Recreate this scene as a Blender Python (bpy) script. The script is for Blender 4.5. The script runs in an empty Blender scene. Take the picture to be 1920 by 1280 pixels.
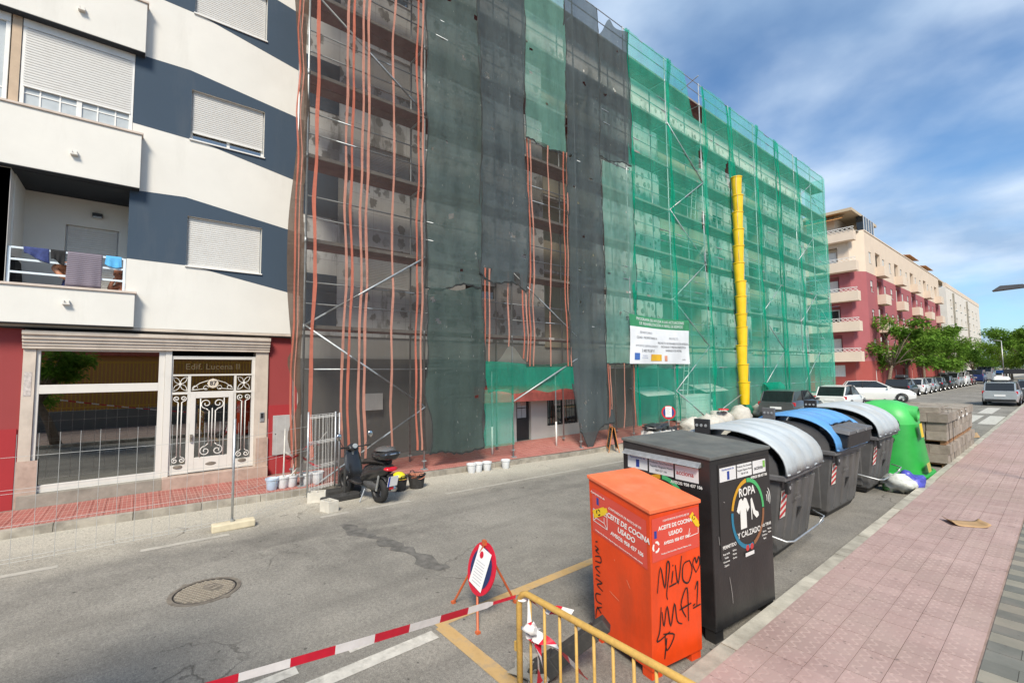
import bpy, math, random
from mathutils import Vector, Matrix
R_ = math.radians
random.seed(7)
SC = bpy.context.scene
COL = SC.collection

# ---------------------------------------------------------------- camera
CAM_H = 2.5
def _camera():
    yaw, pitch, roll = R_(50.741), R_(3.8), R_(-0.648)
    cy, sy, cp, sp = math.cos(yaw), math.sin(yaw), math.cos(pitch), math.sin(pitch)
    f = Vector((-sy * cp, cy * cp, sp)); r = Vector((cy, sy, 0)); u = r.cross(f)
    cr, sr = math.cos(roll), math.sin(roll)
    r2 = r * cr + u * sr; u2 = u * cr - r * sr
    m = Matrix(((r2.x, u2.x, -f.x, 0), (r2.y, u2.y, -f.y, 0), (r2.z, u2.z, -f.z, CAM_H), (0, 0, 0, 1)))
    c = bpy.data.cameras.new('camera'); c.sensor_width = 36; c.lens = 854.587 / 1920 * 36
    c.clip_start = 0.05; c.clip_end = 3000
    o = bpy.data.objects.new('camera', c); COL.objects.link(o); o.matrix_world = m
    SC.camera = o
_camera()

# ---------------------------------------------------------------- sky, sun, exposure
SKY_SEED = 3.7
SUN_EL, SUN_AZ = 45, 128          # elevation; compass bearing of the sun, measured from +Y clockwise
def _world():
    w = bpy.data.worlds.new('World'); SC.world = w; w.use_nodes = True
    nt = w.node_tree; nt.nodes.clear(); L = nt.links.new
    def nd(t, **k):
        n = nt.nodes.new(t)
        for a, b in k.items(): setattr(n, a, b)
        return n
    out = nd('ShaderNodeOutputWorld'); bg = nd('ShaderNodeBackground')
    sky = nd('ShaderNodeTexSky', sky_type='NISHITA', sun_disc=False, sun_elevation=R_(SUN_EL), sun_rotation=R_(SUN_AZ),
             air_density=1.0, dust_density=0.9, ozone_density=1.6)
    tc = nd('ShaderNodeTexCoord'); sep = nd('ShaderNodeSeparateXYZ')
    L(tc.outputs['Generated'], sep.inputs[0])
    zc = nd('ShaderNodeMath', operation='MAXIMUM'); zc.inputs[1].default_value = 0.0; L(sep.outputs['Z'], zc.inputs[0])
    za = nd('ShaderNodeMath', operation='ADD'); za.inputs[1].default_value = 0.22; L(zc.outputs[0], za.inputs[0])
    dx = nd('ShaderNodeMath', operation='DIVIDE'); L(sep.outputs['X'], dx.inputs[0]); L(za.outputs[0], dx.inputs[1])
    dy = nd('ShaderNodeMath', operation='DIVIDE'); L(sep.outputs['Y'], dy.inputs[0]); L(za.outputs[0], dy.inputs[1])
    cb = nd('ShaderNodeCombineXYZ'); L(dx.outputs[0], cb.inputs[0]); L(dy.outputs[0], cb.inputs[1]); cb.inputs[2].default_value = SKY_SEED
    n1 = nd('ShaderNodeTexNoise'); n1.inputs['Scale'].default_value = 1.5; n1.inputs['Detail'].default_value = 7
    n1.inputs['Roughness'].default_value = 0.48; n1.inputs['Distortion'].default_value = 0.1; L(cb.outputs[0], n1.inputs['Vector'])
    rp = nd('ShaderNodeValToRGB'); rp.color_ramp.elements[0].position = 0.37; rp.color_ramp.elements[1].position = 0.68
    rp.color_ramp.interpolation = 'EASE'; L(n1.outputs['Fac'], rp.inputs[0])
    n2 = nd('ShaderNodeTexNoise'); n2.inputs['Scale'].default_value = 2.6; n2.inputs['Detail'].default_value = 5; L(cb.outputs[0], n2.inputs['Vector'])
    cr = nd('ShaderNodeValToRGB'); cr.color_ramp.elements[0].position = 0.32; cr.color_ramp.elements[1].position = 0.66
    cr.color_ramp.elements[0].color = (2.1, 3.0, 4.3, 1); cr.color_ramp.elements[1].color = (4.3, 5.0, 5.9, 1); L(n2.outputs['Fac'], cr.inputs[0])
    tint = nd('ShaderNodeMixRGB', blend_type='MULTIPLY'); tint.inputs[0].default_value = 1.0
    L(sky.outputs[0], tint.inputs[1]); tint.inputs[2].default_value = (0.60, 0.81, 0.95, 1)
    mx = nd('ShaderNodeMixRGB'); L(rp.outputs[0], mx.inputs[0]); L(tint.outputs[0], mx.inputs[1]); L(cr.outputs[0], mx.inputs[2])
    L(mx.outputs[0], bg.inputs[0]); bg.inputs[1].default_value = 0.055
    L(bg.outputs[0], out.inputs[0])
_world()
def _sun():
    l = bpy.data.lights.new('sun', 'SUN'); l.energy = 1.5; l.angle = R_(16); l.color = (1.0, 0.91, 0.77)
    o = bpy.data.objects.new('sun', l); COL.objects.link(o)
    az, el = R_(SUN_AZ), R_(SUN_EL)
    d = Vector((math.sin(az) * math.cos(el), math.cos(az) * math.cos(el), math.sin(el)))
    o.rotation_euler = d.to_track_quat('Z', 'Y').to_euler()
    o.location = d * 60
_sun()
vs = SC.view_settings
vs.view_transform = 'Standard'; vs.look = 'None'; vs.gamma = 1; vs.use_curve_mapping = False; vs.exposure = 1.78
SC.render.engine = 'CYCLES'
cy_ = SC.cycles
cy_.max_bounces = 7; cy_.diffuse_bounces = 3; cy_.glossy_bounces = 3; cy_.transmission_bounces = 4
cy_.transparent_max_bounces = 20; cy_.use_denoising = True; cy_.caustics_reflective = False; cy_.caustics_refractive = False

# ---------------------------------------------------------------- helpers
class MB:
    """collects geometry; build() links it as ONE mesh object"""
    def __init__(s): s.v = []; s.f = []; s.mi = []; s.cur = 0
    def add(s, vs, fs):
        b = len(s.v); s.v += [tuple(p) for p in vs]
        s.f += [tuple(i + b for i in q) for q in fs]; s.mi += [s.cur] * len(fs); return s
    def box(s, x0, x1, y0, y1, z0, z1):
        return s.add([(x0,y0,z0),(x1,y0,z0),(x1,y1,z0),(x0,y1,z0),(x0,y0,z1),(x1,y0,z1),(x1,y1,z1),(x0,y1,z1)],
                     [(0,3,2,1),(4,5,6,7),(0,1,5,4),(1,2,6,5),(2,3,7,6),(3,0,4,7)])
    def cbox(s, c, d, rot=None):
        hx, hy, hz = d[0]/2, d[1]/2, d[2]/2
        ps = [Vector(p) for p in [(-hx,-hy,-hz),(hx,-hy,-hz),(hx,hy,-hz),(-hx,hy,-hz),(-hx,-hy,hz),(hx,-hy,hz),(hx,hy,hz),(-hx,hy,hz)]]
        if rot is not None: ps = [rot @ p for p in ps]
        c = Vector(c)
        return s.add([p + c for p in ps], [(0,3,2,1),(4,5,6,7),(0,1,5,4),(1,2,6,5),(2,3,7,6),(3,0,4,7)])
    def hexa(s, lo, hi):           # two 4-point loops
        return s.add(list(lo) + list(hi), [(0,3,2,1),(4,5,6,7),(0,1,5,4),(1,2,6,5),(2,3,7,6),(3,0,4,7)])
    def tube(s, pts, r, n=6, closed=False):
        pts = [Vector(p) for p in pts]; m = len(pts)
        rs = r if isinstance(r, (list, tuple)) else [r] * m
        vs = []; up = None
        for i, p in enumerate(pts):
            if closed: t = pts[(i+1) % m] - pts[i-1]
            else: t = pts[min(i+1, m-1)] - pts[max(i-1, 0)]
            t.normalize()
            if up is None:
                a = Vector((0,0,1)) if abs(t.z) < .9 else Vector((1,0,0)); up = a
            x = t.cross(up)
            if x.length < 1e-5: x = t.cross(Vector((.3,.8,.5)))
            x.normalize(); y = x.cross(t); up = y
            for k in range(n):
                a = 2*math.pi*k/n; vs.append(p + x*(rs[i]*math.cos(a)) + y*(rs[i]*math.sin(a)))
        fs = []
        for i in range(m if closed else m-1):
            j = (i+1) % m
            for k in range(n): fs.append((i*n+k, i*n+(k+1) % n, j*n+(k+1) % n, j*n+k))
        if not closed:
            fs.append(tuple(range(n-1, -1, -1))); fs.append(tuple((m-1)*n+k for k in range(n)))
        return s.add(vs, fs)
    def cyl(s, a, b, r, n=10, r2=None): return s.tube([a, b], [r, r if r2 is None else r2], n)
    def prism(s, poly, axis, a, b):
        def P(u, v, w): return (w,u,v) if axis == 'x' else ((u,w,v) if axis == 'y' else (u,v,w))
        n = len(poly)
        return s.add([P(u,v,a) for u,v in poly] + [P(u,v,b) for u,v in poly],
                     [tuple(range(n-1,-1,-1)), tuple(range(n,2*n))] + [(i,(i+1)%n,n+(i+1)%n,n+i) for i in range(n)])
    def lathe(s, prof, c=(0,0,0), n=20, caps=True, axis='z', sx=1, sy=1):
        vs = []
        for r, z in prof:
            for k in range(n):
                a = 2*math.pi*k/n; u, v = r*math.cos(a)*sx, r*math.sin(a)*sy
                p = (u,v,z) if axis == 'z' else ((z,u,v) if axis == 'x' else (u,z,v))
                vs.append((p[0]+c[0], p[1]+c[1], p[2]+c[2]))
        m = len(prof); fs = []
        for i in range(m-1):
            for k in range(n): fs.append((i*n+k, i*n+(k+1)%n, (i+1)*n+(k+1)%n, (i+1)*n+k))
        if caps: fs += [tuple(range(n-1,-1,-1)), tuple((m-1)*n+k for k in range(n))]
        return s.add(vs, fs)
    def grid(s, fn, nu, nv, keep=None):
        vs = [fn(i/nu, j/nv) for j in range(nv+1) for i in range(nu+1)]
        fs = []
        for j in range(nv):
            for i in range(nu):
                if keep and not keep((i+.5)/nu, (j+.5)/nv): continue
                fs.append((j*(nu+1)+i, j*(nu+1)+i+1, (j+1)*(nu+1)+i+1, (j+1)*(nu+1)+i))
        return s.add(vs, fs)
    def ribbon(s, pts, w, side):
        side = Vector(side).normalized(); vs = []
        ws = w if isinstance(w, (list, tuple)) else [w]*len(pts)
        for p, q in zip(pts, ws): p = Vector(p); vs += [p - side*q/2, p + side*q/2]
        return s.add(vs, [(2*i,2*i+1,2*i+3,2*i+2) for i in range(len(pts)-1)])
    def quad(s, a, b, c, d): return s.add([a,b,c,d], [(0,1,2,3)])
    def mesh(s, name, mats, smooth=False):
        me = bpy.data.meshes.new(name); me.from_pydata(s.v, [], s.f)
        if not isinstance(mats, (list, tuple)): mats = [mats]
        for m in mats: me.materials.append(m)
        if len(mats) > 1: me.polygons.foreach_set('material_index', s.mi)
        if smooth: me.polygons.foreach_set('use_smooth', [True]*len(me.polygons))
        me.update()
        if smooth and smooth is not True:
            try: me.set_sharp_from_angle(angle=R_(smooth))
            except Exception: pass
        return me
    def build(s, name, mats, parent=None, smooth=False, bevel=0, world=False):
        return link(name, s.mesh(name, mats, smooth), parent, bevel, world)

def link(name, me, parent=None, bevel=0, world=False):
    o = bpy.data.objects.new(name, me); COL.objects.link(o)
    if parent is not None:
        o.parent = parent
        if world: o.matrix_parent_inverse = WM[parent.name].inverted()
        WM[o.name] = WM[parent.name] if not world else Matrix.Identity(4)
    else: WM[o.name] = Matrix.Identity(4)
    if bevel:
        b = o.modifiers.new('bevel', 'BEVEL'); b.width = bevel; b.segments = 2; b.limit_method = 'ANGLE'; b.angle_limit = R_(40)
    return o
WM = {}
def tag(o, label, cat, group=None, kind=None):
    o['label'] = label; o['category'] = cat
    if group: o['group'] = group
    if kind: o['kind'] = kind
    return o
def thing(name, label, cat, loc=(0,0,0), rotz=0, group=None, scale=1):
    o = bpy.data.objects.new(name, None); COL.objects.link(o); o.empty_display_size = .2
    o.location = loc; o.rotation_euler = (0,0,rotz); o.scale = (scale,)*3
    WM[o.name] = Matrix.Translation(loc) @ Matrix.Rotation(rotz,4,'Z') @ Matrix.Scale(scale,4)
    return tag(o, label, cat, group)
def struct(o): o['kind'] = 'structure'; return o
def stuff(o): o['kind'] = 'stuff'; return o
def dup(root, loc, rotz=0, label=None, scale=None):
    r = root.copy(); COL.objects.link(r); r.location = loc; r.rotation_euler = (0,0,rotz)
    if scale: r.scale = (scale,)*3
    if label: r['label'] = label
    for ch in list(root.children):
        c = ch.copy(); COL.objects.link(c); c.parent = r
        for g in ch.children:
            d = g.copy(); COL.objects.link(d); d.parent = c
    return r
def text(body, size, mat, parent, origin, right, up, name='lettering', align='CENTER', world=True, ext=0.0008, bold=0, spacing=1):
    cu = bpy.data.curves.new(name, 'FONT'); cu.body = body; cu.size = size; cu.align_x = align; cu.align_y = 'CENTER'
    cu.extrude = ext; cu.resolution_u = 3; cu.offset = bold; cu.space_character = spacing
    cu.materials.append(mat)
    tmp = bpy.data.objects.new(name, cu); me = bpy.data.meshes.new_from_object(tmp); bpy.data.objects.remove(tmp); bpy.data.curves.remove(cu)
    if not me.materials: me.materials.append(mat)
    o = bpy.data.objects.new(name, me); COL.objects.link(o)
    r = Vector(right).normalized(); u = Vector(up).normalized(); u = (u - r*u.dot(r)).normalized(); n = r.cross(u)
    m = Matrix(((r.x,u.x,n.x,origin[0]),(r.y,u.y,n.y,origin[1]),(r.z,u.z,n.z,origin[2]),(0,0,0,1)))
    o.parent = parent
    if world: o.matrix_parent_inverse = WM[parent.name].inverted()
    o.matrix_basis = m
    return o
def sm(t): t = max(0,min(1,t)); return t*t*(3-2*t)
def lerp(a,b,t): return a+(b-a)*t
def rnd(a,b): return random.uniform(a,b)
def rotm(rx=0,ry=0,rz=0): return (Matrix.Rotation(rz,3,'Z') @ Matrix.Rotation(ry,3,'Y') @ Matrix.Rotation(rx,3,'X'))

# ---------------------------------------------------------------- materials
class NT:
    def __init__(s, name):
        s.m = bpy.data.materials.new(name); s.m.use_nodes = True; s.t = s.m.node_tree; s.t.nodes.clear()
        s.out = s.n('ShaderNodeOutputMaterial'); s._pos = None
    def n(s, t, **k):
        o = s.t.nodes.new(t)
        for a,b in k.items(): setattr(o,a,b)
        return o
    def l(s, a, b): s.t.links.new(a, b)
    def pos(s):
        if not s._pos: s._pos = s.n('ShaderNodeNewGeometry').outputs['Position']
        return s._pos
    def mapv(s, scale=(1,1,1), loc=(0,0,0), rot=(0,0,0), src=None):
        m = s.n('ShaderNodeMapping'); s.l(src or s.pos(), m.inputs[0])
        m.inputs['Scale'].default_value = scale; m.inputs['Location'].default_value = loc; m.inputs['Rotation'].default_value = rot
        return m.outputs[0]
    def noise(s, scale, detail=4, rough=.55, vec=None, dist=0):
        n = s.n('ShaderNodeTexNoise'); n.inputs['Scale'].default_value = scale; n.inputs['Detail'].default_value = detail
        n.inputs['Roughness'].default_value = rough; n.inputs['Distortion'].default_value = dist
        s.l(vec or s.pos(), n.inputs['Vector']); return n.outputs['Fac']
    def ramp(s, fac, a, b, ca=(0,0,0,1), cb=(1,1,1,1)):
        r = s.n('ShaderNodeValToRGB'); e = r.color_ramp.elements
        e[0].position = a; e[1].position = b; e[0].color = ca if len(ca)==4 else (*ca,1); e[1].color = cb if len(cb)==4 else (*cb,1)
        s.l(fac, r.inputs[0]); return r.outputs[0]
    def mix(s, fac, a, b, mode='MIX'):
        m = s.n('ShaderNodeMixRGB', blend_type=mode)
        for i,x in ((0,fac),(1,a),(2,b)):
            if hasattr(x,'is_output'): s.l(x, m.inputs[i])
            elif i == 0: m.inputs[0].default_value = x
            else: m.inputs[i].default_value = (*x,1) if len(x)==3 else x
        return m.outputs[0]
    def math(s, op, a, b=None, clamp=False):
        m = s.n('ShaderNodeMath', operation=op); m.use_clamp = clamp
        for i,x in ((0,a),(1,b)):
            if x is None: continue
            if hasattr(x,'is_output'): s.l(x, m.inputs[i])
            else: m.inputs[i].default_value = x
        return m.outputs[0]
    def sep(s, src=None):
        q = s.n('ShaderNodeSeparateXYZ'); s.l(src or s.pos(), q.inputs[0]); return q.outputs
    def bump(s, h, strength=.3, dist=.01):
        b = s.n('ShaderNodeBump'); b.inputs['Strength'].default_value = strength; b.inputs['Distance'].default_value = dist
        s.l(h, b.inputs['Height']); return b.outputs[0]
    def rand(s): return s.n('ShaderNodeObjectInfo').outputs['Random']
    def bsdf(s, col, rough=.6, metal=0, nrm=None, spec=.5, coat=0, alpha=None, trans=0):
        p = s.n('ShaderNodeBsdfPrincipled')
        if hasattr(col,'is_output'): s.l(col, p.inputs['Base Color'])
        else: p.inputs['Base Color'].default_value = (*col,1)
        if hasattr(rough,'is_output'): s.l(rough, p.inputs['Roughness'])
        else: p.inputs['Roughness'].default_value = rough
        p.inputs['Metallic'].default_value = metal; p.inputs['Specular IOR Level'].default_value = spec
        p.inputs['Coat Weight'].default_value = coat; p.inputs['Coat Roughness'].default_value = .08
        if nrm is not None: s.l(nrm, p.inputs['Normal'])
        return p.outputs[0]
    def done(s, sh): s.l(sh, s.out.inputs[0]); return s.m

def srgb(r,g,b):
    f = lambda c: (c/255/12.92 if c/255 <= .04045 else ((c/255+.055)/1.055)**2.4)
    return (f(r),f(g),f(b))
def mat(name, col, rough=.6, metal=0, var=.18, scale=3.0, bump=0, bscale=60, coat=0, rand=0, spec=.5, dirt=0, dirtcol=(.09,.075,.06), dscale=1.5, stretch=None, wav=0):
    t = NT(name); c = col
    if var:
        v = t.noise(scale, 5, .6)
        lo = tuple(x*(1-var) for x in col); hi = tuple(min(1,x*(1+var)) for x in col)
        c = t.ramp(v, .3, .7, lo, hi)
    if rand:
        k = t.ramp(t.rand(), 0, 1, (1-rand,)*3, (1+rand,)*3); c = t.mix(1.0, c, k, 'MULTIPLY')
    if dirt:
        vec = t.mapv(stretch) if stretch else None
        d = t.ramp(t.noise(dscale, 7, .68, vec), .48, .78); d = t.math('MULTIPLY', d, dirt)
        c = t.mix(d, c, dirtcol)
    nr = t.bump(t.math('ADD', t.noise(bscale, 3), t.math('MULTIPLY', t.noise(2.6, 3), wav)) if wav else t.noise(bscale, 3), bump, .01) if bump else None
    rr = rough
    if rough < .6 and var: rr = t.math('ADD', t.math('MULTIPLY', t.noise(scale*2, 4), .25), rough-.1)
    return t.done(t.bsdf(c, rr, metal, nr, spec, coat))

# ---------------------------------------------------------------- ground, road, pavements
FX = -12.26          # street front of the buildings
KX = -10.6           # left kerb
RX = -2.09           # right kerb
def gz(x, y):        # the roadway falls gently towards the left gutter
    d = -0.025*(min(max(y,-1.2),12)+1.2)
    d *= 1 - sm((y-14)/14)
    return d*sm((-x-6)/4.4)

def asphalt():
    t = NT('asphalt'); p = t.pos(); xyz = t.sep()
    big = t.noise(.35, 6, .62); mid = t.noise(2.2, 6, .65); fine = t.noise(95, 3, .7); grit = t.noise(240, 2, .6)
    c = t.ramp(big, .32, .7, (.14,.132,.12), (.262,.247,.222))
    c = t.mix(t.math('MULTIPLY', t.ramp(mid, .42, .75), .7), c, (.285,.268,.24)); 
    tr = t.ramp(t.noise(1.1, 5, .6, t.mapv((1.6,.16,1))), .5, .78); c = t.mix(t.math('MULTIPLY', tr, .6), c, (.12,.113,.103))
    # bleached, dusty strip along the left kerb (dried cement and dust)
    edge = t.math('ADD', xyz[0], t.math('MULTIPLY', t.math('SUBTRACT', t.noise(.9,5,.6), .5), 1.5))
    dust = t.ramp(t.math('MULTIPLY_ADD', edge, -.42), 3.35-.0, 3.95) if False else t.ramp(t.math('MULTIPLY', t.math('ADD', edge, 8.1), -.55), .0, .95)
    dust = t.math('MULTIPLY', dust, .8); c = t.mix(dust, c, (.50,.465,.395))
    # a few dark oily blots and pale scuffs
    bl = t.ramp(t.noise(1.9, 3, .5, t.mapv((1,.7,1),(7,3,0))), .71, .76); c = t.mix(t.math('MULTIPLY', bl, .6), c, (.05,.05,.05))
    pl = t.ramp(t.noise(.8, 6, .7, t.mapv((1,.5,1),(2,9,0))), .58, .8); c = t.mix(t.math('MULTIPLY', pl, .5), c, (.40,.38,.33))
    sp = t.ramp(t.noise(13, 2, .4), .73, .76); c = t.mix(t.math('MULTIPLY', sp, .7), c, (.045,.043,.04))
    # cracks
    v = t.n('ShaderNodeTexVoronoi', feature='DISTANCE_TO_EDGE'); v.inputs['Scale'].default_value = .42
    w = t.n('ShaderNodeVectorMath', operation='ADD'); t.l(p, w.inputs[0])
    nz = t.n('ShaderNodeTexNoise'); nz.inputs['Scale'].default_value = 1.8; nz.inputs['Detail'].default_value = 6; t.l(p, nz.inputs['Vector'])
    sc = t.n('ShaderNodeVectorMath', operation='SCALE'); sc.inputs['Scale'].default_value = .9; t.l(nz.outputs['Color'], sc.inputs[0]); t.l(sc.outputs[0], w.inputs[1])
    t.l(w.outputs[0], v.inputs['Vector'])
    ck = t.ramp(v.outputs['Distance'], .0, .007, (1,1,1), (0,0,0)); ckm = t.math('MULTIPLY', ck, t.ramp(t.noise(.5,3), .53, .63))
    c = t.mix(t.math('MULTIPLY', ckm, .7), c, (.06,.056,.05))
    c = t.mix(.55, c, t.mix(1.0, c, t.ramp(fine, .28, .72, (.25,.25,.25), (1.8,1.8,1.75)), 'MULTIPLY'))
    sp2 = t.noise(30, 3, .7); c = t.mix(.6, c, t.mix(1.0, c, t.ramp(sp2, .3, .7, (.62,.62,.62), (1.38,1.38,1.36)), 'MULTIPLY'))
    h = t.math('ADD', t.math('MULTIPLY', fine, .6), t.math('MULTIPLY', ckm, -1.5))
    return t.done(t.bsdf(c, .93, 0, t.bump(h, .55, .006), .25))
M_ASPH = asphalt()
M_KERB = mat('kerb_concrete', (.41,.385,.32), .9, 0, .25, 5, .5, 90, rand=.15, dirt=.6, dirtcol=(.16,.14,.11), dscale=3)
M_KERBL = mat('kerb_old', (.33,.30,.25), .92, 0, .3, 4, .5, 80, rand=.15, dirt=.75, dirtcol=(.10,.09,.075), dscale=2.5)
M_BASE = mat('mortar_bed', (.20,.17,.14), .95, 0, .2, 6)
M_GROUND = mat('dry_ground', (.23,.20,.15), .95, 0, .25, .4, .3, 6)
M_WPAINT = mat('road_paint_white', (.52,.50,.45), .8, 0, .15, 9, .2, 120, dirt=1.0, dirtcol=(.22,.21,.185), dscale=8)
M_WPAINT2 = mat('worn_road_paint', (.42,.395,.345), .85, 0, .12, 9, .2, 120, dirt=.9, dirtcol=(.27,.25,.215), dscale=5)
M_YPAINT = mat('road_paint_yellow', (.50,.33,.14), .8, 0, .15, 8, .2, 120, dirt=1.0, dirtcol=(.23,.205,.17), dscale=8)
M_IRON = mat('cast_iron', (.20,.175,.145), .6, .3, .3, 12, .4, 60, dirt=.6, dirtcol=(.30,.26,.2), dscale=5)

def tile_mat(name, ca, cb, pattern, groove=(.34,.22,.2), lite=(.6,.45,.43), rnds=.07):
    """cement paver: object-space relief pattern pressed into the face"""
    t = NT(name); tc = t.n('ShaderNodeTexCoord').outputs['Object']; x = t.sep(tc)
    c = t.ramp(t.noise(2.2, 6, .65), .3, .7, ca, cb)
    c = t.mix(1.0, c, t.ramp(t.rand(), 0, 1, (1-rnds,)*3, (1+rnds,)*3), 'MULTIPLY')
    st = t.ramp(t.noise(.55, 6, .7), .47, .72); c = t.mix(t.math('MULTIPLY', st, .6), c, (.24,.185,.15))
    st2 = t.ramp(t.noise(5.5, 5, .7), .62, .76); c = t.mix(t.math('MULTIPLY', st2, .55), c, (.14,.115,.10))
    gum = t.ramp(t.noise(17, 2, .4), .70, .73); c = t.mix(t.math('MULTIPLY', gum, .55), c, (.10,.085,.075))
    if pattern == 'curl':
        # meander: |v - a*sin(k u)| folded, twice per tile
        u = t.math('MULTIPLY', x[1], 57.1); s_ = t.math('SINE', u)
        s_ = t.math('MULTIPLY', t.math('MINIMUM', t.math('MAXIMUM', t.math('MULTIPLY', s_, 1.4), -1), 1), .022)
        fr = t.math('SUBTRACT', t.math('FRACT', t.math('MULTIPLY', t.math('SUBTRACT', x[0], s_), 9.09)), .5)
        d = t.math('ABSOLUTE', fr)
        g = t.ramp(d, .05, .13, (1,1,1), (0,0,0))
        wear = t.ramp(t.noise(1.3,4), .38, .66); c = t.mix(t.math('MULTIPLY', g, t.math('ADD', .08, t.math('MULTIPLY', wear, .30))), c, lite)
        nr = t.bump(t.math('ADD', t.math('MULTIPLY', g, -1), t.math('MULTIPLY', t.noise(120,3), .35)), .3, .005)
    elif pattern == 'bars':
        u = t.math('ABSOLUTE', t.math('SUBTRACT', t.math('FRACT', t.math('MULTIPLY', x[1], 15.0)), .5))
        v = t.math('ABSOLUTE', t.math('SUBTRACT', t.math('FRACT', t.math('MULTIPLY', x[0], 5.0)), .5))
        g = t.math('MAXIMUM', t.ramp(u, .40, .46), t.ramp(v, .44, .48))
        c = t.mix(t.math('MULTIPLY', g, .6), c, lite)
        nr = t.bump(t.math('MULTIPLY', g, -1), .5, .006)
    else:
        nr = t.bump(t.noise(140, 3), .35, .006)
    return t.done(t.bsdf(c, .85, 0, nr, .3))
M_PINK = tile_mat('pink_paver', (.335,.232,.213), (.445,.325,.302), 'curl', lite=(.62,.47,.42))
M_GREYT = [tile_mat('dark_grey_paver', (.13,.135,.12), (.20,.20,.18), None), tile_mat('pale_grey_paver', (.21,.20,.165), (.31,.29,.24), None)]
M_REDT = tile_mat('red_paver', (.32,.105,.085), (.45,.17,.14), 'bars', lite=(.55,.36,.31))

def build_ground():
    m = MB(); m.quad((-900,-300,-.5),(900,-300,-.5),(900,1500,-.5),(-900,1500,-.5))
    struct(m.build('ground', M_GROUND))
    m = MB()
    ys = [-14+.5*i for i in range(0,110)] + [41+8*i for i in range(0,60)]
    xs = [KX, -10, -9.4, -8.8, -8, -7, -6, -4, RX]
    vs = [(x,y,gz(x,y)) for y in ys for x in xs]; n = len(xs)
    m.add(vs, [(j*n+i, j*n+i+1, (j+1)*n+i+1, (j+1)*n+i) for j in range(len(ys)-1) for i in range(n-1)])
    road = struct(m.build('road', M_ASPH))
    m = MB(); m.quad((-80,39.3,-.006),(KX,39.3,-.006),(KX,54,-.006),(-80,54,-.006)); struct(m.build('side_road', M_ASPH))
    # painted lines (3 mm sheets on the road)
    def strip(x0,x1,y0,y1,mt,name,z=.004):
        q = MB(); k = max(1,int(abs(y1-y0)/.5))
        q.grid(lambda u,v: (lerp(x0,x1,u), lerp(y0,y1,v), gz(lerp(x0,x1,u),lerp(y0,y1,v))+z), 2, k)
        return q.build(name, mt, road)
    for a,b in ((-1.9,-.75),(.1,1.2),(2.6,3.1),(3.45,4.35),(5.2,9.4),(9.8,14.5),(15,22)): strip(-8.72,-8.60,a,b,M_WPAINT2,'parking_line')
    strip(-4.21,-4.08,2.36,13.5,M_YPAINT,'yellow_line'); strip(-4.08,-2.95,2.33,2.47,M_YPAINT,'yellow_line')
    for a,b in ((.4,1.12),(1.55,1.93),(-1.0,-.1)): strip(-4.36,-4.24,a,b,M_WPAINT,'dashed_line')
    strip(-4.08,-3.93,.2,2.28,M_WPAINT,'stop_line')
    for i in range(5): strip(-9.6+i*1.25,-9.1+i*1.25,29.2,33.6,M_WPAINT,'crossing_stripe')
    strip(-3.35,-2.8,35,40,M_WPAINT,'crossing_stripe'); strip(-3.4,-2.95,28.5,33.5,M_WPAINT,'crossing_stripe'); strip(-2.75,-2.2,28.5,33.5,M_WPAINT,'crossing_stripe')
    # tar-filled trench repair and small dark patches
    M_TAR = mat('tar_patch',(.115,.11,.10),.85,0,.35,9,.4,90,dirt=.9,dirtcol=(.22,.205,.185),dscale=6)
    rr = random.Random(5)
    pts = [(-7.95,2.72),(-7.3,2.80),(-6.7,2.95),(-6.15,2.98),(-5.6,3.05),(-5.1,3.1)]
    q = MB(); vs = []
    for i,(a,b) in enumerate([(lerp(pts[k][0],pts[k+1][0],f/5),lerp(pts[k][1],pts[k+1][1],f/5)) for k in range(5) for f in range(5)]):
        w_ = .05+.10*abs(math.sin(i*.37))*rr.uniform(.5,1.2); o_ = rr.uniform(-.05,.05); vs += [(a,b-w_+o_,gz(a,b)+.003),(a,b+w_+o_,gz(a,b)+.003)]
    q.add(vs,[(2*i,2*i+1,2*i+3,2*i+2) for i in range(len(vs)//2-1)]); q.build('tar_seam',M_TAR,road)
    # ---- right pavement
    m = MB(); m.box(RX+.14, 6.0, -14, 460, -.2, .122); rp = struct(m.build('right_pavement', mat('sand_joint', (.27,.20,.17), .95, 0, .25, 6)))
    ks = MB(); ks.prism([(RX,-.2),(RX+.16,-.2),(RX+.16,.125),(RX+.025,.128),(RX,.10)], 'y', -.496, .496); kme = ks.mesh('kerb_stone', M_KERB)
    for i in range(56):
        o = link('kerb_stone', kme, rp); o.location = (rnd(-.006,.006), -13.5+i, rnd(-.006,.004)); o.rotation_euler = (0,0,rnd(-.004,.004))
    m = MB(); m.prism([(RX,-.2),(RX+.16,-.2),(RX+.16,.125),(RX+.025,.128),(RX,.10)], 'y', 43.0, 460); stuff(m.build('far_kerb', M_KERB, rp))
    T = .22
    pm = MB(); pm.box(-T/2+.0018,T/2-.0018,-T/2+.0018,T/2-.0018,-.03,0); pme = pm.mesh('paver', M_PINK)
    x0 = RX+.165
    k = 0; rest = MB()
    for j in range(205):
        for i in range(6):
            x = x0+T*(i+.5)-.005; y = 2.2+T*(j+.5); z = .131+rnd(-.0018,.0018)
            if k < 296: 
                o = link('paver', pme, rp); o.location = (x,y,z); k += 1
            else: rest.box(x-T/2+.003,x+T/2-.003,y-T/2+.003,y+T/2-.003,z-.03,z)
    rest.box(x0,x0+6*T,47.4,460,.1,.13); stuff(rest.build('far_pavers', M_PINK, rp))
    gx = x0+6*T
    gms = []
    for a in (0,1):
        q = MB(); q.box(-.198,.198,-.098,.098,-.03,0); gms.append(q.mesh('grey_paver', M_GREYT[a]))
    k = 0; rest = MB()
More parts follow.
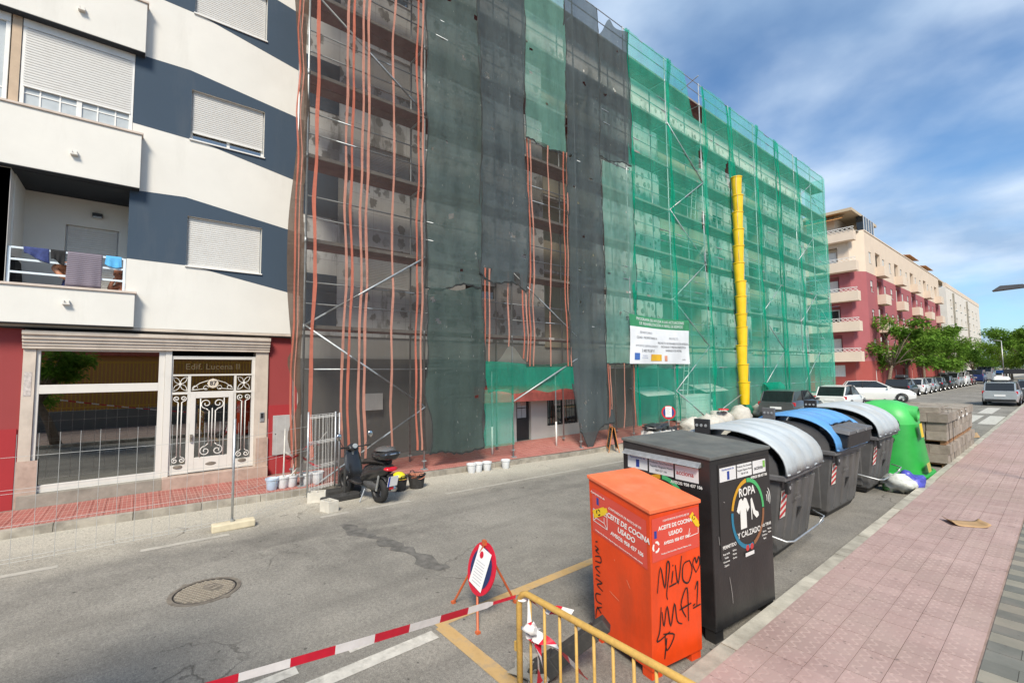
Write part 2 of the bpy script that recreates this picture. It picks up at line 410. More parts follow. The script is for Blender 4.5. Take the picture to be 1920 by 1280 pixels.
    for j in range(110):
        for i in range(3):
            x = gx+.4*(i+.5)+.01+(.2 if j%2 else 0)-.0; y = 3.4+.2*(j+.5)
            if j%2 and i == 0:
                pass
            z = .130+rnd(-.0015,.0015); a = (0 if (j//1+i)%2 else 1) if random.random() < .85 else random.randint(0,1)
            if k < 300 and i < 3:
                o = link('grey_paver', gms[a], rp); o.location = (x,y,z); k += 1
            else: rest.box(x-.198,x+.198,y-.098,y+.098,z-.03,z)
        if j%2: 
            y = 3.4+.2*(j+.5); rest.box(gx+.012,gx+.208,y-.098,y+.098,.1,.13)
    stuff(rest.build('far_grey_pavers', M_GREYT[0], rp))
    # ---- left pavement
    m = MB()
    def zl(x,y): return lerp(gz(KX,y)+.125, .10, (x-KX)/(FX-KX))
    m.grid(lambda u,v: (lerp(KX-.14,-13.2,u), lerp(-8,39.2,v), zl(max(lerp(KX-.14,-13.2,u),FX),lerp(-8,39.2,v))-.012), 3, 90)
    lp = struct(m.build('left_pavement', M_BASE))
    q = MB(); q.box(-.075,.075,-.495,.495,-.4,0); kme = q.mesh('kerb_stone', M_KERBL)
    for i in range(47):
        y = -7.5+i; o = link('kerb_stone', kme, lp); o.location = (KX-.07, y, gz(KX,y)+.125); o.rotation_euler = (math.atan2(gz(KX,y+.5)-gz(KX,y-.5),1),0,0)
    q = MB(); T = .2; q.box(-T/2+.003,T/2-.003,-T/2+.003,T/2-.003,-.03,0); tme = q.mesh('paver', M_REDT)
    rest = MB(); k = 0
    for j in range(215):
        for i in range(7):
            x = KX-.15-T*(i+.5)*1.06; y = -3.0+T*(j+.5); z = zl(x,y)+rnd(-.001,.001)
            if k < 300:
                o = link('paver', tme, lp); o.location = (x,y,z); k += 1
                o.rotation_euler = (math.atan2(zl(x,y+.1)-zl(x,y-.1),.2), -math.atan2(zl(x+.1,y)-zl(x-.1,y),.2), 0)
            elif y < 39.1:
                w = T/2-.003; rest.hexa([(x+a*w*1.05,y+b*w,zl(x,y)-.03) for a,b in ((-1,-1),(1,-1),(1,1),(-1,1))], [(x+a*w*1.05,y+b*w,zl(x+a*w,y+b*w)) for a,b in ((-1,-1),(1,-1),(1,1),(-1,1))])
    stuff(rest.build('far_pavers', M_REDT, lp))
    # far left pavement beyond the side street
    m = MB(); m.box(-16.5,KX,54,460,-.3,.12); struct(m.build('far_pavement', M_KERB))
    # manhole
    t = thing('manhole_cover', 'round cast iron manhole cover set in the grey asphalt', 'manhole', (-6.52,.68,gz(-6.52,.68)), R_(28))
    m = MB(); m.lathe([(.30,-.02),(.36,-.02),(.36,.007),(.315,.007)], n=40, caps=False); m.build('rim', M_IRON, t)
    m = MB(); m.lathe([(.298,-.02),(.298,.004),(.0,.004)], n=40, caps=False); m.build('lid', M_IRON, t)
    m = MB(); m.lathe([(.297,.0025),(.316,.0025)], n=40, caps=False); m.build('gap', mat('gap_shade',(.012,.011,.01),.95,0,.2), t)  # black ring paints in the shade of the gap between rim and lid
    m = MB()
    for i in range(-7,8):
        for j in range(-7,8):
            x,y = i*.038,j*.038
            if x*x+y*y < .078 and not (x*x/.02+(y-.1)**2/.006 < 1): m.box(x-.013,x+.013,y-.011,y+.011,.003,.010)
    m.build('stud_pattern', mat('worn_iron',(.38,.33,.26),.6,.2,.2,20), t)
    m = MB(); m.lathe([(.0,.006),(.085,.006)], (.0,.1,0), 24, False); 
    for q in range(3): m.tube([(-.06+.02*i, .1+.03*(q-1)+.012*math.sin(i*1.2), .010) for i in range(7)], .006, 4)
    m.build('emblem', M_IRON, t)
    m = MB(); m.box(.31,.40,-.02,.02,0,.009); m.build('hinge_lug', M_IRON, t); m = MB(); m.box(-.40,-.31,-.02,.02,0,.009); m.build('hinge_lug', M_IRON, t)
build_ground()

# ---------------------------------------------------------------- white and navy apartment building on the left
def plaster(name, col, stain=.5, b=.25):
    t = NT(name); v = t.noise(.8, 6, .6)
    c = t.ramp(v, .3, .75, tuple(x*.93 for x in col), tuple(min(1,x*1.04) for x in col))
    st = t.ramp(t.noise(1.3, 6, .7, t.mapv((1,1,.22))), .55, .85); c = t.mix(t.math('MULTIPLY', st, stain*.35), c, (.35,.32,.27))
    return t.done(t.bsdf(c, .88, 0, t.bump(t.noise(55,4,.7), b, .008), .3))
M_WHITE = plaster('white_render', (.72,.70,.65), .8); M_NAVY = plaster('navy_paint', (.052,.078,.112), .3)
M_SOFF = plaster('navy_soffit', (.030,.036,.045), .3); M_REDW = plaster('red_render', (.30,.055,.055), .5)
M_REDW2 = plaster('red_render_dark', (.36,.035,.04), .5)
M_COPE = mat('stone_coping', (.58,.49,.42), .7, 0, .12, 6)
M_SHUT = mat('white_pvc_shutter', (.62,.61,.585), .45, 0, .08, 4, rand=.07, dirt=.45, dirtcol=(.35,.33,.3), dscale=4)
M_ALU = mat('white_aluminium', (.74,.73,.70), .4, 0, .06, 4)
M_CREAM = mat('cream_trim', (.55,.475,.40), .6, 0, .12, 3, .15, 40, dirt=.35, dirtcol=(.3,.25,.2), dscale=3, stretch=(1,1,.4))
M_SHOPW = mat('shop_frame_white', (.66,.635,.59), .45, 0, .08, 3, dirt=.3, dirtcol=(.45,.40,.33), dscale=3)
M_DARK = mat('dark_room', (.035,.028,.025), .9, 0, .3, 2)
M_BLACK = mat('black_plastic', (.02,.02,.022), .5, 0, .2, 5)
M_CONC = mat('grey_cement', (.28,.26,.22), .92, 0, .25, 3, .5, 50, dirt=.5, dirtcol=(.13,.12,.1), dscale=2)
M_MARB = mat('pink_marble', (.44,.33,.27), .45, 0, .25, 6, dirt=.3, dscale=3)
M_STEEL = mat('galvanised_steel', (.52,.54,.55), .42, .75, .15, 14, dirt=.35, dirtcol=(.25,.22,.19), dscale=9)
def glassy(name, tint=(.55,.6,.6), ior=1.7, rough=.0):
    t = NT(name)
    f = t.n('ShaderNodeFresnel'); f.inputs['IOR'].default_value = ior
    tr = t.n('ShaderNodeBsdfTransparent'); tr.inputs[0].default_value = (*tint,1)
    g = t.n('ShaderNodeBsdfGlossy'); g.inputs['Roughness'].default_value = rough; g.inputs[0].default_value = (.95,.97,.97,1)
    m = t.n('ShaderNodeMixShader'); t.l(f.outputs[0], m.inputs[0]); t.l(tr.outputs[0], m.inputs[1]); t.l(g.outputs[0], m.inputs[2])
    return t.done(m.outputs[0])
M_GLASS = glassy('window_glass', (.30,.32,.32), 3.6); M_GLASS2 = glassy('pale_glass', (.75,.8,.82), 2.0, .02)
M_FROST = mat('frosted_glass', (.42,.46,.48), .35, 0, .08, 6)

def walls(mb, xa, xb, y0, y1, z0, z1, holes):
    ys = sorted({y0,y1,*[min(max(v,y0),y1) for h in holes for v in h[:2]]}); zs = sorted({z0,z1,*[min(max(v,z0),z1) for h in holes for v in h[2:]]})
    for j in range(len(zs)-1):
        st = None
        for i in range(len(ys)):
            solid = i < len(ys)-1 and not any(h[0] <= (ys[i]+ys[i+1])/2 <= h[1] and h[2] <= (zs[j]+zs[j+1])/2 <= h[3] for h in holes)
            if solid and st is None: st = ys[i]
            if not solid and st is not None: mb.box(xa,xb,st,ys[i],zs[j],zs[j+1]); st = None
    return mb
def shutter_mesh(x, y0, y1, z0, z1, pitch=.046, d=.012):
    m = MB(); n = max(2,int((z1-z0)/pitch)); p = (z1-z0)/n; prof = []
    for i in range(n):
        z = z0+i*p; prof += [(x-d*.8,z),(x,z+p*.12),(x+d*.25,z+p*.5),(x,z+p*.88)]
    prof += [(x-d*.8,z1),(x-.03,z1),(x-.03,z0)]
    k = len(prof)
    vs = [(a,y0,b) for a,b in prof]+[(a,y1,b) for a,b in prof]
    m.add(vs, [(i,(i+1)%k,k+(i+1)%k,k+i) for i in range(k)])
    return m
def window(parent, x, y0, y1, z0, z1, drop, nleaf=2, mt=None, fr=None, world=True, depth=.10):
    """recessed window in a wall facing +x: frame, glass, roller shutter lowered to 'drop' (0..1)"""
    fr = fr or M_ALU; mt = mt or M_SHUT; xr = x-depth; f = .05
    w = MB(); w.box(xr-.05,xr,y0,y1,z0,z0+f); w.box(xr-.05,xr,y0,y1,z1-f,z1); w.box(xr-.05,xr,y0,y0+f,z0+f,z1-f); w.box(xr-.05,xr,y1-f,y1,z0+f,z1-f)
    for i in range(1,nleaf):
        c = lerp(y0,y1,i/nleaf); w.box(xr-.045,xr-.004,c-.03,c+.03,z0+f,z1-f)
    o = w.build('window', fr, parent, world=world)
    g = MB(); g.quad((xr-.03,y0+f,z0+f),(xr-.03,y1-f,z0+f),(xr-.03,y1-f,z1-f),(xr-.03,y0+f,z1-f)); g.build('pane', M_GLASS, o, world=world)
    b = MB(); b.quad((xr-.35,y0,z0),(xr-.35,y1,z0),(xr-.35,y1,z1),(xr-.35,y0,z1)); b.build('dark_backing', M_DARK, o, world=world)  # near-black sheet stands in for the unlit room behind the glass, no cloth
    if drop > 0:
        zb = lerp(z1,z0,drop); s = shutter_mesh(xr+.035, y0+.03, y1-.03, zb+.02, z1); s.build('shutter', mt, o, world=world)
        s = MB(); s.box(xr+.005,xr+.05,y0+.03,y1-.03,zb-.02,zb+.018); s.build('shutter_rail', fr, o, world=world)
    s = MB(); s.box(xr,x+.035,y0-.02,y1+.02,z0-.03,z0-.002); s.build('sill', fr, o, world=world)
    return o

def skinned(name, bones, mt, parent=None, sub=2, world=False):
    """one continuous body: bones = list of chains of (point, radius); equal points are merged"""
    vs = []; rs = []; es = []; idx = {}
    def gi(p, r):
        k = tuple(round(c,3) for c in p)
        if k not in idx: idx[k] = len(vs); vs.append(p); rs.append(r)
        return idx[k]
    for ch in bones:
        q = [gi(p,r) for p,r in ch]; es += [(q[i],q[i+1]) for i in range(len(q)-1)]
    me = bpy.data.meshes.new(name); me.from_pydata(vs, es, []); me.materials.append(mt)
    o = link(name, me, parent, 0, world)
    s = o.modifiers.new('skin','SKIN'); 
    for i,r in enumerate(rs): me.skin_vertices[0].data[i].radius = (r,r)
    me.skin_vertices[0].data[0].use_root = True
    s.use_smooth_shade = True
    u = o.modifiers.new('sub','SUBSURF'); u.levels = sub; u.render_levels = sub
    return o
M_SKIN = mat('skin_tanned', (.42,.19,.11), .55, 0, .1, 12); M_SKIN2 = mat('skin_brown', (.30,.12,.07), .55, 0, .1, 12)
M_HAIR = mat('dark_hair', (.02,.015,.012), .6, 0, .3, 60, .6, 300)
def head(body, c, fwd, mt, r=.098):
    """eyes, nose, ears, mouth and hair on a head of the body at c, facing fwd"""
    c = Vector(c); f = Vector(fwd).normalized(); s = f.cross(Vector((0,0,1))).normalized(); u = s.cross(f)
    m = MB(); m.lathe([(.001,-.135),(.05,-.125),(.075,-.075),(.09,-.01),(.096,.05),(.085,.10),(.05,.132),(.001,.14)], (0,0,0), 14)
    m.v = [tuple(c + s*a*.86 + f*b + u*z) for a,b,z in m.v]
    for e in (-1,1):
        m.cbox(c+s*.082*e+f*-.005, (.02,.03,.05))
    m.add([tuple(c+f*.09+u*.02), tuple(c+f*.118-u*.025), tuple(c+f*.088-u*.035+s*.018), tuple(c+f*.088-u*.035-s*.018)], [(0,1,2),(0,3,1),(1,3,2)])
    h = m.build('head', mt, body, smooth=60, world=True)
    m = MB()
    for e in (-1,1): m.cbox(c+s*.034*e+f*.092+u*.012, (.022,.022,.010))
    m.build('eye', M_BLACK, h, world=True)
    m = MB(); m.lathe([(.10,-.02),(.105,.05),(.093,.11),(.055,.145),(.001,.153)], (0,0,0), 14, False)
    m.v = [tuple(c + s*a*.9 + f*(b*.98-.018) + u*z) for a,b,z in m.v]
    m.build('hair', M_HAIR, body, smooth=60, world=True)

def build_white():
    B = thing('apartment_building', 'white and navy banded apartment building with red ground floor on the left', 'building', (FX-2,-2,0))
    def P(m, name, mt, par=None, smooth=False, bevel=0): return m.build(name, mt, par or B, smooth, bevel, True)
    Y1 = 3.1; Y0 = -9.0
    wins = [(.72,2.2,4.93,6.05),(.72,2.2,7.82,8.98),(.72,2.2,10.81,11.95)]
    holes = list(wins)+[(-1.97,-.28,4.22,6.41),(-1.94,-.28,7.58,9.36),(-3.9,-2.07,7.58,9.36)]
    m = MB(); walls(m, FX-.28, FX, Y0, Y1, 3.5, 15.5, holes); P(m,'wall',M_WHITE)
    m = MB(); m.box(FX-9,FX-.29,Y1-.25,Y1,3.5,15.5); m.box(FX-9,FX-.29,Y0,Y0+.2,0,15.5); m.box(FX-9,FX-.3,Y0+.2,Y1-.25,15.2,15.4); P(m,'side_wall',M_WHITE)
    # soffit over the street front
    m = MB(); m.box(FX-.6,FX,Y0,Y1,3.44,3.496); P(m,'soffit',M_CREAM)
    # painted navy bands, 3 mm of paint build-up as shaped panels
    def band(name, poly, z):
        m = MB(); t = .004
        ws = [h for h in wins if h[2] > z-1 and h[3] < z+4]
        m.prism([(a,b) for a,b in poly],'x',FX-.002,FX+t); return m
    def bandcut(polytop, polybot, wn):
        # vertical slices between an upper and a lower border, leaving the window opening free
        m = MB(); ys = sorted({p[0] for p in polytop}|{p[0] for p in polybot}|{wn[0],wn[1]})
        def at(pl,y):
            for (a,b),(c,d) in zip(pl,pl[1:]):
                if a <= y <= c: return b+(d-b)*(y-a)/(c-a) if c>a else b
            return pl[-1][1] if y > pl[-1][0] else pl[0][1]
        for a,b in zip(ys,ys[1:]):
            ta,tb,ba,bb = at(polytop,a),at(polytop,b),at(polybot,a),at(polybot,b)
            segs = [((ba,bb),(ta,tb))]
            if a >= wn[0]-1e-6 and b <= wn[1]+1e-6:
                segs = [((min(wn[2],9e9),)*2,)]; segs = []
                if min(ba,bb) < wn[2]-.001: segs.append(((ba,bb),(wn[2],wn[2])))
                if max(ta,tb) > wn[3]+.001: segs.append(((wn[3],wn[3]),(ta,tb)))
            for (l0,l1),(h0,h1) in segs:
                l0=min(l0,h0); l1=min(l1,h1)
                m.hexa([(FX-.002,a,l0),(FX+.004,a,l0),(FX+.004,b,l1),(FX-.002,b,l1)],[(FX-.002,a,h0),(FX+.004,a,h0),(FX+.004,b,h1),(FX-.002,b,h1)])
        return m
    P(bandcut([(-.28,6.40),(.67,6.46),(3.098,6.08)],[(-.28,4.94),(.71,4.93),(.98,4.90),(3.098,4.48)],wins[0]),'navy_band',M_NAVY)
    P(bandcut([(-.28,9.38),(.68,9.41),(3.098,9.08)],[(-.28,7.85),(.72,7.81),(.95,7.80),(3.098,7.40)],wins[1]),'navy_band',M_NAVY)
    P(bandcut([(-.28,12.30),(.68,12.33),(3.098,11.9)],[(-.05,10.82),(.72,10.80),(1.02,10.76),(3.098,10.34)],wins[2]),'navy_band',M_NAVY)
    P(bandcut([(-.28,15.2),(.68,15.3),(3.098,14.9)],[(-.05,13.7),(.72,13.7),(1.02,13.65),(3.098,13.2)],(.72,.73,99,99)),'navy_band',M_NAVY)
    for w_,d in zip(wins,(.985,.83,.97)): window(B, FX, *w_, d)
    # window reveals are navy painted lintel undersides
    # balcony parapets
    PX = FX+.20
    for z0,z1 in ((3.5,4.18),(6.40,7.54),(9.35,10.44),(12.3,13.4)):
        m = MB(); m.box(FX+.006,PX,-6,-.12,z0,z1); o = P(m,'parapet',M_WHITE,bevel=.008)
        m = MB(); m.box(FX-.02,PX+.03,-6.03,-.095,z1+.001,z1+.045); P(m,'coping',M_COPE,o,bevel=.006)
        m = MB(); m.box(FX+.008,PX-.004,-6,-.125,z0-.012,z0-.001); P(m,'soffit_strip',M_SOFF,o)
        z = z0+(.40 if z1-z0<1 else .43)
        m = MB(); m.cbox((PX+.04,-1.12,z-.02),(.09,.11,.03)); m.cbox((PX+.03,-1.155,z+.02),(.07,.02,.07)); m.cbox((PX+.03,-1.085,z+.02),(.07,.02,.07)); P(m,'drain_spout',M_SHOPW,o,bevel=.006)
    # --- lower loggia (open): floor, ceiling, walls, shutter door, lamp
    zf, zc = 3.62, 6.38; bx = FX-1.25
    m = MB(); m.box(bx-.1,FX-.29,-6,-.20,zf-.1,zf); P(m,'loggia_floor',M_COPE)
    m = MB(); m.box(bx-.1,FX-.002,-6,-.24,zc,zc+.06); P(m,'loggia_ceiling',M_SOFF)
    m = MB(); walls(m,bx-.2,bx,-6,-.02,zf,zc,[(-1.33,-.46,zf,5.78)]); P(m,'loggia_wall',M_WHITE)
    m = MB(); m.box(bx,FX-.285,-.26,-.02,zf,zc-.001); P(m,'loggia_side_wall',M_WHITE); m = MB(); m.box(bx,FX-.285,-2.1,-1.95,zf,zc-.001); P(m,'loggia_side_wall',M_WHITE)
    m = MB(); m.box(FX-.27,FX+.0,-2.16,-1.975,4.181,6.38); P(m,'pillar',M_WHITE)
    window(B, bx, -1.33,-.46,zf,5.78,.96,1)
    m = MB(); m.cbox((bx+.06,-.83,6.06),(.11,.17,.07)); l = P(m,'wall_lamp',M_BLACK,bevel=.006)
    m = MB(); m.cbox((bx+.06,-.83,6.01),(.09,.14,.025)); P(m,'lamp_glass',M_FROST,l)
    # railing
    r = MB()
    rx = FX-.06
    for y in (-1.94,-.31): r.box(rx-.02,rx+.02,y-.02,y+.02,4.226,4.93)
    for z in (4.92,4.70,4.46): r.box(rx-.018,rx+.018,-1.92,-.33,z-.018,z+.018)
    P(r,'railing',mat('pale_blue_rail',(.66,.74,.80),.4,0,.05,5))
    # --- upper loggia closed with a wide window
    def glazed(y0,y1,z0,z1,drop,div):
        x = FX+.0; f = .06
        w = MB(); w.box(x-.06,x,y0,y1,z0,z0+f); w.box(x-.06,x+.012,y0,y1,z1-.16,z1); w.box(x-.06,x,y0,y0+f,z0+f,z1-.16); w.box(x-.06,x,y1-f,y1,z0+f,z1-.16)
        c = (y0+y1)/2; w.box(x-.055,x-.01,c-.04,c+.04,z0+f,z1-.16)
        o = P(w,'loggia_window',M_ALU,bevel=.004)
        g = MB(); g.quad((x-.035,y0+f,z0+f),(x-.035,y1-f,z0+f),(x-.035,y1-f,z1-.16),(x-.035,y0+f,z1-.16)); P(g,'pane',M_FROST,o)
        for i in range(1,div):
            yy = lerp(y0,y1,i/div)
            if abs(yy-c) > .05:
                k = MB(); k.box(x-.033,x-.022,yy-.012,yy+.012,z0+f,z1-.17); P(k,'glazing_bar',M_ALU,o)
        k = MB(); k.box(x-.0335,x-.023,y0+f,y1-f,z0+.29,z0+.31); P(k,'glazing_bar',M_ALU,o)
        if drop:
            zb = lerp(z1-.16,z0,drop); P(shutter_mesh(x+.004,y0+f*.7,y1-f*.7,zb,z1-.165,.05),'shutter',M_SHUT,o)
            s = MB(); s.box(x-.02,x+.014,y0+f*.7,y1-f*.7,zb-.03,zb); P(s,'shutter_rail',M_ALU,o)
    glazed(-1.93,-.285,7.60,9.34,.72,6)
    glazed(-3.9,-2.09,7.60,9.34,.0,4)
    m = MB(); m.box(FX-.3,FX+.02,-2.068,-1.942,7.59,9.345); P(m,'mullion_pier',mat('tan_pier',(.50,.38,.27),.8,0,.1,4))
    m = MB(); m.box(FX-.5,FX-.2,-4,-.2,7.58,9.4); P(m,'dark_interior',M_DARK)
    # --- ground floor
    GX = FX-.14
    m = MB(); m.box(GX-.3,GX,Y0,-1.69,0,3.439); P(m,'red_wall',M_REDW); m = MB(); m.box(GX-.3,GX,2.43,Y1,0,3.439); P(m,'red_wall',M_REDW)
    m = MB(); m.box(GX+.001,GX+.025,Y0,-1.72,.0,1.55); P(m,'red_dado',M_REDW2); m = MB(); m.box(GX+.001,GX+.025,2.46,Y1-.002,.0,1.75); P(m,'red_dado',M_REDW2)
    m = MB(); m.box(GX-.28,GX+.0,-1.689,2.429,3.06,3.438); P(m,'lintel_wall',M_CREAM)
    m = MB(); pr = [(GX+.002,3.04),(GX+.10,3.04),(GX+.10,3.09),(GX+.12,3.10),(GX+.12,3.15),(GX+.15,3.16),(GX+.15,3.21),(GX+.18,3.22),(GX+.18,3.28),(GX+.22,3.30),(GX+.22,3.37),(GX+.002,3.37)]
    m.prism(pr,'y',-1.70,2.44); P(m,'moulded_lintel',M_CREAM)
    m = MB(); m.box(GX-.28,GX+.05,-1.688,-1.52,.05,3.058); P(m,'pilaster',M_CREAM); m = MB(); m.box(GX-.28,GX+.05,2.16,2.428,.05,3.058); P(m,'pilaster',M_CREAM)
    m = MB(); m.box(GX-.2,GX+.03,.43,.545,.33,3.058); P(m,'mullion',M_SHOPW)
    # shop window
    xw = GX+.01
    w = MB(); w.box(xw-.08,xw,-1.518,.429,.33,.47); w.box(xw-.08,xw,-1.518,.429,3.0,3.057); w.box(xw-.08,xw,-1.518,-1.46,.47,3.0); w.box(xw-.08,xw,.325,.429,.47,3.0); w.box(xw-.08,xw,-1.46,.325,2.18,2.35)
    o = P(w,'shop_window',M_SHOPW,bevel=.006)
    for a,b in ((.47,2.18),(2.35,3.0)):
        g = MB(); g.quad((xw-.04,-1.46,a),(xw-.04,.325,a),(xw-.04,.325,b),(xw-.04,-1.46,b)); P(g,'pane',M_GLASS,o)
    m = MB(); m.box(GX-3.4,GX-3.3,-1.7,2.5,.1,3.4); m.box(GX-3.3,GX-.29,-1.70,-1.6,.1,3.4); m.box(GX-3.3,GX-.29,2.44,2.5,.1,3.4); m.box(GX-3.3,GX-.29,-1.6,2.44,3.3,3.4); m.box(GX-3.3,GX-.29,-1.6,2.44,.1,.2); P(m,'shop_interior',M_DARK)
    # wedge plinth and marble step
    m = MB(); m.prism([(-1.66,.03),(.44,.10),(.44,.328),(-1.66,.328)],'x',GX-.1,GX+.16); P(m,'plinth',M_CONC)
    m = MB(); m.box(GX-.15,GX+.22,.442,2.435,.06,.345); P(m,'threshold',M_MARB,bevel=.01)
    m = MB(); m.box(GX+.052,GX+.07,-1.70,-1.42,.06,.95); P(m,'stone_cladding',M_MARB); m = MB(); m.box(GX+.052,GX+.075,2.20,2.45,.3,1.0); P(m,'stone_cladding',M_MARB)
    # safety notice stuck inside the glass
    m = MB(); m.box(xw-.056,xw-.052,-1.42,-1.28,1.0,1.50); nt = P(m,'safety_notice',mat('notice_white',(.62,.63,.64),.5,0,.05,5))
    for z,c in ((1.36,(.02,.12,.30)),(1.22,(.02,.12,.30)),(1.08,(.4,.03,.03))):
        m = MB(); m.lathe([(.05,xw-.0515),(.001,xw-.051)],(0,-1.35,z),16,False,'x'); P(m,'pictogram',mat('sign_ink',c,.5,0,0),nt)
    # --- door unit
    xd = GX-.0; yl = (.555,.86); ym = (.90,1.73); yr = (1.77,2.075)
    w = MB()
    fr = [(.548,2.158,2.86,2.93),(.548,2.158,2.49,2.525),(.548,2.158,2.085,2.135),(.548,.575,.36,2.86),(2.09,2.158,.36,2.86),(.845,.90,.36,2.49),(1.73,1.775,.36,2.49),(.575,.845,.36,.56),(1.775,2.09,.36,.56)]
    used = []
    for i,(a,b,c,d) in enumerate(fr): w.box(xd-.06-.001*i,xd-.001*i,a,b,c,d)
    o = P(w,'door_frame',M_SHOPW)
    g = MB(); g.quad((xd-.05,.57,2.52),(xd-.05,2.1,2.52),(xd-.05,2.1,2.87),(xd-.05,.57,2.87)); P(g,'transom_pane',M_GLASS,o)
    text('Edif. Lucena II', .19, mat('gold_leaf',(.09,.065,.03),.6,.0,.1), o, (xd-.046,1.32,2.69),(0,1,0),(.0,.0,1),'lettering')
    for a,b,c,d in ((.575,.845,.56,2.085),(1.775,2.09,.56,2.085),(.575,.845,2.135,2.49),(.90,1.73,2.135,2.49),(1.775,2.09,2.135,2.49)):
        g = MB(); g.quad((xd-.055,a,c),(xd-.055,b,c),(xd-.055,b,d),(xd-.055,a,d)); P(g,'pane',M_GLASS,o)
    w = MB(); w.box(xd-.05,xd+.006,.902,1.0,.375,2.083); w.box(xd-.05,xd+.006,1.63,1.728,.375,2.083); w.box(xd-.05,xd+.006,1.0,1.63,1.99,2.083); w.box(xd-.05,xd+.006,1.0,1.63,.375,.68)
    dr = P(w,'door',M_SHOPW,bevel=.006)
    g = MB(); g.quad((xd-.045,1,.68),(xd-.045,1.63,.68),(xd-.045,1.63,1.99),(xd-.045,1,1.99)); P(g,'pane',M_GLASS,dr)
    m = MB(); m.cbox((xd+.03,.935,1.12),(.04,.045,.16)); m.cyl((xd+.03,.93,1.14),(xd+.08,.93,1.14),.018,8); P(m,'lock',M_IRON,dr)
    for i in range(8): 
        pass
    def scroll(cy,cz,r,turn,flip,start):
        pts = []
        for i in range(26):
            a = start+flip*i/25*turn*2*math.pi; q = r*(1-.8*i/25)
            pts.append((xd+.012,cy+q*math.cos(a),cz+q*math.sin(a)))
        return pts
    M_WI = mat('white_iron',(.72,.70,.66),.5,0,.08,8)
    def grille(ya,yb,z0,z1,par,bars):
        c = (ya+yb)/2; r = min((yb-ya)/4.3,.11); k = MB(); tr = .011
        for s in (-1,1):
            for zz,up in ((z1-r-.01,1),(z0+r+.01,-1)):
                cy = c+s*r*1.05
                k.tube(scroll(cy,zz,r,1.35,s*up*-1 if False else (1 if s*up>0 else -1),-up*math.pi/2+ (0)),tr,5)
                k.tube([(xd+.012,cy-0*s,zz-up*r),(xd+.012,c+s*r*.55,zz-up*r*1.5)],tr,5)
            k.tube([(xd+.012,c+s*r*.55,z0+r*2.5),(xd+.012,c+s*r*.55,z1-r*2.5)],tr,5)
        for y in bars: k.tube([(xd+.012,y,z0+(.0 if abs(y-c)>.12 else r*2)),(xd+.012,y,z1-(.0 if abs(y-c)>.12 else r*2))],tr,5)
        return P(k,'iron_grille',M_WI,par,smooth=True)
    grille(.59,.84,.59,2.06,o,[]); grille(1.785,2.075,.59,2.06,o,[]); grille(1.01,1.62,.69,1.98,dr,[1.09,1.315,1.54])
    for a,b in ((.575,.845),(1.775,2.09)):
        k = MB(); c = ((a+b)/2,2.3125)
        for s in ((1,1),(1,-1),(-1,1),(-1,-1)):
            for e in (-1,1): k.tube([(xd-.03,c[0]+s[0]*(t_*.125)+e*s[1]*.03*math.sin(t_*math.pi),c[1]+s[1]*(t_*.15)-e*s[0]*.03*math.sin(t_*math.pi)) for t_ in (0,.25,.5,.75,1)],.007,4)
        k.lathe([(.03,-.01),(.03,.01)],(xd-.03,*c),10,True,'x'); P(k,'iron_rosette',M_WI,o)
    k = MB()
    for s in (-1,1):
        k.tube([(xd-.03,1.315+s*.09,2.38),(xd-.03,1.315+s*.25,2.32),(xd-.03,1.315+s*.39,2.2)],.008,4)
        k.tube([(xd-.03,1.315+s*.12,2.20),(xd-.03,1.315+s*.40,2.17)],.008,4)
        for q in (.13,.33): k.tube([(xd-.03,1.315+s*q+.045*math.cos(a*.6),2.22+.045*math.sin(a*.6)) for a in range(10)],.007,4)
    P(k,'iron_scrollwork',M_WI,o)
    m = MB(); m.lathe([(.11,-.006),(.11,.008),(.001,.012)],(xd-.02,1.315,2.315),8,True,'x'); nb = P(m,'number_plate',mat('plate_cream',(.66,.58,.47),.5,0,.05,6),o)
    text('87',.13,mat('number_ink',(.06,.05,.05),.6,0,0),nb,(xd-.005,1.315,2.315),(0,1,0),(0,0,1),'lettering',bold=.004)
    for y in (.71,1.925,1.315):
        m = MB(); m.lathe([(.001,.0),(.085,.002),(.07,.012),(.001,.016)],(0,0,0),14,False,'x'); m.v = [(xd+a+.005,y+b*(1 if y!=1.315 else 1.25),.46+.062+c*.45) for a,b,c in m.v]; P(m,'oval_ornament',M_IRON,o)
    m = MB(); m.box(GX+.052,GX+.075,2.27,2.36,1.38,1.60); i_ = P(m,'intercom',M_STEEL,bevel=.004)
    m = MB(); m.box(GX+.076,GX+.08,2.285,2.345,1.46,1.58); P(m,'speaker_grille',M_BLACK,i_)
    m = MB(); m.box(GX+.052,GX+.056,-1.66,-1.56,2.15,2.6); P(m,'faded_notice',mat('faded_paper',(.5,.45,.42),.8,0,.3,20))
    m = MB(); m.box(GX+.026,GX+.06,2.56,3.05,.55,1.50); mb_ = P(m,'meter_box',mat('meter_grey',(.42,.42,.41),.55,0,.1,5,dirt=.3),bevel=.006)
    m = MB(); m.lathe([(.015,GX+.061),(.001,GX+.063)],(0,2.62,1.05),8,False,'x'); P(m,'lock',M_BLACK,mb_)
    # cable under the soffit
    m = MB(); m.tube([(FX-.02,lerp(-6,3.05,i/30),3.425-.012*math.sin(i*.9)) for i in range(31)],.014,5); m.tube([(FX-.05,lerp(-6,3.05,i/30),3.415-.01*math.sin(i*1.3)) for i in range(31)],.02,5); P(m,'cable',M_BLACK)

    # ---- things on the balcony
    M_CN = mat('navy_cloth',(.035,.05,.16),.9,0,.3,15,.4,80); M_CB = mat('black_cloth',(.012,.012,.013),.9,0,.3,15,.4,80); M_CS = mat('sky_blue_cloth',(.10,.40,.72),.9,0,.15,12,.4,80)
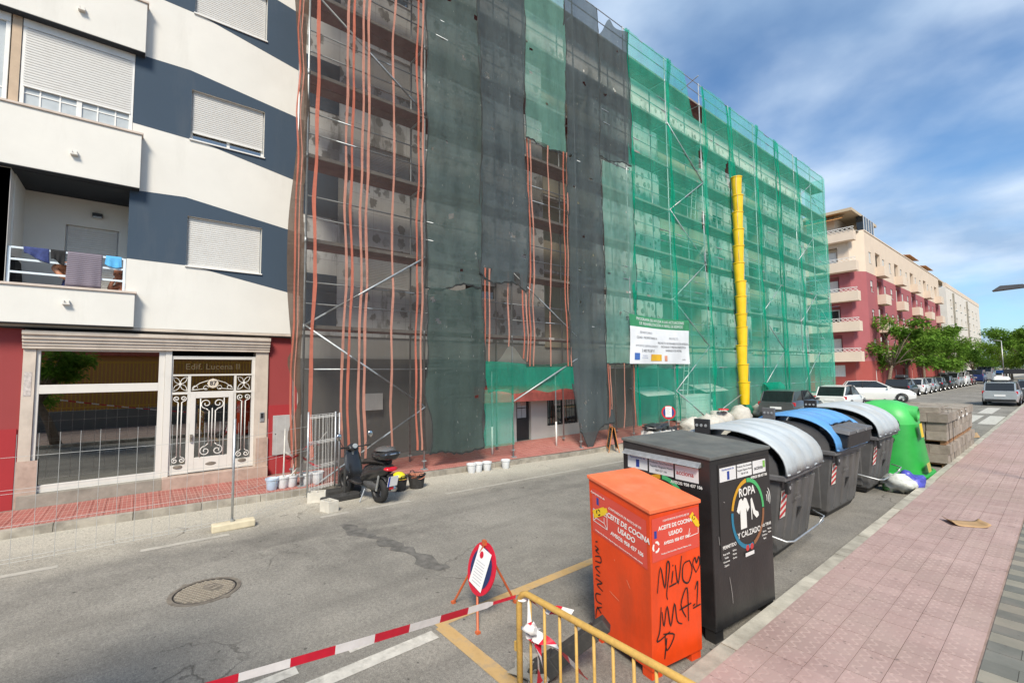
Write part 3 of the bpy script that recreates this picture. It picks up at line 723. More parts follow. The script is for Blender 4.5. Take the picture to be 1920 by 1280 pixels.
    tw = NT('towel'); z = tw.sep(); s_ = tw.ramp(tw.math('ABSOLUTE',tw.math('SUBTRACT',tw.math('FRACT',tw.math('MULTIPLY',z[2],26)),.5)),.1,.4)
    M_TW = tw.done(tw.bsdf(tw.mix(s_,(.13,.11,.14),(.24,.21,.25)),.95,0,tw.bump(s_,.5,.01)))
    def cloth(name,label,y0,y1,drop,mt,seed,uneven=.0):
        rr = random.Random(seed); ph = [rr.uniform(0,6) for _ in range(4)]
        m = MB()
        def f(u,v):
            y = lerp(y0,y1,u); d = drop*(1-uneven*(.5+.5*math.sin(3.1*u+ph[0])))
            if v < .2: a = v/.2*math.pi; return (rx-.025*math.cos(a)-.0, y, 4.938+.022*math.sin(a)+.0)
            t_ = (v-.2)/.8
            return (rx+.026+.015*math.sin(u*14+ph[1])*t_+.02*t_, y+.02*t_*math.sin(u*5+ph[2]), 4.93-d*t_)
        m.grid(f,16,14); o = m.build(name,mt,None,smooth=True); s = o.modifiers.new('t','SOLIDIFY'); s.thickness = .008; s.offset = 1
        return tag(o,label,'laundry','laundry on the balcony railing')
    cloth('hanging_cloth','navy blue cloth drying on the balcony railing',-1.76,-1.42,.26,M_CN,3,.6)
    cloth('hanging_cloth','black garment bunched over the balcony railing next to the navy cloth',-1.40,-1.19,.27,M_CB,8,.4)
    cloth('hanging_towel','large grey striped towel hanging over the balcony railing',-1.16,-.65,.66,M_TW,5,.0)
    cloth('hanging_shirt','sky blue shirt hanging at the right end of the balcony railing',-.60,-.36,.22,M_CS,12,.45)
    # dark lounge seat
    t = thing('lounge_seat','dark outdoor lounge seat on the balcony behind the railing','seat',(FX-.55,-1.4,zf))
    m = MB(); m.box(-.35,.3,-.48,.75,.25,.62); m.build('seat',M_CB,t,bevel=.03); m = MB(); m.hexa([(-.35,-.52,.25),(.3,-.52,.25),(.3,-.42,.25),(-.35,-.42,.25)],[(-.35,-.56,1.16),(.3,-.56,1.16),(.3,-.5,1.16),(-.35,-.5,1.16)]); m.build('backrest',M_CB,t,bevel=.02)
    for a in (-.3,.25):
        for b in (-.4,.65): m = MB(); m.box(a-.03,a+.03,b-.03,b+.03,0,.25); m.build('leg',M_BLACK,t)
    # two people, half hidden by the laundry
    bx_, by_ = FX-.42, -1.22
    p = thing('person','bare-shouldered person sitting bent forward behind the grey towel on the balcony','person',(bx_,by_,zf))
    V = lambda a,b,c: (bx_+a,by_+b,zf+c)
    skinned('body',[[(V(0,.12,.72),.12),(V(.02,.08,.86),.13),(V(.06,.0,1.0),.135),(V(.10,-.04,1.08),.11),(V(.13,.06,1.12),.06),(V(.15,.14,1.14),.07)],
        [(V(.10,-.04,1.08),.11),(V(.22,-.14,1.0),.055),(V(.27,-.02,.84),.045),(V(.25,.16,.80),.038),(V(.24,.24,.82),.03)],
        [(V(.10,-.04,1.08),.11),(V(-.08,-.1,1.04),.055),(V(-.1,.06,.86),.045),(V(-.02,.2,.82),.038)],
        [(V(0,.12,.72),.12),(V(.09,.3,.72),.085),(V(.1,.5,.7),.07),(V(.1,.52,.45),.055),(V(.1,.52,.1),.045)],
        [(V(0,.12,.72),.12),(V(-.1,.3,.72),.085),(V(-.1,.5,.7),.07),(V(-.1,.52,.45),.055),(V(-.1,.52,.1),.045)]],M_SKIN,p,world=True)
    head(p,V(.16,.18,1.22),(.3,1,0),M_SKIN)
    m = MB(); m.lathe([(.15,.62),(.165,.7),(.15,.8)],(bx_,by_+.12,zf),14); m.build('shorts',M_CN,p,smooth=True,world=True)
    bx2, by2 = FX-.42, -.34
    p = thing('person','person in white top resting head on hand at the right end of the balcony','person',(bx2,by2,zf))
    W = lambda a,b,c: (bx2+a,by2+b,zf+c)
    skinned('body',[[(W(-.1,.0,.42),.13),(W(-.08,.0,.6),.12),(W(-.03,-.02,.78),.12),(W(0,-.03,.84),.07),(W(.03,-.05,.92),.05)],
        [(W(-.03,-.02,.78),.12),(W(.1,-.14,.72),.05),(W(.2,-.2,.68),.042),(W(.2,-.16,.82),.036),(W(.14,-.10,.93),.032)],
        [(W(-.03,-.02,.78),.12),(W(.08,.03,.7),.05),(W(.2,-.08,.6),.042),(W(.22,-.22,.62),.034)],
        [(W(-.1,.0,.42),.13),(W(.0,-.2,.45),.08),(W(.05,-.45,.45),.065),(W(.05,-.48,.2),.05),(W(.05,-.48,.05),.045)]],M_SKIN2,p,world=True)
    head(p,W(.06,-.06,1.02),(1,-.25,-.1),M_SKIN2)
    m = MB(); m.lathe([(.15,.38),(.15,.55),(.145,.68),(.13,.80),(.07,.85)],(bx2-.05,by2-.0,zf),16); m.build('top',mat('white_cloth',(.6,.66,.74),.9,0,.1,10),p,smooth=True,world=True)
build_white()

# ---------------------------------------------------------------- building under renovation, scaffold and nets
SX, SI = -10.9, -11.72       # outer and inner row of standards
PY = [2.85+3.03*i for i in range(12)]+[38.85]
LV = [3.6,5.6,7.6,9.6,11.6,13.6,15.6]
def eps_mat():
    t = NT('insulation_boards'); x = t.sep()
    c = t.ramp(t.noise(1.2,6,.65), .3,.75,(.68,.67,.63),(.86,.85,.81))
    v = t.n('ShaderNodeTexVoronoi'); v.inputs['Scale'].default_value = 2.6; v.inputs['Randomness'].default_value = .75
    w = t.n('ShaderNodeVectorMath', operation='ADD'); nz = t.n('ShaderNodeTexNoise'); nz.inputs['Scale'].default_value = 9; t.l(t.pos(), nz.inputs['Vector'])
    s = t.n('ShaderNodeVectorMath', operation='SCALE'); s.inputs['Scale'].default_value = .16; t.l(nz.outputs['Color'], s.inputs[0]); t.l(t.mapv((0,1,.8)), w.inputs[0]); t.l(s.outputs[0], w.inputs[1]); t.l(w.outputs[0], v.inputs['Vector'])
    sp = t.ramp(v.outputs['Distance'], .27,.34,(1,1,1),(0,0,0)); sp = t.math('MULTIPLY', sp, t.ramp(t.noise(.7,3),.33,.48))
    c = t.mix(t.math('MULTIPLY',sp,.85), c, (.20,.19,.17))
    pa = t.ramp(t.noise(.9,5,.6,t.mapv((1,1.6,.5),(4,0,0))),.56,.62); c = t.mix(t.math('MULTIPLY',pa,.7), c, (.24,.23,.20))
    jy = t.math('ABSOLUTE',t.math('SUBTRACT',t.math('FRACT',t.math('MULTIPLY',x[1],1.0)),.5)); jz = t.math('ABSOLUTE',t.math('SUBTRACT',t.math('FRACT',t.math('MULTIPLY',x[2],2.0)),.5))
    j = t.math('MAXIMUM', t.ramp(jy,.492,.497), t.ramp(jz,.485,.493)); c = t.mix(t.math('MULTIPLY',j,.5), c, (.2,.19,.18))
    return t.done(t.bsdf(c,.9,0,t.bump(t.math('ADD',t.math('MULTIPLY',sp,.5),t.noise(60,3)),.3,.01),.3))
M_EPS = eps_mat()
M_OLDW = plaster('old_cream_render',(.52,.46,.34),.8); M_DECK = mat('maroon_deck_board',(.20,.045,.05),.6,0,.25,3,.2,30,dirt=.4,dirtcol=(.2,.18,.16),dscale=3,rand=.2)
M_TILE = mat('red_roof_tile',(.40,.10,.07),.8,0,.25,5,.3,20); M_GREYW = plaster('grey_render',(.20,.20,.19),.6)
M_PALEW = plaster('pale_grey_render',(.52,.51,.48),.7)
def net_mat(name, col, alpha, spots=0, transl=.4, streak=.25, var=.3):
    t = NT(name)
    c = t.ramp(t.noise(1.1,6,.65,t.mapv((1,1,.5))), .3,.72, tuple(x*(1-var) for x in col), tuple(min(1,x*(1+var)) for x in col))
    if spots:
        s = t.ramp(t.noise(9,2,.4,t.mapv((1,1,.55))), .735,.75); s2 = t.ramp(t.noise(26,2,.4,t.mapv((1,1,.3),(3,1,2))), .74,.75)
        s = t.math('MULTIPLY', t.math('MAXIMUM', s, s2), t.ramp(t.noise(.55,3),.42,.6)); c = t.mix(t.math('MULTIPLY',s,spots), c, (.5,.5,.46))
    nr = t.bump(t.math('ADD', t.math('ADD', t.noise(3.2,5,.6,t.mapv((1,1,.35))), t.math('MULTIPLY', t.noise(1.6,5,.65,t.mapv((1,.5,2.2),(3,5,1)), .6), .8)), t.math('MULTIPLY',t.noise(150,2),.12)), .85, .06)
    d = t.n('ShaderNodeBsdfDiffuse'); tr = t.n('ShaderNodeBsdfTranslucent'); m1 = t.n('ShaderNodeMixShader'); m1.inputs[0].default_value = transl
    t.l(c,d.inputs[0]); t.l(c,tr.inputs[0]); t.l(nr,d.inputs['Normal']); t.l(d.outputs[0],m1.inputs[1]); t.l(tr.outputs[0],m1.inputs[2])
    a = t.math('ADD', alpha-streak*.5, t.math('MULTIPLY', t.noise(2.4,5,.7,t.mapv((1,5,.25))), streak), True)
    tp = t.n('ShaderNodeBsdfTransparent'); m2 = t.n('ShaderNodeMixShader'); t.l(a,m2.inputs[0]); t.l(tp.outputs[0],m2.inputs[1]); t.l(m1.outputs[0],m2.inputs[2])
    return t.done(m2.outputs[0])
N_BRN = net_mat('grey_brown_net',(.08,.072,.066),.50,.15,.25,.12,.2); N_DG = net_mat('dark_green_net',(.125,.17,.162),.80,.9,.4,.12,.18); N_GR = net_mat('charcoal_net',(.118,.148,.156),.80,.6,.4,.12,.16)
N_SG = net_mat('sea_green_net',(.22,.46,.385),.60,.4,.4,.14,.15); N_GRN = net_mat('bright_green_net',(.06,.72,.50),.40,0,.5,.18,.2); N_GRN2 = net_mat('bright_green_net_dense',(.006,.44,.28),.66,0,.5,.2,.25)
N_DGSH = net_mat('shaded_green_net',(.085,.12,.11),.84,.9,.3,.12,.18); M_HEM = mat('net_hem',(.03,.034,.034),.9,0,.3,8)  # lower dark green net, shade near the ground put into its colour
M_STR = net_mat('orange_net_stripe',(.78,.25,.17),.90,0,.4,.08,.1); M_STRL = net_mat('pale_orange_net_stripe',(.84,.40,.30),.84,0,.4,.08,.1)
M_TUBE = mat('scaffold_tube',(.44,.47,.48),.45,.55,.15,10,dirt=.45,dirtcol=(.3,.25,.2),dscale=6)
M_YEL = mat('yellow_chute',(.86,.54,.010),.42,0,.12,3,dirt=.35,dirtcol=(.45,.33,.08),dscale=3)

def build_reno():
    B = thing('apartment_building','long apartment building under renovation behind the scaffold nets','building',(FX-3,20,0))
    def P(m,name,mt,par=None,smooth=False,bevel=0): return m.build(name,mt,par or B,smooth,bevel,True)
    Y0,Y1,ZT = 3.11,38.7,16.3
    fl = [3.5,6.42,9.32,12.22]
    wins = [(4.85,6.15),(8.1,9.4),(24.7,26.0),(32.2,33.5),(35.0,36.2)]; rec = [(11.6,14.6),(19.4,23.5),(29.0,31.4)]
    holes = []
    for i,z in enumerate(fl):
        holes += [(a,b,z+1.43,z+2.55) for a,b in wins]+[(a,b,z+.12,z+2.72) for a,b in rec]
    m = MB(); walls(m,FX-.25,FX,Y0,Y1,3.5,ZT-.9,holes); P(m,'insulated_wall',M_EPS)
    m = MB(); walls(m,FX-.26,FX-.012,Y0,Y1,ZT-.9,ZT,[]); P(m,'attic_wall',M_PALEW)
    m = MB(); m.box(FX-9,FX-.27,Y1-.3,Y1-.001,0,ZT-.01); P(m,'end_wall',M_OLDW)
    m = MB(); m.box(FX-9,FX-.27,Y0+.01,Y1-.31,ZT-.3,ZT-.05); P(m,'roof_slab',M_CONC)
    m = MB(); m.box(FX-9.2,FX-9.01,Y0,Y1,-.3,ZT); P(m,'rear_wall',M_OLDW)  # unseen rear wall, added to stop light leaking into the interior
    m = MB(); m.prism([(FX+.35,ZT+.0),(FX+.35,ZT+.09),(FX-.6,ZT+.45),(FX-.6,ZT+.001),(FX-.2,ZT+.001)],'y',Y0,Y1); P(m,'tiled_eaves',M_TILE)
    for i,z in enumerate(fl):
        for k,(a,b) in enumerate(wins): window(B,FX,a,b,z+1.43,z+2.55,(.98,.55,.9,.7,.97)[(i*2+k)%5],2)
        for k,(a,b) in enumerate(rec):
            x = FX-1.2
            m = MB(); m.box(x-.1,x,a-.05,b+.05,z+.1,z+2.75); m.box(x,FX-.252,a-.12,a-.02,z+.1,z+2.75); m.box(x,FX-.252,b+.02,b+.12,z+.1,z+2.75); P(m,'loggia_wall',M_OLDW)
            m = MB(); m.box(FX-.24,FX+.03,a+.01,b-.01,z-.10,z+1.0); P(m,'parapet',M_OLDW)
            m = MB(); m.box(x,FX-.24,a,b,z+.06,z+.12); P(m,'loggia_floor',M_CONC)
            m = MB(); m.box(x-.1,FX-.252,a-.12,b+.12,z+2.752,z+3.01); P(m,'loggia_ceiling',M_OLDW)
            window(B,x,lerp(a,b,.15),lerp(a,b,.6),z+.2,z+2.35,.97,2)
        m = MB(); m.box(FX+.001,FX+.012,Y0,4.0,z+.2,z+1.6); P(m,'navy_paint_strip',M_NAVY)
    # ground floor
    m = MB(); walls(m,FX-.35,FX-.05,Y0,Y1,-.3,3.499,[(10.22,10.9,-.3,1.72),(11.7,13.35,.5,1.63),(17.5,18.6,-.3,2.1),(4.2,5.2,-.3,2.0),(25.5,26.5,-.3,2.1),(29.5,31.5,.8,2.1)])
    P(m,'ground_floor_wall',M_PALEW)
    m = MB(); m.box(FX-.05+.001,FX-.02,Y0,8.9,-.2,2.9); m.box(FX-.049,FX-.02,13.9,Y1-.1,-.2,2.6); P(m,'grey_dado',M_GREYW)
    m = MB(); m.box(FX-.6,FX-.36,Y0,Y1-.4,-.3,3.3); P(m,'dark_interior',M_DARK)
    # bar entrance: black glazed door, barred window
    m = MB(); m.box(FX-.2,FX-.15,10.24,10.88,-.15,.85); m.box(FX-.2,FX-.15,10.24,10.34,.85,1.7); m.box(FX-.2,FX-.15,10.78,10.88,.85,1.7); m.box(FX-.2,FX-.15,10.34,10.78,1.62,1.7); d = P(m,'door',M_BLACK)
    for a,b in ((10.35,10.55),(10.57,10.77)):
        for c,e in ((.87,1.2),(1.23,1.6)): m = MB(); m.box(FX-.19,FX-.165,a,b,c,e); P(m,'pane',M_FROST,d)
    m = MB(); m.box(FX-.17,FX-.155,10.5,10.75,1.3,1.62); P(m,'poster',mat('faded_poster',(.5,.35,.33),.7,0,.5,25),d)
    m = MB(); m.box(FX-.12,FX-.09,11.72,13.33,.52,.57); m.box(FX-.12,FX-.09,11.72,13.33,1.56,1.61); m.box(FX-.12,FX-.09,11.72,11.78,.57,1.56); m.box(FX-.12,FX-.09,13.27,13.33,.57,1.56); m.box(FX-.12,FX-.09,12.5,12.56,.57,1.56); w = P(m,'window',M_BLACK)
    m = MB(); m.quad((FX-.11,11.75,.55),(FX-.11,13.3,.55),(FX-.11,13.3,1.58),(FX-.11,11.75,1.58)); P(m,'pane',M_GLASS,w)
    for i in range(11): m = MB(); m.cyl((FX-.04,11.8+i*.15,.5),(FX-.04,11.8+i*.15,1.62),.008,5); P(m,'window_bar',M_BLACK,w)
    m = MB(); m.hexa([(FX-.045,8.4,1.72),(-11.75,8.4,1.52),(-11.75,12.7,1.46),(FX-.045,12.7,1.66)],[(FX-.045,8.4,2.05),(-11.75,8.4,1.80),(-11.75,12.7,1.74),(FX-.045,12.7,2.0)]); P(m,'red_canopy',mat('red_canvas',(.52,.12,.10),.7,0,.2,4,.3,20))
    m = MB(); m.box(FX+.0,FX+.16,4.75,5.25,1.5,1.95); P(m,'air_conditioner',M_ALU)
    # small white awnings behind the green net
    for y in (16.6,21.5):
        m = MB(); m.hexa([(FX,y,1.72),(FX+.9,y,1.40),(FX+.9,y+2.3,1.40),(FX,y+2.3,1.72)],[(FX,y,1.75),(FX+.9,y,1.43),(FX+.9,y+2.3,1.43),(FX,y+2.3,1.75)]); P(m,'awning',M_ALU)
build_reno()

def sground(y): return lerp(gz(KX,y)+.125,.10,(SX-KX)/(FX-KX))
def build_scaffold():
    S = thing('scaffold','steel tube scaffold with maroon decks along the whole building front','scaffold',(SX,20,-.1))
    def Lk(name,me,loc,rot=None):
        o = link(name,me,S,0,True); o.matrix_basis = Matrix.Translation(loc) @ (rot.to_4x4() if rot else Matrix.Identity(4)); return o
    def tube(name,a,b,r=.024,mt=None):
        m = MB(); m.cyl(a,b,r,7); return m.build(name,mt or M_TUBE,S,smooth=True,world=True)
    for i,y in enumerate(PY):
        for x,top in ((SX,16.66),(SI,16.0)):
            m = MB(); g = sground(y)+(0 if x==SX else .03); zs = [g+.05,1.0]+LV+[top]
            m.cyl((x,y,g+.02),(x,y,top),.026,8)
            for z in LV: m.cyl((x,y,z-.11),(x,y,z+.03),.033,8)
            p = m.build('standard',M_TUBE,S,smooth=True,world=True)
            m = MB(); m.box(x-.08,x+.08,y-.08,y+.08,g-.01,g+.012); m.cyl((x,y,g),(x,y,g+.28),.017,6); m.box(x-.03,x+.03,y-.05,y+.05,g+.2,g+.23); m.build('base_jack',M_TUBE,p,world=True)
        for z in LV: tube('transom',(SX,y,z-.06),(SI,y,z-.06),.022)
    rail = {}
    for i in range(len(PY)-1):
        a,b = PY[i],PY[i+1]
        for z in LV+[1.6]:
            for dz in (.5,1.0) if z > 2 else (0,1.0):
                if z == 1.6 and i in (2,) : continue
                if z == 1.6 and dz == 0 and i < 5: continue
                sag = rnd(-.01,.01); tube('guard_rail',(SX,a,z+dz+sag),(SX,b,z+dz-sag),.019)
        for z in LV:
            for k in range(2):
                x0 = SI+.03+k*.39; m = MB(); m.box(x0,x0+.375,a+.03,b-.03,z-.05,z-.008); o = m.build('deck_board',M_DECK,S,world=True)
            m = MB(); m.box(SX-.03,SX-.008,a+.03,b-.03,z-.06,z+.02); m.build('deck_beam',mat_toe,S,world=True)
    D = []
    for bay,lifts in ((0,[(-.15,1.6,1),(1.6,3.6,-1),(3.6,5.6,1),(9.6,11.6,-1),(11.6,13.6,1)]),(2,[(1.6,3.0,1),(3.6,5.6,-1)]),(5,[(0,1.6,-1),(1.6,3.6,1),(3.6,5.6,-1),(5.6,7.6,1),(7.6,9.6,-1),(9.6,11.6,1),(11.6,13.6,-1)]),(8,[(1.6,3.6,1),(3.6,5.6,-1),(5.6,7.6,1)]),(10,[(1.6,3.6,1),(5.6,7.6,1),(9.6,11.6,1),(13.6,15.4,1)])):
        for a,b,s in lifts:
            ya,yb = PY[bay],PY[bay+1]
            tube('diagonal_brace',(SX+.05,ya if s>0 else yb,a),(SX+.05,yb if s>0 else ya,b),.024)
    # end frame bracing on the far return and a loose tube on top
    for z in LV[:-1]: tube('diagonal_brace',(SX,PY[-1]+.02,z),(SI,PY[-1]+.02,z+1.9),.02)
    tube('loose_tube',(SX+.4,20.3,16.55),(SX-.9,21.0,16.75),.024)
    tube('diagonal_brace',(SX+.3,24.0,1.35),(SX+.5,20.4,.45),.022)
    # access ladders
    for y,z in ((20.9,9.6),(19.6,1.0)):
        m = MB()
        for s in (-.2,.2): m.cyl((SX-.5,y+s,z),(SX-.35,y+s+.1,z+2.3),.02,6)
        for k in range(7): m.cyl((SX-.49+.02*k,y-.2+.015*k,z+.25+.3*k),(SX-.49+.02*k,y+.2+.015*k,z+.25+.3*k),.013,5)
        m.build('ladder',M_ALU,S,world=True)
mat_toe = mat('toe_board',(.28,.25,.22),.7,0,.2,4,rand=.1)
build_scaffold()

def disp(y,z,seed): 
    return .045*math.sin(y*1.9+seed)*math.sin(z*1.05+seed*2)+.022*math.sin(y*5.3+z*.7+seed*3)+.012*math.sin(y*11+seed)+.015*math.sin(z*3.3+y*2.1+seed)
def net(name,label,y0,y1,z0,z1,mt,seed,off=.06,group='debris nets on the scaffold',dy=.1,dz=.16,zb=None,zt=None,yl=None,yr=None,holes=(),stripes=None,folds=(),parent=None,hem=None):
    """hanging mesh sheet on the street side of the scaffold"""
    zb = zb or (lambda u: z0); zt = zt or (lambda u: z1)
    yl = yl or (lambda z: .035*math.sin(z*1.3+seed)); yr = yr or (lambda z: .035*math.sin(z*1.1+seed*1.7))
    if hem is None: hem = mt in (N_DG,N_GR,N_SG,N_DGSH)
    if hem:
        dy = min(dy,.06); dz = min(dz,.08); r_ = random.Random(int(seed*100))
        holes = list(holes)+[(r_.uniform(y0+.15,y1-.15),r_.uniform(z0+.4,z1-.4),r_.uniform(.04,.11),r_.uniform(.03,.07),r_.uniform(-.6,.6)) for _ in range(int((z1-z0)*.8))]
    nu = max(4,int((y1-y0)/dy)); nv = max(4,int((z1-z0)/dz))
    def f(u,v):
        z = lerp(zb(u),zt(u),v); y = lerp(y0+yl(z),y1+yr(z),u)
        e = .05*sm(1-min(v,1-v)*14)*0
        return (SX+off+disp(y,z,seed)+e,y,z)
    m = MB()
    keep = None
    if holes:
        def keep(u,v):
            x,y,z = f(u,v)
            return not any(((y-a)*math.cos(t)+(z-b)*math.sin(t))**2/(c*c)+(-(y-a)*math.sin(t)+(z-b)*math.cos(t))**2/(d*d) < 1 for a,b,c,d,t in holes)
    m.grid(f,nu,nv,keep)
    T = parent if parent else thing(name,label,'netting',(SX+off,(y0+y1)/2,z0),0,group)
    m.build('mesh_sheet',mt,T,smooth=True,world=True)
    for fy,w,ms in folds:           # doubled, gathered cloth at seams
        q = MB(); q.grid(lambda u,v: (SX+off+.025+disp(fy,lerp(z0,z1,v),seed)+.03*math.sin(u*9+v*30), fy+(u-.5)*w*(.7+.5*math.sin(v*17+seed))+.05*math.sin(v*9+seed), lerp(z0,z1,v)),4,nv)
        q.build('gathered_seam',ms,T,smooth=True,world=True)
    if hem:
        for e,fe in ((0,yl),(1,yr)):
            pts = []; n = int((z1-z0)/.18)
            for i in range(n+1):
                z = lerp(zb(e),zt(e),i/n); y = (y1 if e else y0)+fe(z); pts.append((SX+off+.01+disp(y,z,seed)+.015*math.sin(z*5),y+.012*math.sin(z*7.3+seed),z))
            q = MB(); q.ribbon(pts,[.02+.018*abs(math.sin(i*1.7+seed)) for i in range(n+1)],(.3,1,0)); q.build('hem',M_HEM,T,world=True)
        pts = []; n = 18
        for i in range(n+1):
            u = i/n; z = zb(u); y = lerp(y0+yl(z),y1+yr(z),u); pts.append((SX+off+.012+disp(y,z,seed),y,z+.02*math.sin(i*2.2)))
        q = MB(); q.ribbon(pts,[.03+.03*abs(math.sin(i*1.3+seed)) for i in range(n+1)],(.2,0,1)); q.build('hem',M_HEM,T,world=True)
    for (sy,w,ms) in (stripes or ()):
        pts = []; n = max(8,int((z1-z0)/.2)); u_ = (sy-y0)/(y1-y0)
        za,zz = zb(u_)+.02, zt(u_)-.02
        for i in range(n+1):
            z = lerp(za,zz,i/n); k_ = z/.97+seed; i_ = math.floor(k_); hs_ = lambda q: (math.sin(q*12.9898+seed*7.7)*43758.5453)%1-.5; wob = .085*lerp(hs_(i_),hs_(i_+1),k_-i_)
            y = sy+wob; pts.append((SX+off+.012+disp(y,z,seed),y,z))
        q = MB(); q.ribbon(pts,[w*(1.2+.15*math.sin(i*.6+sy*7)) for i in range(n+1)],(0,1,0)); q.build('stripe',ms,T,smooth=True,world=True)
    return T
def build_nets():
    S1 = [(3.02,.065,M_STR),(3.72,.05,M_STRL),(3.86,.05,M_STR),(4.10,.05,M_STRL),(4.25,.055,M_STRL),(4.93,.05,M_STRL),(5.62,.045,M_STR),(5.76,.045,M_STRL)]
    net('debris_net','grey brown net with orange stripes next to the navy building',2.80,5.92,.5,17.5,N_BRN,1.3,stripes=S1,zb=lambda u: .55-.12*u+.05*math.sin(u*9))
    # bunched return edge at the corner
    net('debris_net','rolled brown net bundle at the left corner of the scaffold',2.56,2.84,.45,17.5,net_mat('bunched_brown_net',(.17,.12,.09),.9,0,.2),4.2,off=.0,dy=.04,stripes=[(2.62,.03,M_STR),(2.70,.02,M_STRL)],yl=lambda z: .10*math.sin(z*.9)+(.10 if z<3 else 0)*math.sin(z*4),yr=lambda z:.05*math.sin(z*1.7))
    hs = [(7.02,13.98,.10,.33,.5),(7.25,14.05,.13,.40,-.25),(7.48,14.25,.11,.14,0),(6.55,14.05,.16,.06,-.3),(6.98,13.62,.12,.05,0)]
    net('debris_net','tall dark green net with torn holes near its top',5.90,7.74,4.85,17.5,N_DG,2.1,off=.075,dy=.055,dz=.075,holes=hs,zb=lambda u: 4.78+.22*u-.08*math.sin(u*7),yl=lambda z:.03*math.sin(z*2.3),yr=lambda z:.06*math.sin(z*.8))
    net('debris_net','dark green net piece coloured darker for shade, hanging to the pavement beside the scooter',5.93,7.75,.3,4.95,N_DGSH,3.7,off=.10,zb=lambda u: .36+.05*math.sin(u*8)-.08*u,zt=lambda u: 4.72+.24*u+.05*math.sin(u*9),yl=lambda z:.16*sm((1.6-abs(z-1.2))/1.6)*math.sin(z*2),yr=lambda z:-.05*math.sin(z*1.6))
    net('debris_net','smooth charcoal net ending in a loose hem above the striped net',7.66,9.48,5.05,17.5,N_GR,5.2,off=.10,zb=lambda u: 5.42-.42*u-.14*math.sin(u*6.3),yl=lambda z:.06*math.sin(z*.8),yr=lambda z:.05*math.sin(z*.9+1))
    net('debris_net','translucent sea green net hanging high between two charcoal nets',9.47,11.44,10.05,17.5,N_SG,6.4,off=.07,zb=lambda u: 10.1+.04*math.sin(u*9))
    st = [(9.62,.045,M_STR),(9.76,.045,M_STRL),(10.55,.045,M_STRL),(11.28,.045,M_STR),(11.42,.045,M_STRL)]
    net('debris_net','narrow orange striped net below the sea green net',9.52,11.50,2.65,10.2,N_BRN,7.1,off=.045,stripes=st)
    net('debris_net','orange striped net below the loose charcoal hem above the entrance',7.72,9.56,2.72,5.6,N_BRN,8.3,off=.05,stripes=[(7.85,.045,M_STR),(8.0,.045,M_STRL),(8.75,.045,M_STRL),(9.30,.045,M_STR),(9.45,.045,M_STRL)],zb=lambda u: 2.75+.55*math.exp(-((u-.62)/.2)**2))
    net('debris_net','long charcoal net draping down to the pavement right of the entrance',11.44,13.30,.0,16.5,N_GR,9.4,off=.085,zb=lambda u: .45-.75*math.exp(-((u-.28)/.16)**2)+.15*u,yl=lambda z:.05*math.sin(z*1.2)+.35*sm((2.2-z)/2.0),yr=lambda z:.04*math.sin(z)+.55*sm((2.2-z)/2.2),zt=lambda u:16.5)
    net('debris_net','short charcoal net hanging at the top left of the green nets',13.28,15.22,10.6,16.45,N_GR,10.1,off=.07,zb=lambda u: 10.62+.1*u-.06*math.sin(u*6),zt=lambda u: 16.45-1.0*(1-sm(u/.42))-.16*math.sin(min(1,max(0,(u-.42)/.5))*math.pi))
    net('debris_net','faded sea green net below the short charcoal net',13.38,15.30,2.75,10.5,N_SG,11.6,off=.06,yl=lambda z:-.02*(10-z)*.3)
    net('debris_net','small orange striped net behind the chalkboard',13.30,15.15,.3,2.8,N_BRN,12.2,off=.05,stripes=[(13.42,.045,M_STR),(13.55,.045,M_STRL),(14.3,.045,M_STRL),(14.98,.05,M_STR)])
    # bright green valance and curtain at the entrance
    net('debris_net','bright green net valance across the bar entrance',7.75,11.5,1.9,2.82,N_GRN2,13.5,off=.03,dz=.08,zb=lambda u: 1.88-.02*u+.05*math.sin(u*16),zt=lambda u: 2.82-.16*math.sin(u*math.pi)*u,yl=lambda z:.35*sm((2.9-z)/1.0)*.5,yr=lambda z:.2*(2.8-z)*.5)
    net('debris_net','bright green net curtain left of the bar entrance',7.78,8.92,.30,1.98,N_GRN,14.2,off=.02,dz=.08,yl=lambda z:-.06*math.sin(z*4),yr=lambda z:.02*math.sin(z*5))
    ed = [15.2,18.15,21.25,24.25,27.3,30.4,33.6,38.9]
    nm = ['leftmost bright green net, behind the white banner','bright green net right of the banner, open at its top','bright green net left of the yellow chute','bright green net just right of the yellow chute','fourth bright green net from the far corner of the scaffold','bright green net two bays before the far corner','last bright green net at the far corner of the scaffold']
    for i in range(7):
        a,b = ed[i]-.12,ed[i+1]+.12
        hl = ()
        zt = None
        if i == 1: zt = lambda u: 16.6-2.0*sm((u-.45)/.22)*(1-sm((u-.96)/.03)); hl = [(20.9,12.7,.22,.5,0),(20.95,9.6,.20,.55,0),(20.98,7.6,.16,.75,0),(21.0,5.0,.10,.6,0)]
        if i == 2: hl = [(23.7,12.7,.28,.75,0)]
        if i == 6: hl = [(33.9,4.2,.18,.9,0.1)]
        net('debris_net',nm[i],a,b,.32,16.62,N_GRN,15+i*1.7,off=.05+.006*(i%2),zt=zt,holes=hl,dy=.09,dz=.14,folds=[(ed[i]+.05,.22,N_GRN2)]+([(ed[i+1]-.35,.3,N_GRN2)] if i in (2,4) else []),zb=lambda u: .34+.05*math.sin(u*11))
    # net return round the far end of the scaffold
    t = thing('debris_net','green net wrapped round the far end of the scaffold','netting',(SX-.6,39.05,.4),0,'debris nets on the scaffold')
    m = MB(); m.grid(lambda u,v: (SX+.06-u*1.3,39.06+.04*math.sin(u*5+v*20)+.06*math.sin(v*7),lerp(.4,16.6,v)),10,60); m.build('mesh_sheet',N_GRN,t,smooth=True,world=True)
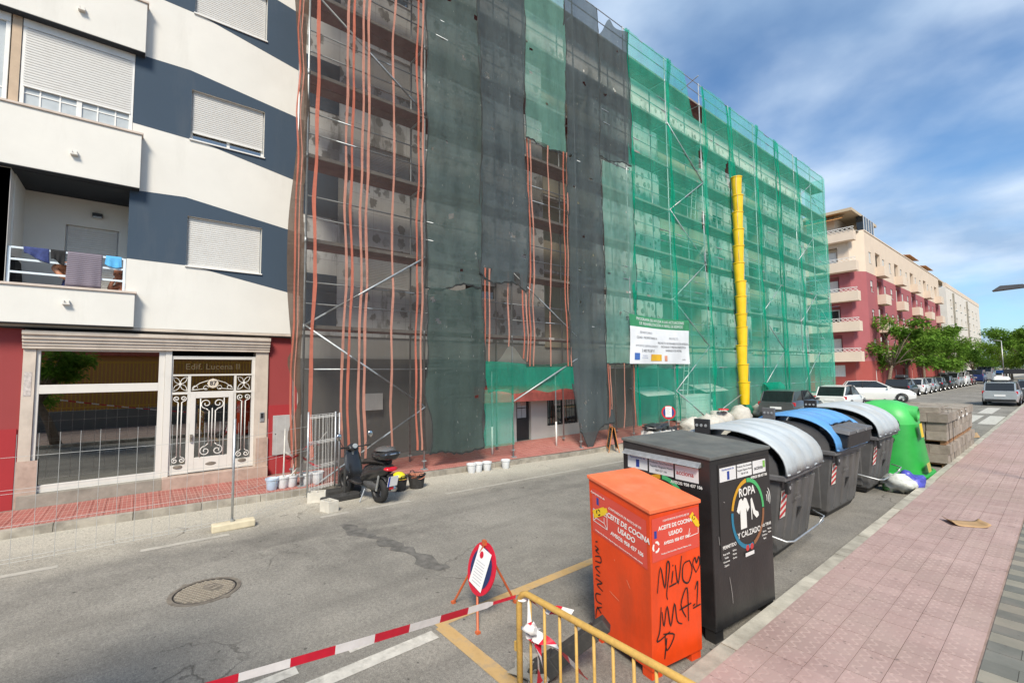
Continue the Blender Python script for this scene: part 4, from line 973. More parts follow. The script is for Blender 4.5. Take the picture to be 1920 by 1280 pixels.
    # gathered bags of green net
    for y,z,w,h,lb in ((27.6,.95,2.4,.8,'dark green net bag slung between two scaffold standards'),(24.0,.0,1.0,.75,'bunched green net end below the yellow chute')):
        t = thing('net_bundle',lb,'netting',(SX+.2,y,z))
        m = MB(); m.grid(lambda u,v: (.28*math.sin(v*math.pi)*.9+.03*math.sin(u*19+v*5), (u-.5)*w*(1-.12*v), h-v*h+.05*math.sin(u*13)*v),20,10); m.grid(lambda u,v: (-.15*math.sin(v*math.pi)+.03*math.sin(u*17+v*5), (u-.5)*w*(1-.12*v), h-v*h+.05*math.sin(u*13)*v),20,10)
        m.build('mesh_cloth',N_GRN2,t,smooth=True)
build_nets()

def build_chute():
    zs = [12.5,11.52,10.63,9.72,8.85,7.95,7.0,6.24,5.33,4.65,3.72,2.77,1.88,.8]
    C = thing('rubbish_chute','yellow plastic rubble chute hanging down the green netted scaffold','chute',(-10.5,23.85,.8))
    for i,(a,b) in enumerate(zip(zs,zs[1:])):
        dy = .05*math.sin(i*1.1); dx = .02*math.sin(i*2.3); tl = .05*math.sin(i*1.7+1)
        m = MB(); L = a-b
        m.lathe([(.205,-L-.06),(.235,-L*.6),(.262,-.05),(.285,-.045),(.285,.0),(.255,.0),(.245,-.05)],(0,0,0),22,False)
        rt = rotm(tl*.6,tl*.4,0); m.v = [tuple(rt @ Vector(p)+Vector((-10.5+dx,23.85+dy+(zs[0]-a)*-.02,a))) for p in m.v]
        s = m.build('chute_section',M_YEL,C,smooth=50,world=True)
        m = MB()
        for sgn in (-1,1):
            m.tube([(-10.5+dx+.12,23.85+dy+sgn*.27,a-.02),(-10.5+dx+.1,23.85+dy+sgn*.29,a-L*.5),(-10.5+dx+.1,23.85+dy+sgn*.25,b+.02)],.008,4)
        m.build('chain',M_TUBE,s,world=True)
build_chute()

def build_banner():
    T = thing('banner','white and green printed vinyl banner tied to the scaffold','banner',(-10.74,16.8,2.75))
    x0 = -10.74
    def pt(u,v):   # u along y 14.6..19.0, v up 2.77..4.70
        y = lerp(14.62,19.02,u)+.10*math.sin(v*math.pi)*(.5-u)*1.2; z = lerp(2.76,4.70,v)-.05*math.sin(u*math.pi)*v
        return (x0+.03*math.sin(u*6+v*2)+.025*math.sin(u*13-v*4)*(1-v)+.05*math.sin(u*math.pi)*math.sin(v*math.pi),y,z)
    M_V = mat('banner_white',(.74,.75,.77),.5,0,.05,3); M_G = mat('banner_green',(.035,.24,.10),.5,0,.25,3)
    m = MB(); m.grid(lambda u,v: pt(u,v*.76),40,16); m.build('white_panel',M_V,T,smooth=True,world=True)
    m = MB(); m.grid(lambda u,v: pt(u,.76+v*.24),40,6); m.build('green_header',M_G,T,smooth=True,world=True)
    def tx(s,size,u,v,mt,align='CENTER'):
        # lettering bent onto the banner surface
        p = pt(u,v); o = text(s,size,mt,T,(0,0,0),(1,0,0),(0,1,0),align=align,ext=0)
        me = o.data; o.matrix_basis = Matrix.Identity(4)
        for q in me.vertices:
            uu = u+q.co.x/4.4; vv = v+q.co.y/1.93; a = pt(uu,vv); q.co = (a[0]+.012,a[1],a[2])
    K = mat('banner_ink',(.10,.10,.11),.6,0,0); KW = mat('banner_white_ink',(.8,.82,.8),.5,0,0); KG = mat('banner_grey_ink',(.28,.28,.30),.6,0,0)
    tx('PROGRAMA DE AYUDA A LAS ACTUACIONES',.17,.50,.925,KW); tx('DE REHABILITACIÓN A NIVEL DE EDIFICIO',.17,.51,.835,KW)
    tx('BENEFICIARIO:',.13,.24,.65,KG); tx('CDAD. PROPIETARIOS A',.13,.25,.54,K); tx('IMPORTE SUBVENCIONADO:',.12,.25,.37,KG); tx('2.482.953,87 €',.15,.26,.27,K)
    tx('PROYECTO:',.13,.71,.56,KG); tx('PROYECTO DE REHABILITACIÓN INTEGRAL,',.125,.71,.45,K); tx('FACHADAS Y MEJORA ENERGÉTICA',.125,.71,.37,K); tx('BARRIADA DE MOTRIL',.13,.71,.29,K)
    def patch(u0,u1,v0,v1,mt,name): m = MB(); m.grid(lambda u,v: tuple(Vector(pt(lerp(u0,u1,u),lerp(v0,v1,v)))+Vector((.01,0,0))),8,5); m.build(name,mt,T,smooth=True,world=True)
    patch(.06,.13,.08,.22,mat('logo_blue',(.05,.13,.40),.5,0,.1),'logo_flag'); patch(.31,.49,.06,.20,mat('logo_yellow',(.75,.42,.02),.5,0,.1),'logo_box'); patch(.31,.325,.06,.20,mat('logo_red',(.55,.12,.05),.5,0,.1),'logo_box')
    patch(.54,.585,.06,.18,mat('logo_orange',(.65,.28,.18),.5,0,.2),'logo_crest'); 
    tx('Financiado por',.06,.21,.17,mat('logo_ink',(.10,.16,.40),.6,0,0)); tx('la Unión Europea',.06,.21,.125,mat('logo_ink',(.10,.16,.40),.6,0,0)); tx('ayudas',.09,.90,.10,K)
    m = MB()
    for u,v,dy,dz in ((0,1,-.25,.12),(1,1,.2,.1),(0,0,-.2,-.08),(1,0,.2,-.05),(.5,1,0,.15)): p = pt(u,v); m.tube([p,(p[0]-.1,p[1]+dy,p[2]+dz)],.007,4)
    m.build('tie_cord',M_BLACK,T,world=True)
build_banner()

# ---------------------------------------------------------------- recycling bins along the right kerb
M_ORG = mat('orange_steel',(.72,.062,.008),.38,0,.12,2.5,.16,30,dirt=.5,dirtcol=(.30,.055,.02),dscale=3.2,stretch=(1,1,.3),wav=2.5)
M_ORGT = mat('pale_orange_top',(.80,.16,.06),.5,0,.12,3,dirt=.35,dirtcol=(.75,.33,.22),dscale=4)  # lid colour set paler than the body, with paler blotches
M_BLKS = mat('black_steel',(.020,.020,.021),.36,0,.25,4,.14,40,wav=2.5,dirt=.4,dirtcol=(.075,.07,.065),dscale=1.6,stretch=(1,1,.5))
M_BLKT = mat('dusty_black_top',(.10,.105,.10),.75,0,.25,3,dirt=.6,dirtcol=(.22,.21,.18),dscale=2)
M_INKB = mat('spray_black',(.015,.012,.012),.6,0,0); M_INKW = mat('print_white',(.78,.77,.74),.5,0,0)
M_STK = mat('sticker_red',(.62,.075,.05),.45,0,.06,4); M_STKW = mat('sticker_white',(.72,.72,.72),.45,0,.06,4); M_STKY = mat('sticker_yellow',(.78,.52,.02),.45,0,.05,5); M_STKB = mat('sticker_blue',(.02,.05,.28),.45,0,.05,5)

def ribbons(parent,name,mt,strokes,frame,w=.012):
    """flat painted strokes on a face: frame(u,v) -> point, strokes = lists of (u,v)"""
    m = MB()
    for st in strokes:
        # smooth the polyline
        pts = []
        for i in range(len(st)-1):
            p0,p1,p2,p3 = st[max(i-1,0)],st[i],st[i+1],st[min(i+2,len(st)-1)]
            for k in range(4):
                t = k/4
                pts.append(tuple(.5*((2*p1[c])+(-p0[c]+p2[c])*t+(2*p0[c]-5*p1[c]+4*p2[c]-p3[c])*t*t+(-p0[c]+3*p1[c]-3*p2[c]+p3[c])*t**3) for c in (0,1)))
        pts.append(st[-1]); n = len(pts); vs = []
        for i,(a,b) in enumerate(pts):
            c,d = pts[min(i+1,n-1)],pts[max(i-1,0)]; dx,dy = c[0]-d[0],c[1]-d[1]; l = math.hypot(dx,dy) or 1
            ww = w*(.55+.45*math.sin(math.pi*min(1,(i+.5)/n)))/2
            vs += [frame(a-dy/l*ww,b+dx/l*ww),frame(a+dy/l*ww,b-dx/l*ww)]
        m.add(vs,[(2*i,2*i+1,2*i+3,2*i+2) for i in range(n-1)])
    return m.build(name,mt,parent)

def build_oil_bin():
    T = thing('oil_bin','bright orange used cooking oil container with black graffiti','bin',(-2.585,3.64,0),R_(-9))
    hx,hy = .385,.305; zl,zr = 1.50,1.36
    def zt(x): return lerp(zl,zr,(x+hx)/(2*hx))
    m = MB(); m.hexa([(-hx+.05,-hy,.07),(hx-.02,-hy,.07),(hx-.02,hy,.07),(-hx+.05,hy,.07)],[(-hx,-hy,zl-.03),(hx,-hy,zr-.03),(hx,hy,zr-.03),(-hx,hy,zl-.03)]); m.build('body',M_ORG,T,bevel=.006)
    e = .012
    m = MB(); m.hexa([(-hx-e,-hy-e,zl-.032),(hx+e,-hy-e,zr-.036),(hx+e,hy+e,zr-.036),(-hx-e,hy+e,zl-.032)],[(-hx-e,-hy-e,zl),(hx+e,-hy-e,zr-.004),(hx+e,hy+e,zr-.004),(-hx-e,hy+e,zl)]); m.build('lid',M_ORGT,T,bevel=.005)
    for x in (-.30,.30):
        for y in (-.24,.24): m = MB(); m.box(x-.05,x+.05,y-.06,y+.06,0,.072); m.build('foot',M_ORG,T)
    m = MB(); m.hexa([(-hx-.09,-.16,1.12),(-hx+.01,-.16,1.10),(-hx+.01,.12,1.10),(-hx-.09,.12,1.12)],[(-hx-.09,-.16,1.22),(-hx+.01,-.16,1.26),(-hx+.01,.12,1.26),(-hx-.09,.12,1.22)]); m.build('hatch',M_ORG,T,bevel=.008)
    # front face frame (facing the camera side, -y): u to the right along +x, v = height
    def xl(v): return lerp(-hx+.05,-hx,v/1.5)
    fy = -hy-.003
    F = lambda u,v: (u,fy-.001,v)
    sl = (zr-zl)/(2*hx)
    def fq(u0,u1,v0,v1,mt,name,d=0): m = MB(); m.quad((u0,fy-d,v0+sl*u0),(u1,fy-d,v0+sl*u1),(u1,fy-d,v1+sl*u1),(u0,fy-d,v1+sl*u0)); return m.build(name,mt,T)
    fq(-.335,.345,.93,1.325,M_STK,'front_sticker')
    R_f = Vector((1,0,sl)); U_f = Vector((0,0,1))
    def ft(s,size,u,v,mt=None,al='CENTER',b=0): text(s,size,mt or M_INKW,T,(u,fy-.002,v+sl*u),R_f,U_f,'lettering',al,False,.0005,b)
    ft('CONTENEDOR DE RECICLAJE DE',.027,.09,1.235); ft('ACEITE DE COCINA',.062,.105,1.168,b=.0015); ft('USADO',.062,.11,1.095,b=.0015); ft('AVISOS: 958 437 106',.045,.11,1.025,b=.001)
    ft('Producto: Para Domicilio y Pequeño Negocio, Ayuntamiento de Motril y medio ambiente',.0165,.0,.955)
    ft('Ayuntamiento de',.028,-.255,1.29)
    fq(-.27,-.24,1.20,1.265,M_STKB,'crest_sticker',.002)
    m = MB(); 
    for a,b in (((-.32,1.03),(-.13,1.03)),((-.32,1.03),(-.32,1.14)),((-.13,1.03),(-.13,1.14)),((-.32,1.14),(-.13,1.14)),((-.32,1.03),(-.28,1.07)),((-.13,1.03),(-.17,1.07)),((-.28,1.07),(-.17,1.07)),((-.28,1.07),(-.28,1.12)),((-.17,1.07),(-.17,1.12))):
        m.ribbon([(a[0],fy-.0022,a[1]+sl*a[0]),(b[0],fy-.0022,b[1]+sl*b[0])],.006,(b[1]-a[1],0,-(b[0]-a[0])) if a!=b else (0,0,1))
    m.build('basin_print',M_INKW,T)
    def bottle(c,ang,mt,pl,sc=1):
        m = MB(); pts = [(-.10,-.035),(.07,-.035),(.085,-.02),(.11,-.02),(.11,.02),(.085,.02),(.07,.035),(-.10,.035)]; ca,sa = math.cos(ang),math.sin(ang)
        vs = [pl(c[0]+sc*(a*ca-b*sa),c[1]+sc*(a*sa+b*ca)) for a,b in pts]; m.add(vs,[tuple(range(8))]); m.build('bottle_print',mt,T)
    bottle((-.225,1.145-sl*.225),R_(24),M_STKY,lambda u,v:(u,fy-.0035,v))
    ribbons(T,'recycle_print',M_INKB,[[(-.245+.025*math.cos(a),1.18+.025*math.sin(a)) for a in (k*2.09+.3,k*2.09+1.1,k*2.09+1.8)] for k in range(3)],lambda u,v:(u,fy-.0045,v),.012)
    # graffiti down the left of the front
    G = [[(-.30,.90),(-.27,.905)],[(-.31,.86),(-.26,.84),(-.30,.82),(-.25,.80)],[(-.31,.76),(-.24,.78),(-.23,.73),(-.31,.72)],[(-.25,.69),(-.31,.66),(-.24,.63)],[(-.30,.60),(-.25,.60)],[(-.31,.56),(-.22,.55),(-.29,.51),(-.21,.48)],[(-.24,.44),(-.31,.42),(-.30,.36),(-.23,.36)],[(-.23,.33),(-.30,.29),(-.32,.20)],[(-.30,.31),(-.24,.27)]]
    ribbons(T,'graffiti',M_INKB,G,F,.013)
    # right face (towards the pavement, +x): u along +y, v = height; face leans inward below
    def X(v): return lerp(hx-.02,hx,(v-.07)/(zr-.1))+.004
    P2 = lambda u,v: (X(v)+.001,u,v)
    m = MB(); m.quad((X(.93)-.001,-.29,.93),(X(.93)-.001,.29,.95),(X(1.30)-.001,.29,1.30),(X(1.30)-.001,-.29,1.28)); m.build('side_sticker',M_STK,T)
    lean = Vector((.02/(zr-.1),0,1))
    def rt(s,size,u,v,b=0): text(s,size,M_INKW,T,(X(v)+.0015,u,v),(0,1,.02),lean,'lettering','CENTER',False,.0005,b)
    rt('CONTENEDOR DE RECICLAJE DE',.022,.0,1.25); rt('ACEITE DE COCINA',.046,-.01,1.195,.0012); rt('USADO',.05,-.01,1.13,.0012); rt('AVISOS: 958 437 106',.035,.0,1.065,.001); rt('Producto: Para Domicilio y Pequeño Negocio, Ayto.',.0175,0,.985)
    m = MB(); m.quad(P2(-.265,1.12),P2(-.235,1.12),P2(-.235,1.18),P2(-.265,1.18)); m.build('crest_sticker',M_STKB,T)
    ribbons(T,'recycle_print',M_INKW,[[(-.245+.035*math.cos(a),1.05+.04*math.sin(a)) for a in (k*2.09+.3,k*2.09+1.1,k*2.09+1.8)] for k in range(3)],P2,.02)
    bottle((.235,1.19),R_(-50),M_STKY,lambda u,v:(X(v)+.003,u,v),.75)
    ribbons(T,'recycle_print',M_INKB,[[(.22+.016*math.cos(a),1.215+.02*math.sin(a)) for a in (k*2.09+.3,k*2.09+1.1,k*2.09+1.8)] for k in range(3)],lambda u,v:(X(v)+.004,u,v),.008)
    ribbons(T,'basin_print',M_INKW,[[(.15,1.06),(.28,1.07)],[(.15,1.06),(.17,1.13)],[(.28,1.07),(.28,1.16)],[(.15,1.06),(.18,1.09)]],P2,.006)
    G = [[(-.24,.68),(-.20,.88),(-.15,.70),(-.12,.90),(-.09,.86),(-.13,.66),(-.12,.60)],[(-.07,.72),(-.05,.82)],[(-.055,.86),(-.045,.865)],[(-.10,.70),(-.01,.71)],[(-.02,.86),(.01,.70),(.06,.92)],[(.16,.86),(.08,.84),(.07,.72),(.14,.68),(.19,.78),(.16,.86)],[(.24,.74),(.20,.82),(.23,.87),(.25,.82),(.28,.87),(.29,.80),(.24,.74)],
         [(-.20,.56),(-.22,.38),(-.25,.30),(-.10,.34)],[(-.19,.52),(-.17,.40),(-.13,.55),(-.09,.38),(-.04,.55),(-.01,.40),(.05,.36)],[(.10,.40),(.04,.52),(.12,.64),(.13,.36)],[(.02,.48),(.17,.50)],[(.19,.47),(.22,.48)],[(.22,.60),(.26,.66),(.24,.46)],[(.19,.45),(.29,.46)],[(-.18,.34),(-.05,.30),(-.14,.20),(-.16,.33)],[(-.14,.30),(-.17,.14)]]
    ribbons(T,'graffiti',M_INKB,G,P2,.015)
    ribbons(T,'scratch',mat('bare_scratch',(.75,.30,.18),.6,0,0),[[(.10,.70),(.14,.64)],[(-.05,.82),(-.04,.81)],[(-.12,.52),(.0,.48)]],F,.006)
build_oil_bin()

def build_clothes_bin():
    T = thing('clothes_bin','black steel clothes and shoes container with a coloured ring print','bin',(-2.66,4.72,0),R_(-5))
    hx,hy,zt = .53,.535,1.70
    def zz(x): return lerp(1.75,1.68,(x+hx)/(2*hx))
    m = MB(); m.hexa([(-hx,-hy,.11),(hx,-hy,.11),(hx,hy,.11),(-hx,hy,.11)],[(-hx,-hy,1.72),(hx,-hy,1.655),(hx,hy,1.655),(-hx,hy,1.72)]); m.build('body',M_BLKS,T,bevel=.008)
    e = .012; m = MB(); m.hexa([(-hx-e,-hy-e,1.72),(hx+e,-hy-e,1.652),(hx+e,hy+e,1.652),(-hx-e,hy+e,1.72)],[(-hx-e,-hy-e,1.752),(hx+e,-hy-e,1.684),(hx+e,hy+e,1.684),(-hx-e,hy+e,1.752)]); m.build('roof',[M_BLKT],T,bevel=.006)
    for x in (-hx+.07,hx-.07):
        m = MB(); m.box(x-.05,x+.05,-hy+.01,-hy+.14,0,.112); m.build('foot',M_BLKS,T); m = MB(); m.box(x-.05,x+.05,hy-.14,hy-.01,0,.112); m.build('foot',M_BLKS,T)
    # right face
    X = hx+.002
    m = MB(); m.box(X,X+.004,-.42,.50,.72,1.60); m.build('print_panel',mat('print_black',(.028,.026,.026),.42,0,.15,4),T)
    X += .006
    P2 = lambda u,v: (X,u,v)
    def q(u0,u1,v0,v1,mt,name): m = MB(); m.quad(P2(u0,v0),P2(u1,v0),P2(u1,v1),P2(u0,v1)); return m.build(name,mt,T)
    def rt(s,size,u,v,mt=None,b=0,al='CENTER'): text(s,size,mt or M_INKW,T,(X+.001,u,v),(0,1,0),(0,0,1),'lettering',al,False,.0005,b)
    q(-.40,-.12,1.435,1.565,M_STKW,'white_label'); q(-.10,.17,1.435,1.565,M_STKW,'white_label'); q(.19,.44,1.435,1.565,M_STKW,'white_label')
    dk = mat('label_ink',(.05,.05,.06),.6,0,0)
    rt('Ayuntamiento de',.03,-.26,1.545,mat('label_blue_ink',(.05,.10,.35),.6,0,0)); m = MB(); m.quad((X+.001,-.275,1.445),(X+.001,-.235,1.445),(X+.001,-.235,1.525),(X+.001,-.275,1.525)); m.build('crest_sticker',M_STKB,T)
    for i,s in enumerate(('Producto: Para Domicilio','Pequeño Negocio Motril','958 437 106')): rt(s,.026,.035,1.54-.036*i,dk)
    rt('acciona',.055,.30,1.49,dk,.001); m = MB(); m.quad((X+.001,.385,1.48),(X+.001,.43,1.48),(X+.001,.43,1.55),(X+.001,.385,1.55)); m.build('logo_green',mat('logo_green',(.20,.45,.08),.5,0,.2),T)
    rt('AVISOS: 958 437 106',.036,.30,1.405,b=.001)
    def arc(a0,a1,col,r=.285,w=.036):
        m = MB(); n = 20; vs = []
        for i in range(n+1):
            a = R_(lerp(a0,a1,i/n)); vs += [(X+.0015,.07+(r-w/2)*math.cos(a),1.075+(r-w/2)*1.12*math.sin(a)),(X+.0015,.07+(r+w/2)*math.cos(a),1.075+(r+w/2)*1.12*math.sin(a))]
        m.add(vs,[(2*i,2*i+1,2*i+3,2*i+2) for i in range(n)]); m.build('ring_print',mat('ring_ink',col,.5,0,0),T)
    arc(2,92,(.07,.42,.14)); arc(94,168,(.62,.32,.02)); arc(172,284,(.02,.18,.30)); arc(287,360,(.26,.11,.05))
    rt('ROPA',.115,.06,1.285,b=.002); rt('Y CALZADO',.075,.075,.885,b=.001); rt('PERMITIDO',.045,-.28,.83,b=.0005); rt('NO TIRAR',.042,.40,.90,b=.0005)
    for i,s in enumerate(('Ropa usada','Toallas','Cinturones','Zapatos')): rt(s,.024,-.34,.77-.035*i); rt(('Bolsos','Mantas','Gorras','')[i],.024,-.20,.775-.035*i)
    for i,s in enumerate(('Basura','Colchones','Papel')): rt(s,.024,.36,.84-.035*i); rt(('Plástico','Vidrio','')[i],.024,.46,.85-.035*i)
    m = MB(); sh = [(-.055,.94),(.055,.94),(.055,1.13),(.075,1.09),(.115,1.125),(.065,1.22),(.03,1.235),(.0,1.205),(-.03,1.235),(-.065,1.22),(-.115,1.125),(-.075,1.09),(-.055,1.13)]
    m.add([(X+.0015,u-.02,v) for u,v in sh],[(0,1,2,12),(2,3,4,5),(2,5,6,7),(12,2,7),(12,7,8,9),(12,9,10,11)]); m.build('shirt_print',M_INKW,T)
    m = MB(); hs = [(.12,1.20),(.145,1.215),(.20,1.08),(.255,1.055),(.265,1.02),(.22,1.0),(.165,1.05),(.14,1.12),(.138,1.0),(.126,1.0)]; m.add([(X+.0015,u,v) for u,v in hs],[(0,1,7),(1,2,6,7),(2,3,4,5,6),(0,7,8,9)]); m.build('shoe_print',M_INKW,T)
    ribbons(T,'wave_print',M_INKW,[[(.40+r*math.cos(a),1.16+r*1.3*math.sin(a)) for a in (-.5,0,.5,.9)] for r in (.04,.07,.10)],lambda u,v:(X+.0015,u,v),.012)
    for u in (.03,.11): m = MB(); m.lathe([(.03,X+.0015),(.001,X+.002)],(0,u,.745),14,False,'x'); m.build('stop_print',mat('stop_red',(.5,.04,.04),.5,0,0),T)
    q(-.01,.15,.665,.70,M_STKW,'white_label')
    # front face (facing -y)
    Y = -hy-.002
    def fq(u0,u1,v0,v1,mt,name): m = MB(); m.quad((u0,Y-.001,v0),(u1,Y-.001,v0),(u1,Y-.001,v1),(u0,Y-.001,v1)); return m.build(name,mt,T)
    def ft(s,size,u,v,mt=None,b=0): text(s,size,mt or M_INKW,T,(u,Y-.002,v),(1,0,0),(0,0,1),'lettering','CENTER',False,.0005,b)
    fq(-.46,-.19,1.44,1.58,M_STKW,'white_label'); fq(-.17,.13,1.43,1.57,M_STKW,'white_label'); fq(.15,.41,1.42,1.56,M_STKW,'white_label')
    ft('Ayuntamiento de',.03,-.325,1.56,mat('label_blue_ink',(.05,.10,.35),.6,0,0)); m = MB(); m.quad((-.345,Y-.002,1.46),(-.30,Y-.002,1.46),(-.30,Y-.002,1.54),(-.345,Y-.002,1.54)); m.build('crest_sticker',M_STKB,T)
    for i,s in enumerate(('Producto: Para Domicilio','Pequeño Negocio Motril','958 437 106')): ft(s,.028,-.02,1.545-.04*i,dk)
    ft('acciona',.065,.26,1.49,mat('label_red_ink',(.45,.05,.05),.6,0,0),.001); ft('AVISOS: 958 437 106',.04,.27,1.385,b=.001)
    m = MB(); m.hexa([(-.50,Y-.05,1.59),(.44,Y-.05,1.575),(.44,Y+.001,1.575),(-.50,Y+.001,1.59)],[(-.50,Y-.045,1.598),(.44,Y-.045,1.583),(.44,Y+.001,1.62),(-.50,Y+.001,1.635)]); m.build('drop_flap',M_STEEL,T)
    def farc(a0,a1,col,r=.30,w=.04):
        m = MB(); n = 20; vs = []
        for i in range(n+1):
            a = R_(lerp(a0,a1,i/n)); vs += [(-.02+(r-w/2)*math.cos(a),Y-.002,1.08+(r-w/2)*1.1*math.sin(a)),(-.02+(r+w/2)*math.cos(a),Y-.002,1.08+(r+w/2)*1.1*math.sin(a))]
        m.add(vs,[(2*i,2*i+1,2*i+3,2*i+2) for i in range(n)]); m.build('ring_print',mat('ring_ink',col,.5,0,0),T)
    farc(2,88,(.07,.45,.18)); farc(92,168,(.62,.32,.02)); farc(172,284,(.02,.18,.30)); ft('ROPA',.12,-.02,1.27,b=.002)
    ribbons(T,'scratch',mat('steel_scratch',(.35,.34,.33),.6,0,0),[[(-.45,.95),(-.44,.87)],[(-.30,.55),(-.27,.40),(-.26,.30)],[(-.35,1.25),(-.33,1.24)]],P2,.006)
build_clothes_bin()

M_CBODY = mat('dark_grey_plastic',(.098,.098,.10),.5,0,.18,3,.06,60,dirt=.5,dirtcol=(.16,.14,.12),dscale=2.2,stretch=(1,1,.3))
M_CRIM = mat('mid_grey_plastic',(.12,.12,.125),.5,0,.15,3,.06,60)
M_LIDG = mat('pale_grey_lid',(.42,.465,.495),.58,0,.12,2,.05,30,dirt=.7,dirtcol=(.34,.30,.24),dscale=1.4)
M_LIDB = mat('blue_lid',(.10,.30,.62),.42,0,.12,2,.05,30,dirt=.35,dirtcol=(.30,.38,.50),dscale=1.8)
M_CREFL = mat('reflector_white',(.75,.74,.68),.4,0,.05); M_CREFR = mat('reflector_red',(.55,.02,.03),.4,0,.05)
def container(label,x,y,lid,flap,seed,L=1.40,bar=True):
    T = thing('waste_container',label,'container',(x,y,0),R_(rnd(-2,2)),'side loading waste containers by the kerb')
    h = L/2; zr = 1.12
    # body: local x from -.78 (road) to +.78 (pavement)
    lo = [(-.62,-h+.07),(.62,-h+.07),(.62,h-.07),(-.62,h-.07)]; hi = [(-.76,-h+.02),(.76,-h+.02),(.76,h-.02),(-.76,h-.02)]
    m = MB(); m.hexa([(a,b,.10) for a,b in lo],[(a,b,zr) for a,b in hi])
    b = m.build('body',M_CBODY,T,bevel=.035)
    m = MB(); m.hexa([(a*.9,c*.93,.03) for a,c in lo],[(a*.97,c*.98,.12) for a,c in lo]); m.build('base',M_BLACK,T)
    # stiffening ribs on the pavement face and the end face
    for k in range(4):
        yy = lerp(-h+.32,h-.16,k/3); m = MB(); m.hexa([(.61,yy-.05,.16),(.645,yy-.035,.16),(.645,yy+.035,.16),(.61,yy+.05,.16)],[(.73,yy-.06,zr-.12),(.785,yy-.045,zr-.12),(.785,yy+.045,zr-.12),(.73,yy+.06,zr-.12)]); m.build('rib',M_CBODY,T,bevel=.012)
    for xx in (-.45,.42):
        m = MB(); m.hexa([(xx-.10,-h+.075,.16),(xx+.10,-h+.075,.16),(xx+.10,-h+.03,.16),(xx-.10,-h+.03,.16)],[(xx-.11,-h+.03,zr-.1),(xx+.11,-h+.03,zr-.1),(xx+.11,-h-.02,zr-.1),(xx-.11,-h-.02,zr-.1)]); m.build('rib',M_CBODY,T,bevel=.012)
    m = MB(); 
    for (xa,xb,ya,yb) in ((-.83,.83,-h-.03,-h+.03),(-.83,.83,h-.03,h+.03),(-.83,-.76,-h+.03,h-.03),(.76,.83,-h+.03,h-.03)): m.box(xa,xb,ya,yb,zr-.04,zr+.03)
    m.build('rim',M_CRIM,T,bevel=.012)
    # cheeks under the lid at each end
    prof = []
    for i in range(15):
        a = math.pi*i/14; prof.append((-.02+.74*math.cos(a)*(1 if math.cos(a)>0 else .95), zr+.03+.455*math.sin(a)**.85))
    for yy in (-h+.02,h-.07): m = MB(); m.prism(prof,'y',yy,yy+.05); m.build('end_cheek',M_CBODY,T)
    # lid: ridged shell
    np_ = 22; arc = []
    for i in range(np_+1):
        a = math.pi*(i/np_); ca = math.cos(a); sx = .845 if ca > 0 else .82
        arc.append((ca*sx-.0, zr+.045+(.53 if ca<.2 else .53)*math.sin(a)**.80))
    m = MB(); ny = 40; top = []
    def sec(v):
        yy = lerp(-h-.04,h+.04,v); r = 0
        for c in (.14,.38,.62,.86):
            r = max(r,.042*(1-sm((abs(v-c)-.06)/.025)))
        edge = .02*sm((.03-min(v,1-v))/.03)
        return yy,r-edge
    vs = []
    for j in range(ny+1):
        yy,r = sec(j/ny)
        for i,(a,b_) in enumerate(arc):
            t_ = math.sin(math.pi*i/np_); q = 1+(r*.9)*t_/.6; vs.append((a*(1+r*.4),yy,zr+.045+(b_-zr-.045)*q))
    n = np_+1; m.add(vs,[(j*n+i,j*n+i+1,(j+1)*n+i+1,(j+1)*n+i) for j in range(ny) for i in range(np_) if not (flap and i < 5 and 6 <= j < 34)])
    o = m.build('lid',lid,T,smooth=45); s = o.modifiers.new('t','SOLIDIFY'); s.thickness = .02; s.offset = -1
    # folded lip along the front
    m = MB(); m.tube([(.855,lerp(-h-.03,h+.03,i/8),zr+.045+.008*math.sin(i*2+seed)) for i in range(9)],.016,6); m.build('lid_lip',lid,T,smooth=True)
    if flap:
        m = MB(); m.hexa([(.60,-h+.16,zr+.08),(.96,-h+.16,zr+.08),(.96,h-.14,zr+.08),(.60,h-.14,zr+.08)],[(.50,-h+.16,zr+.38),(1.0,-h+.16,zr+.32),(1.0,h-.14,zr+.32),(.50,h-.14,zr+.38)]); m.build('paper_slot',M_BLACK,T,bevel=.015)
        for i in range(3): m = MB(); yy = lerp(-h+.3,h-.3,i/2); m.hexa([(.53,yy-.19,zr+.36),(1.01,yy-.19,zr+.30),(1.01,yy+.19,zr+.30),(.53,yy+.19,zr+.36)],[(.53,yy-.15,zr+.43),(1.01,yy-.15,zr+.36),(1.01,yy+.15,zr+.36),(.53,yy+.15,zr+.43)]); m.build('slot_hood',M_CRIM,T,bevel=.01)
    # black hinge bracket near the top, on the near end
    m = MB(); m.hexa([(-.40,-h-.09,zr+.28),(-.18,-h-.09,zr+.28),(-.18,-h-.045,zr+.28),(-.40,-h-.045,zr+.28)],[(-.41,-h-.10,zr+.70),(-.17,-h-.10,zr+.70),(-.17,-h-.045,zr+.70),(-.41,-h-.045,zr+.70)]); k = m.build('hinge_bracket',M_BLACK if not flap else M_CRIM,T,bevel=.01)
    for i in range(3): m = MB(); m.lathe([(.022,-h-.097),(.022,-h-.108),(.001,-h-.109)],(-.36+i*.07,0,zr+.61),10,False,'y'); m.build('bolt',M_STEEL,k)
    # hazard reflector on the near end and lock box at the pavement corner
    def HX(v): return lerp(.62,.76,(v-.10)/(zr-.10))+.012
    st = MB(); st.quad((HX(.58),-h+.05,.58),(HX(.58),-h+.25,.58),(HX(.95),-h+.24,.95),(HX(.95),-h+.04,.95)); s_ = st.build('hazard_plate',M_CREFL,T)
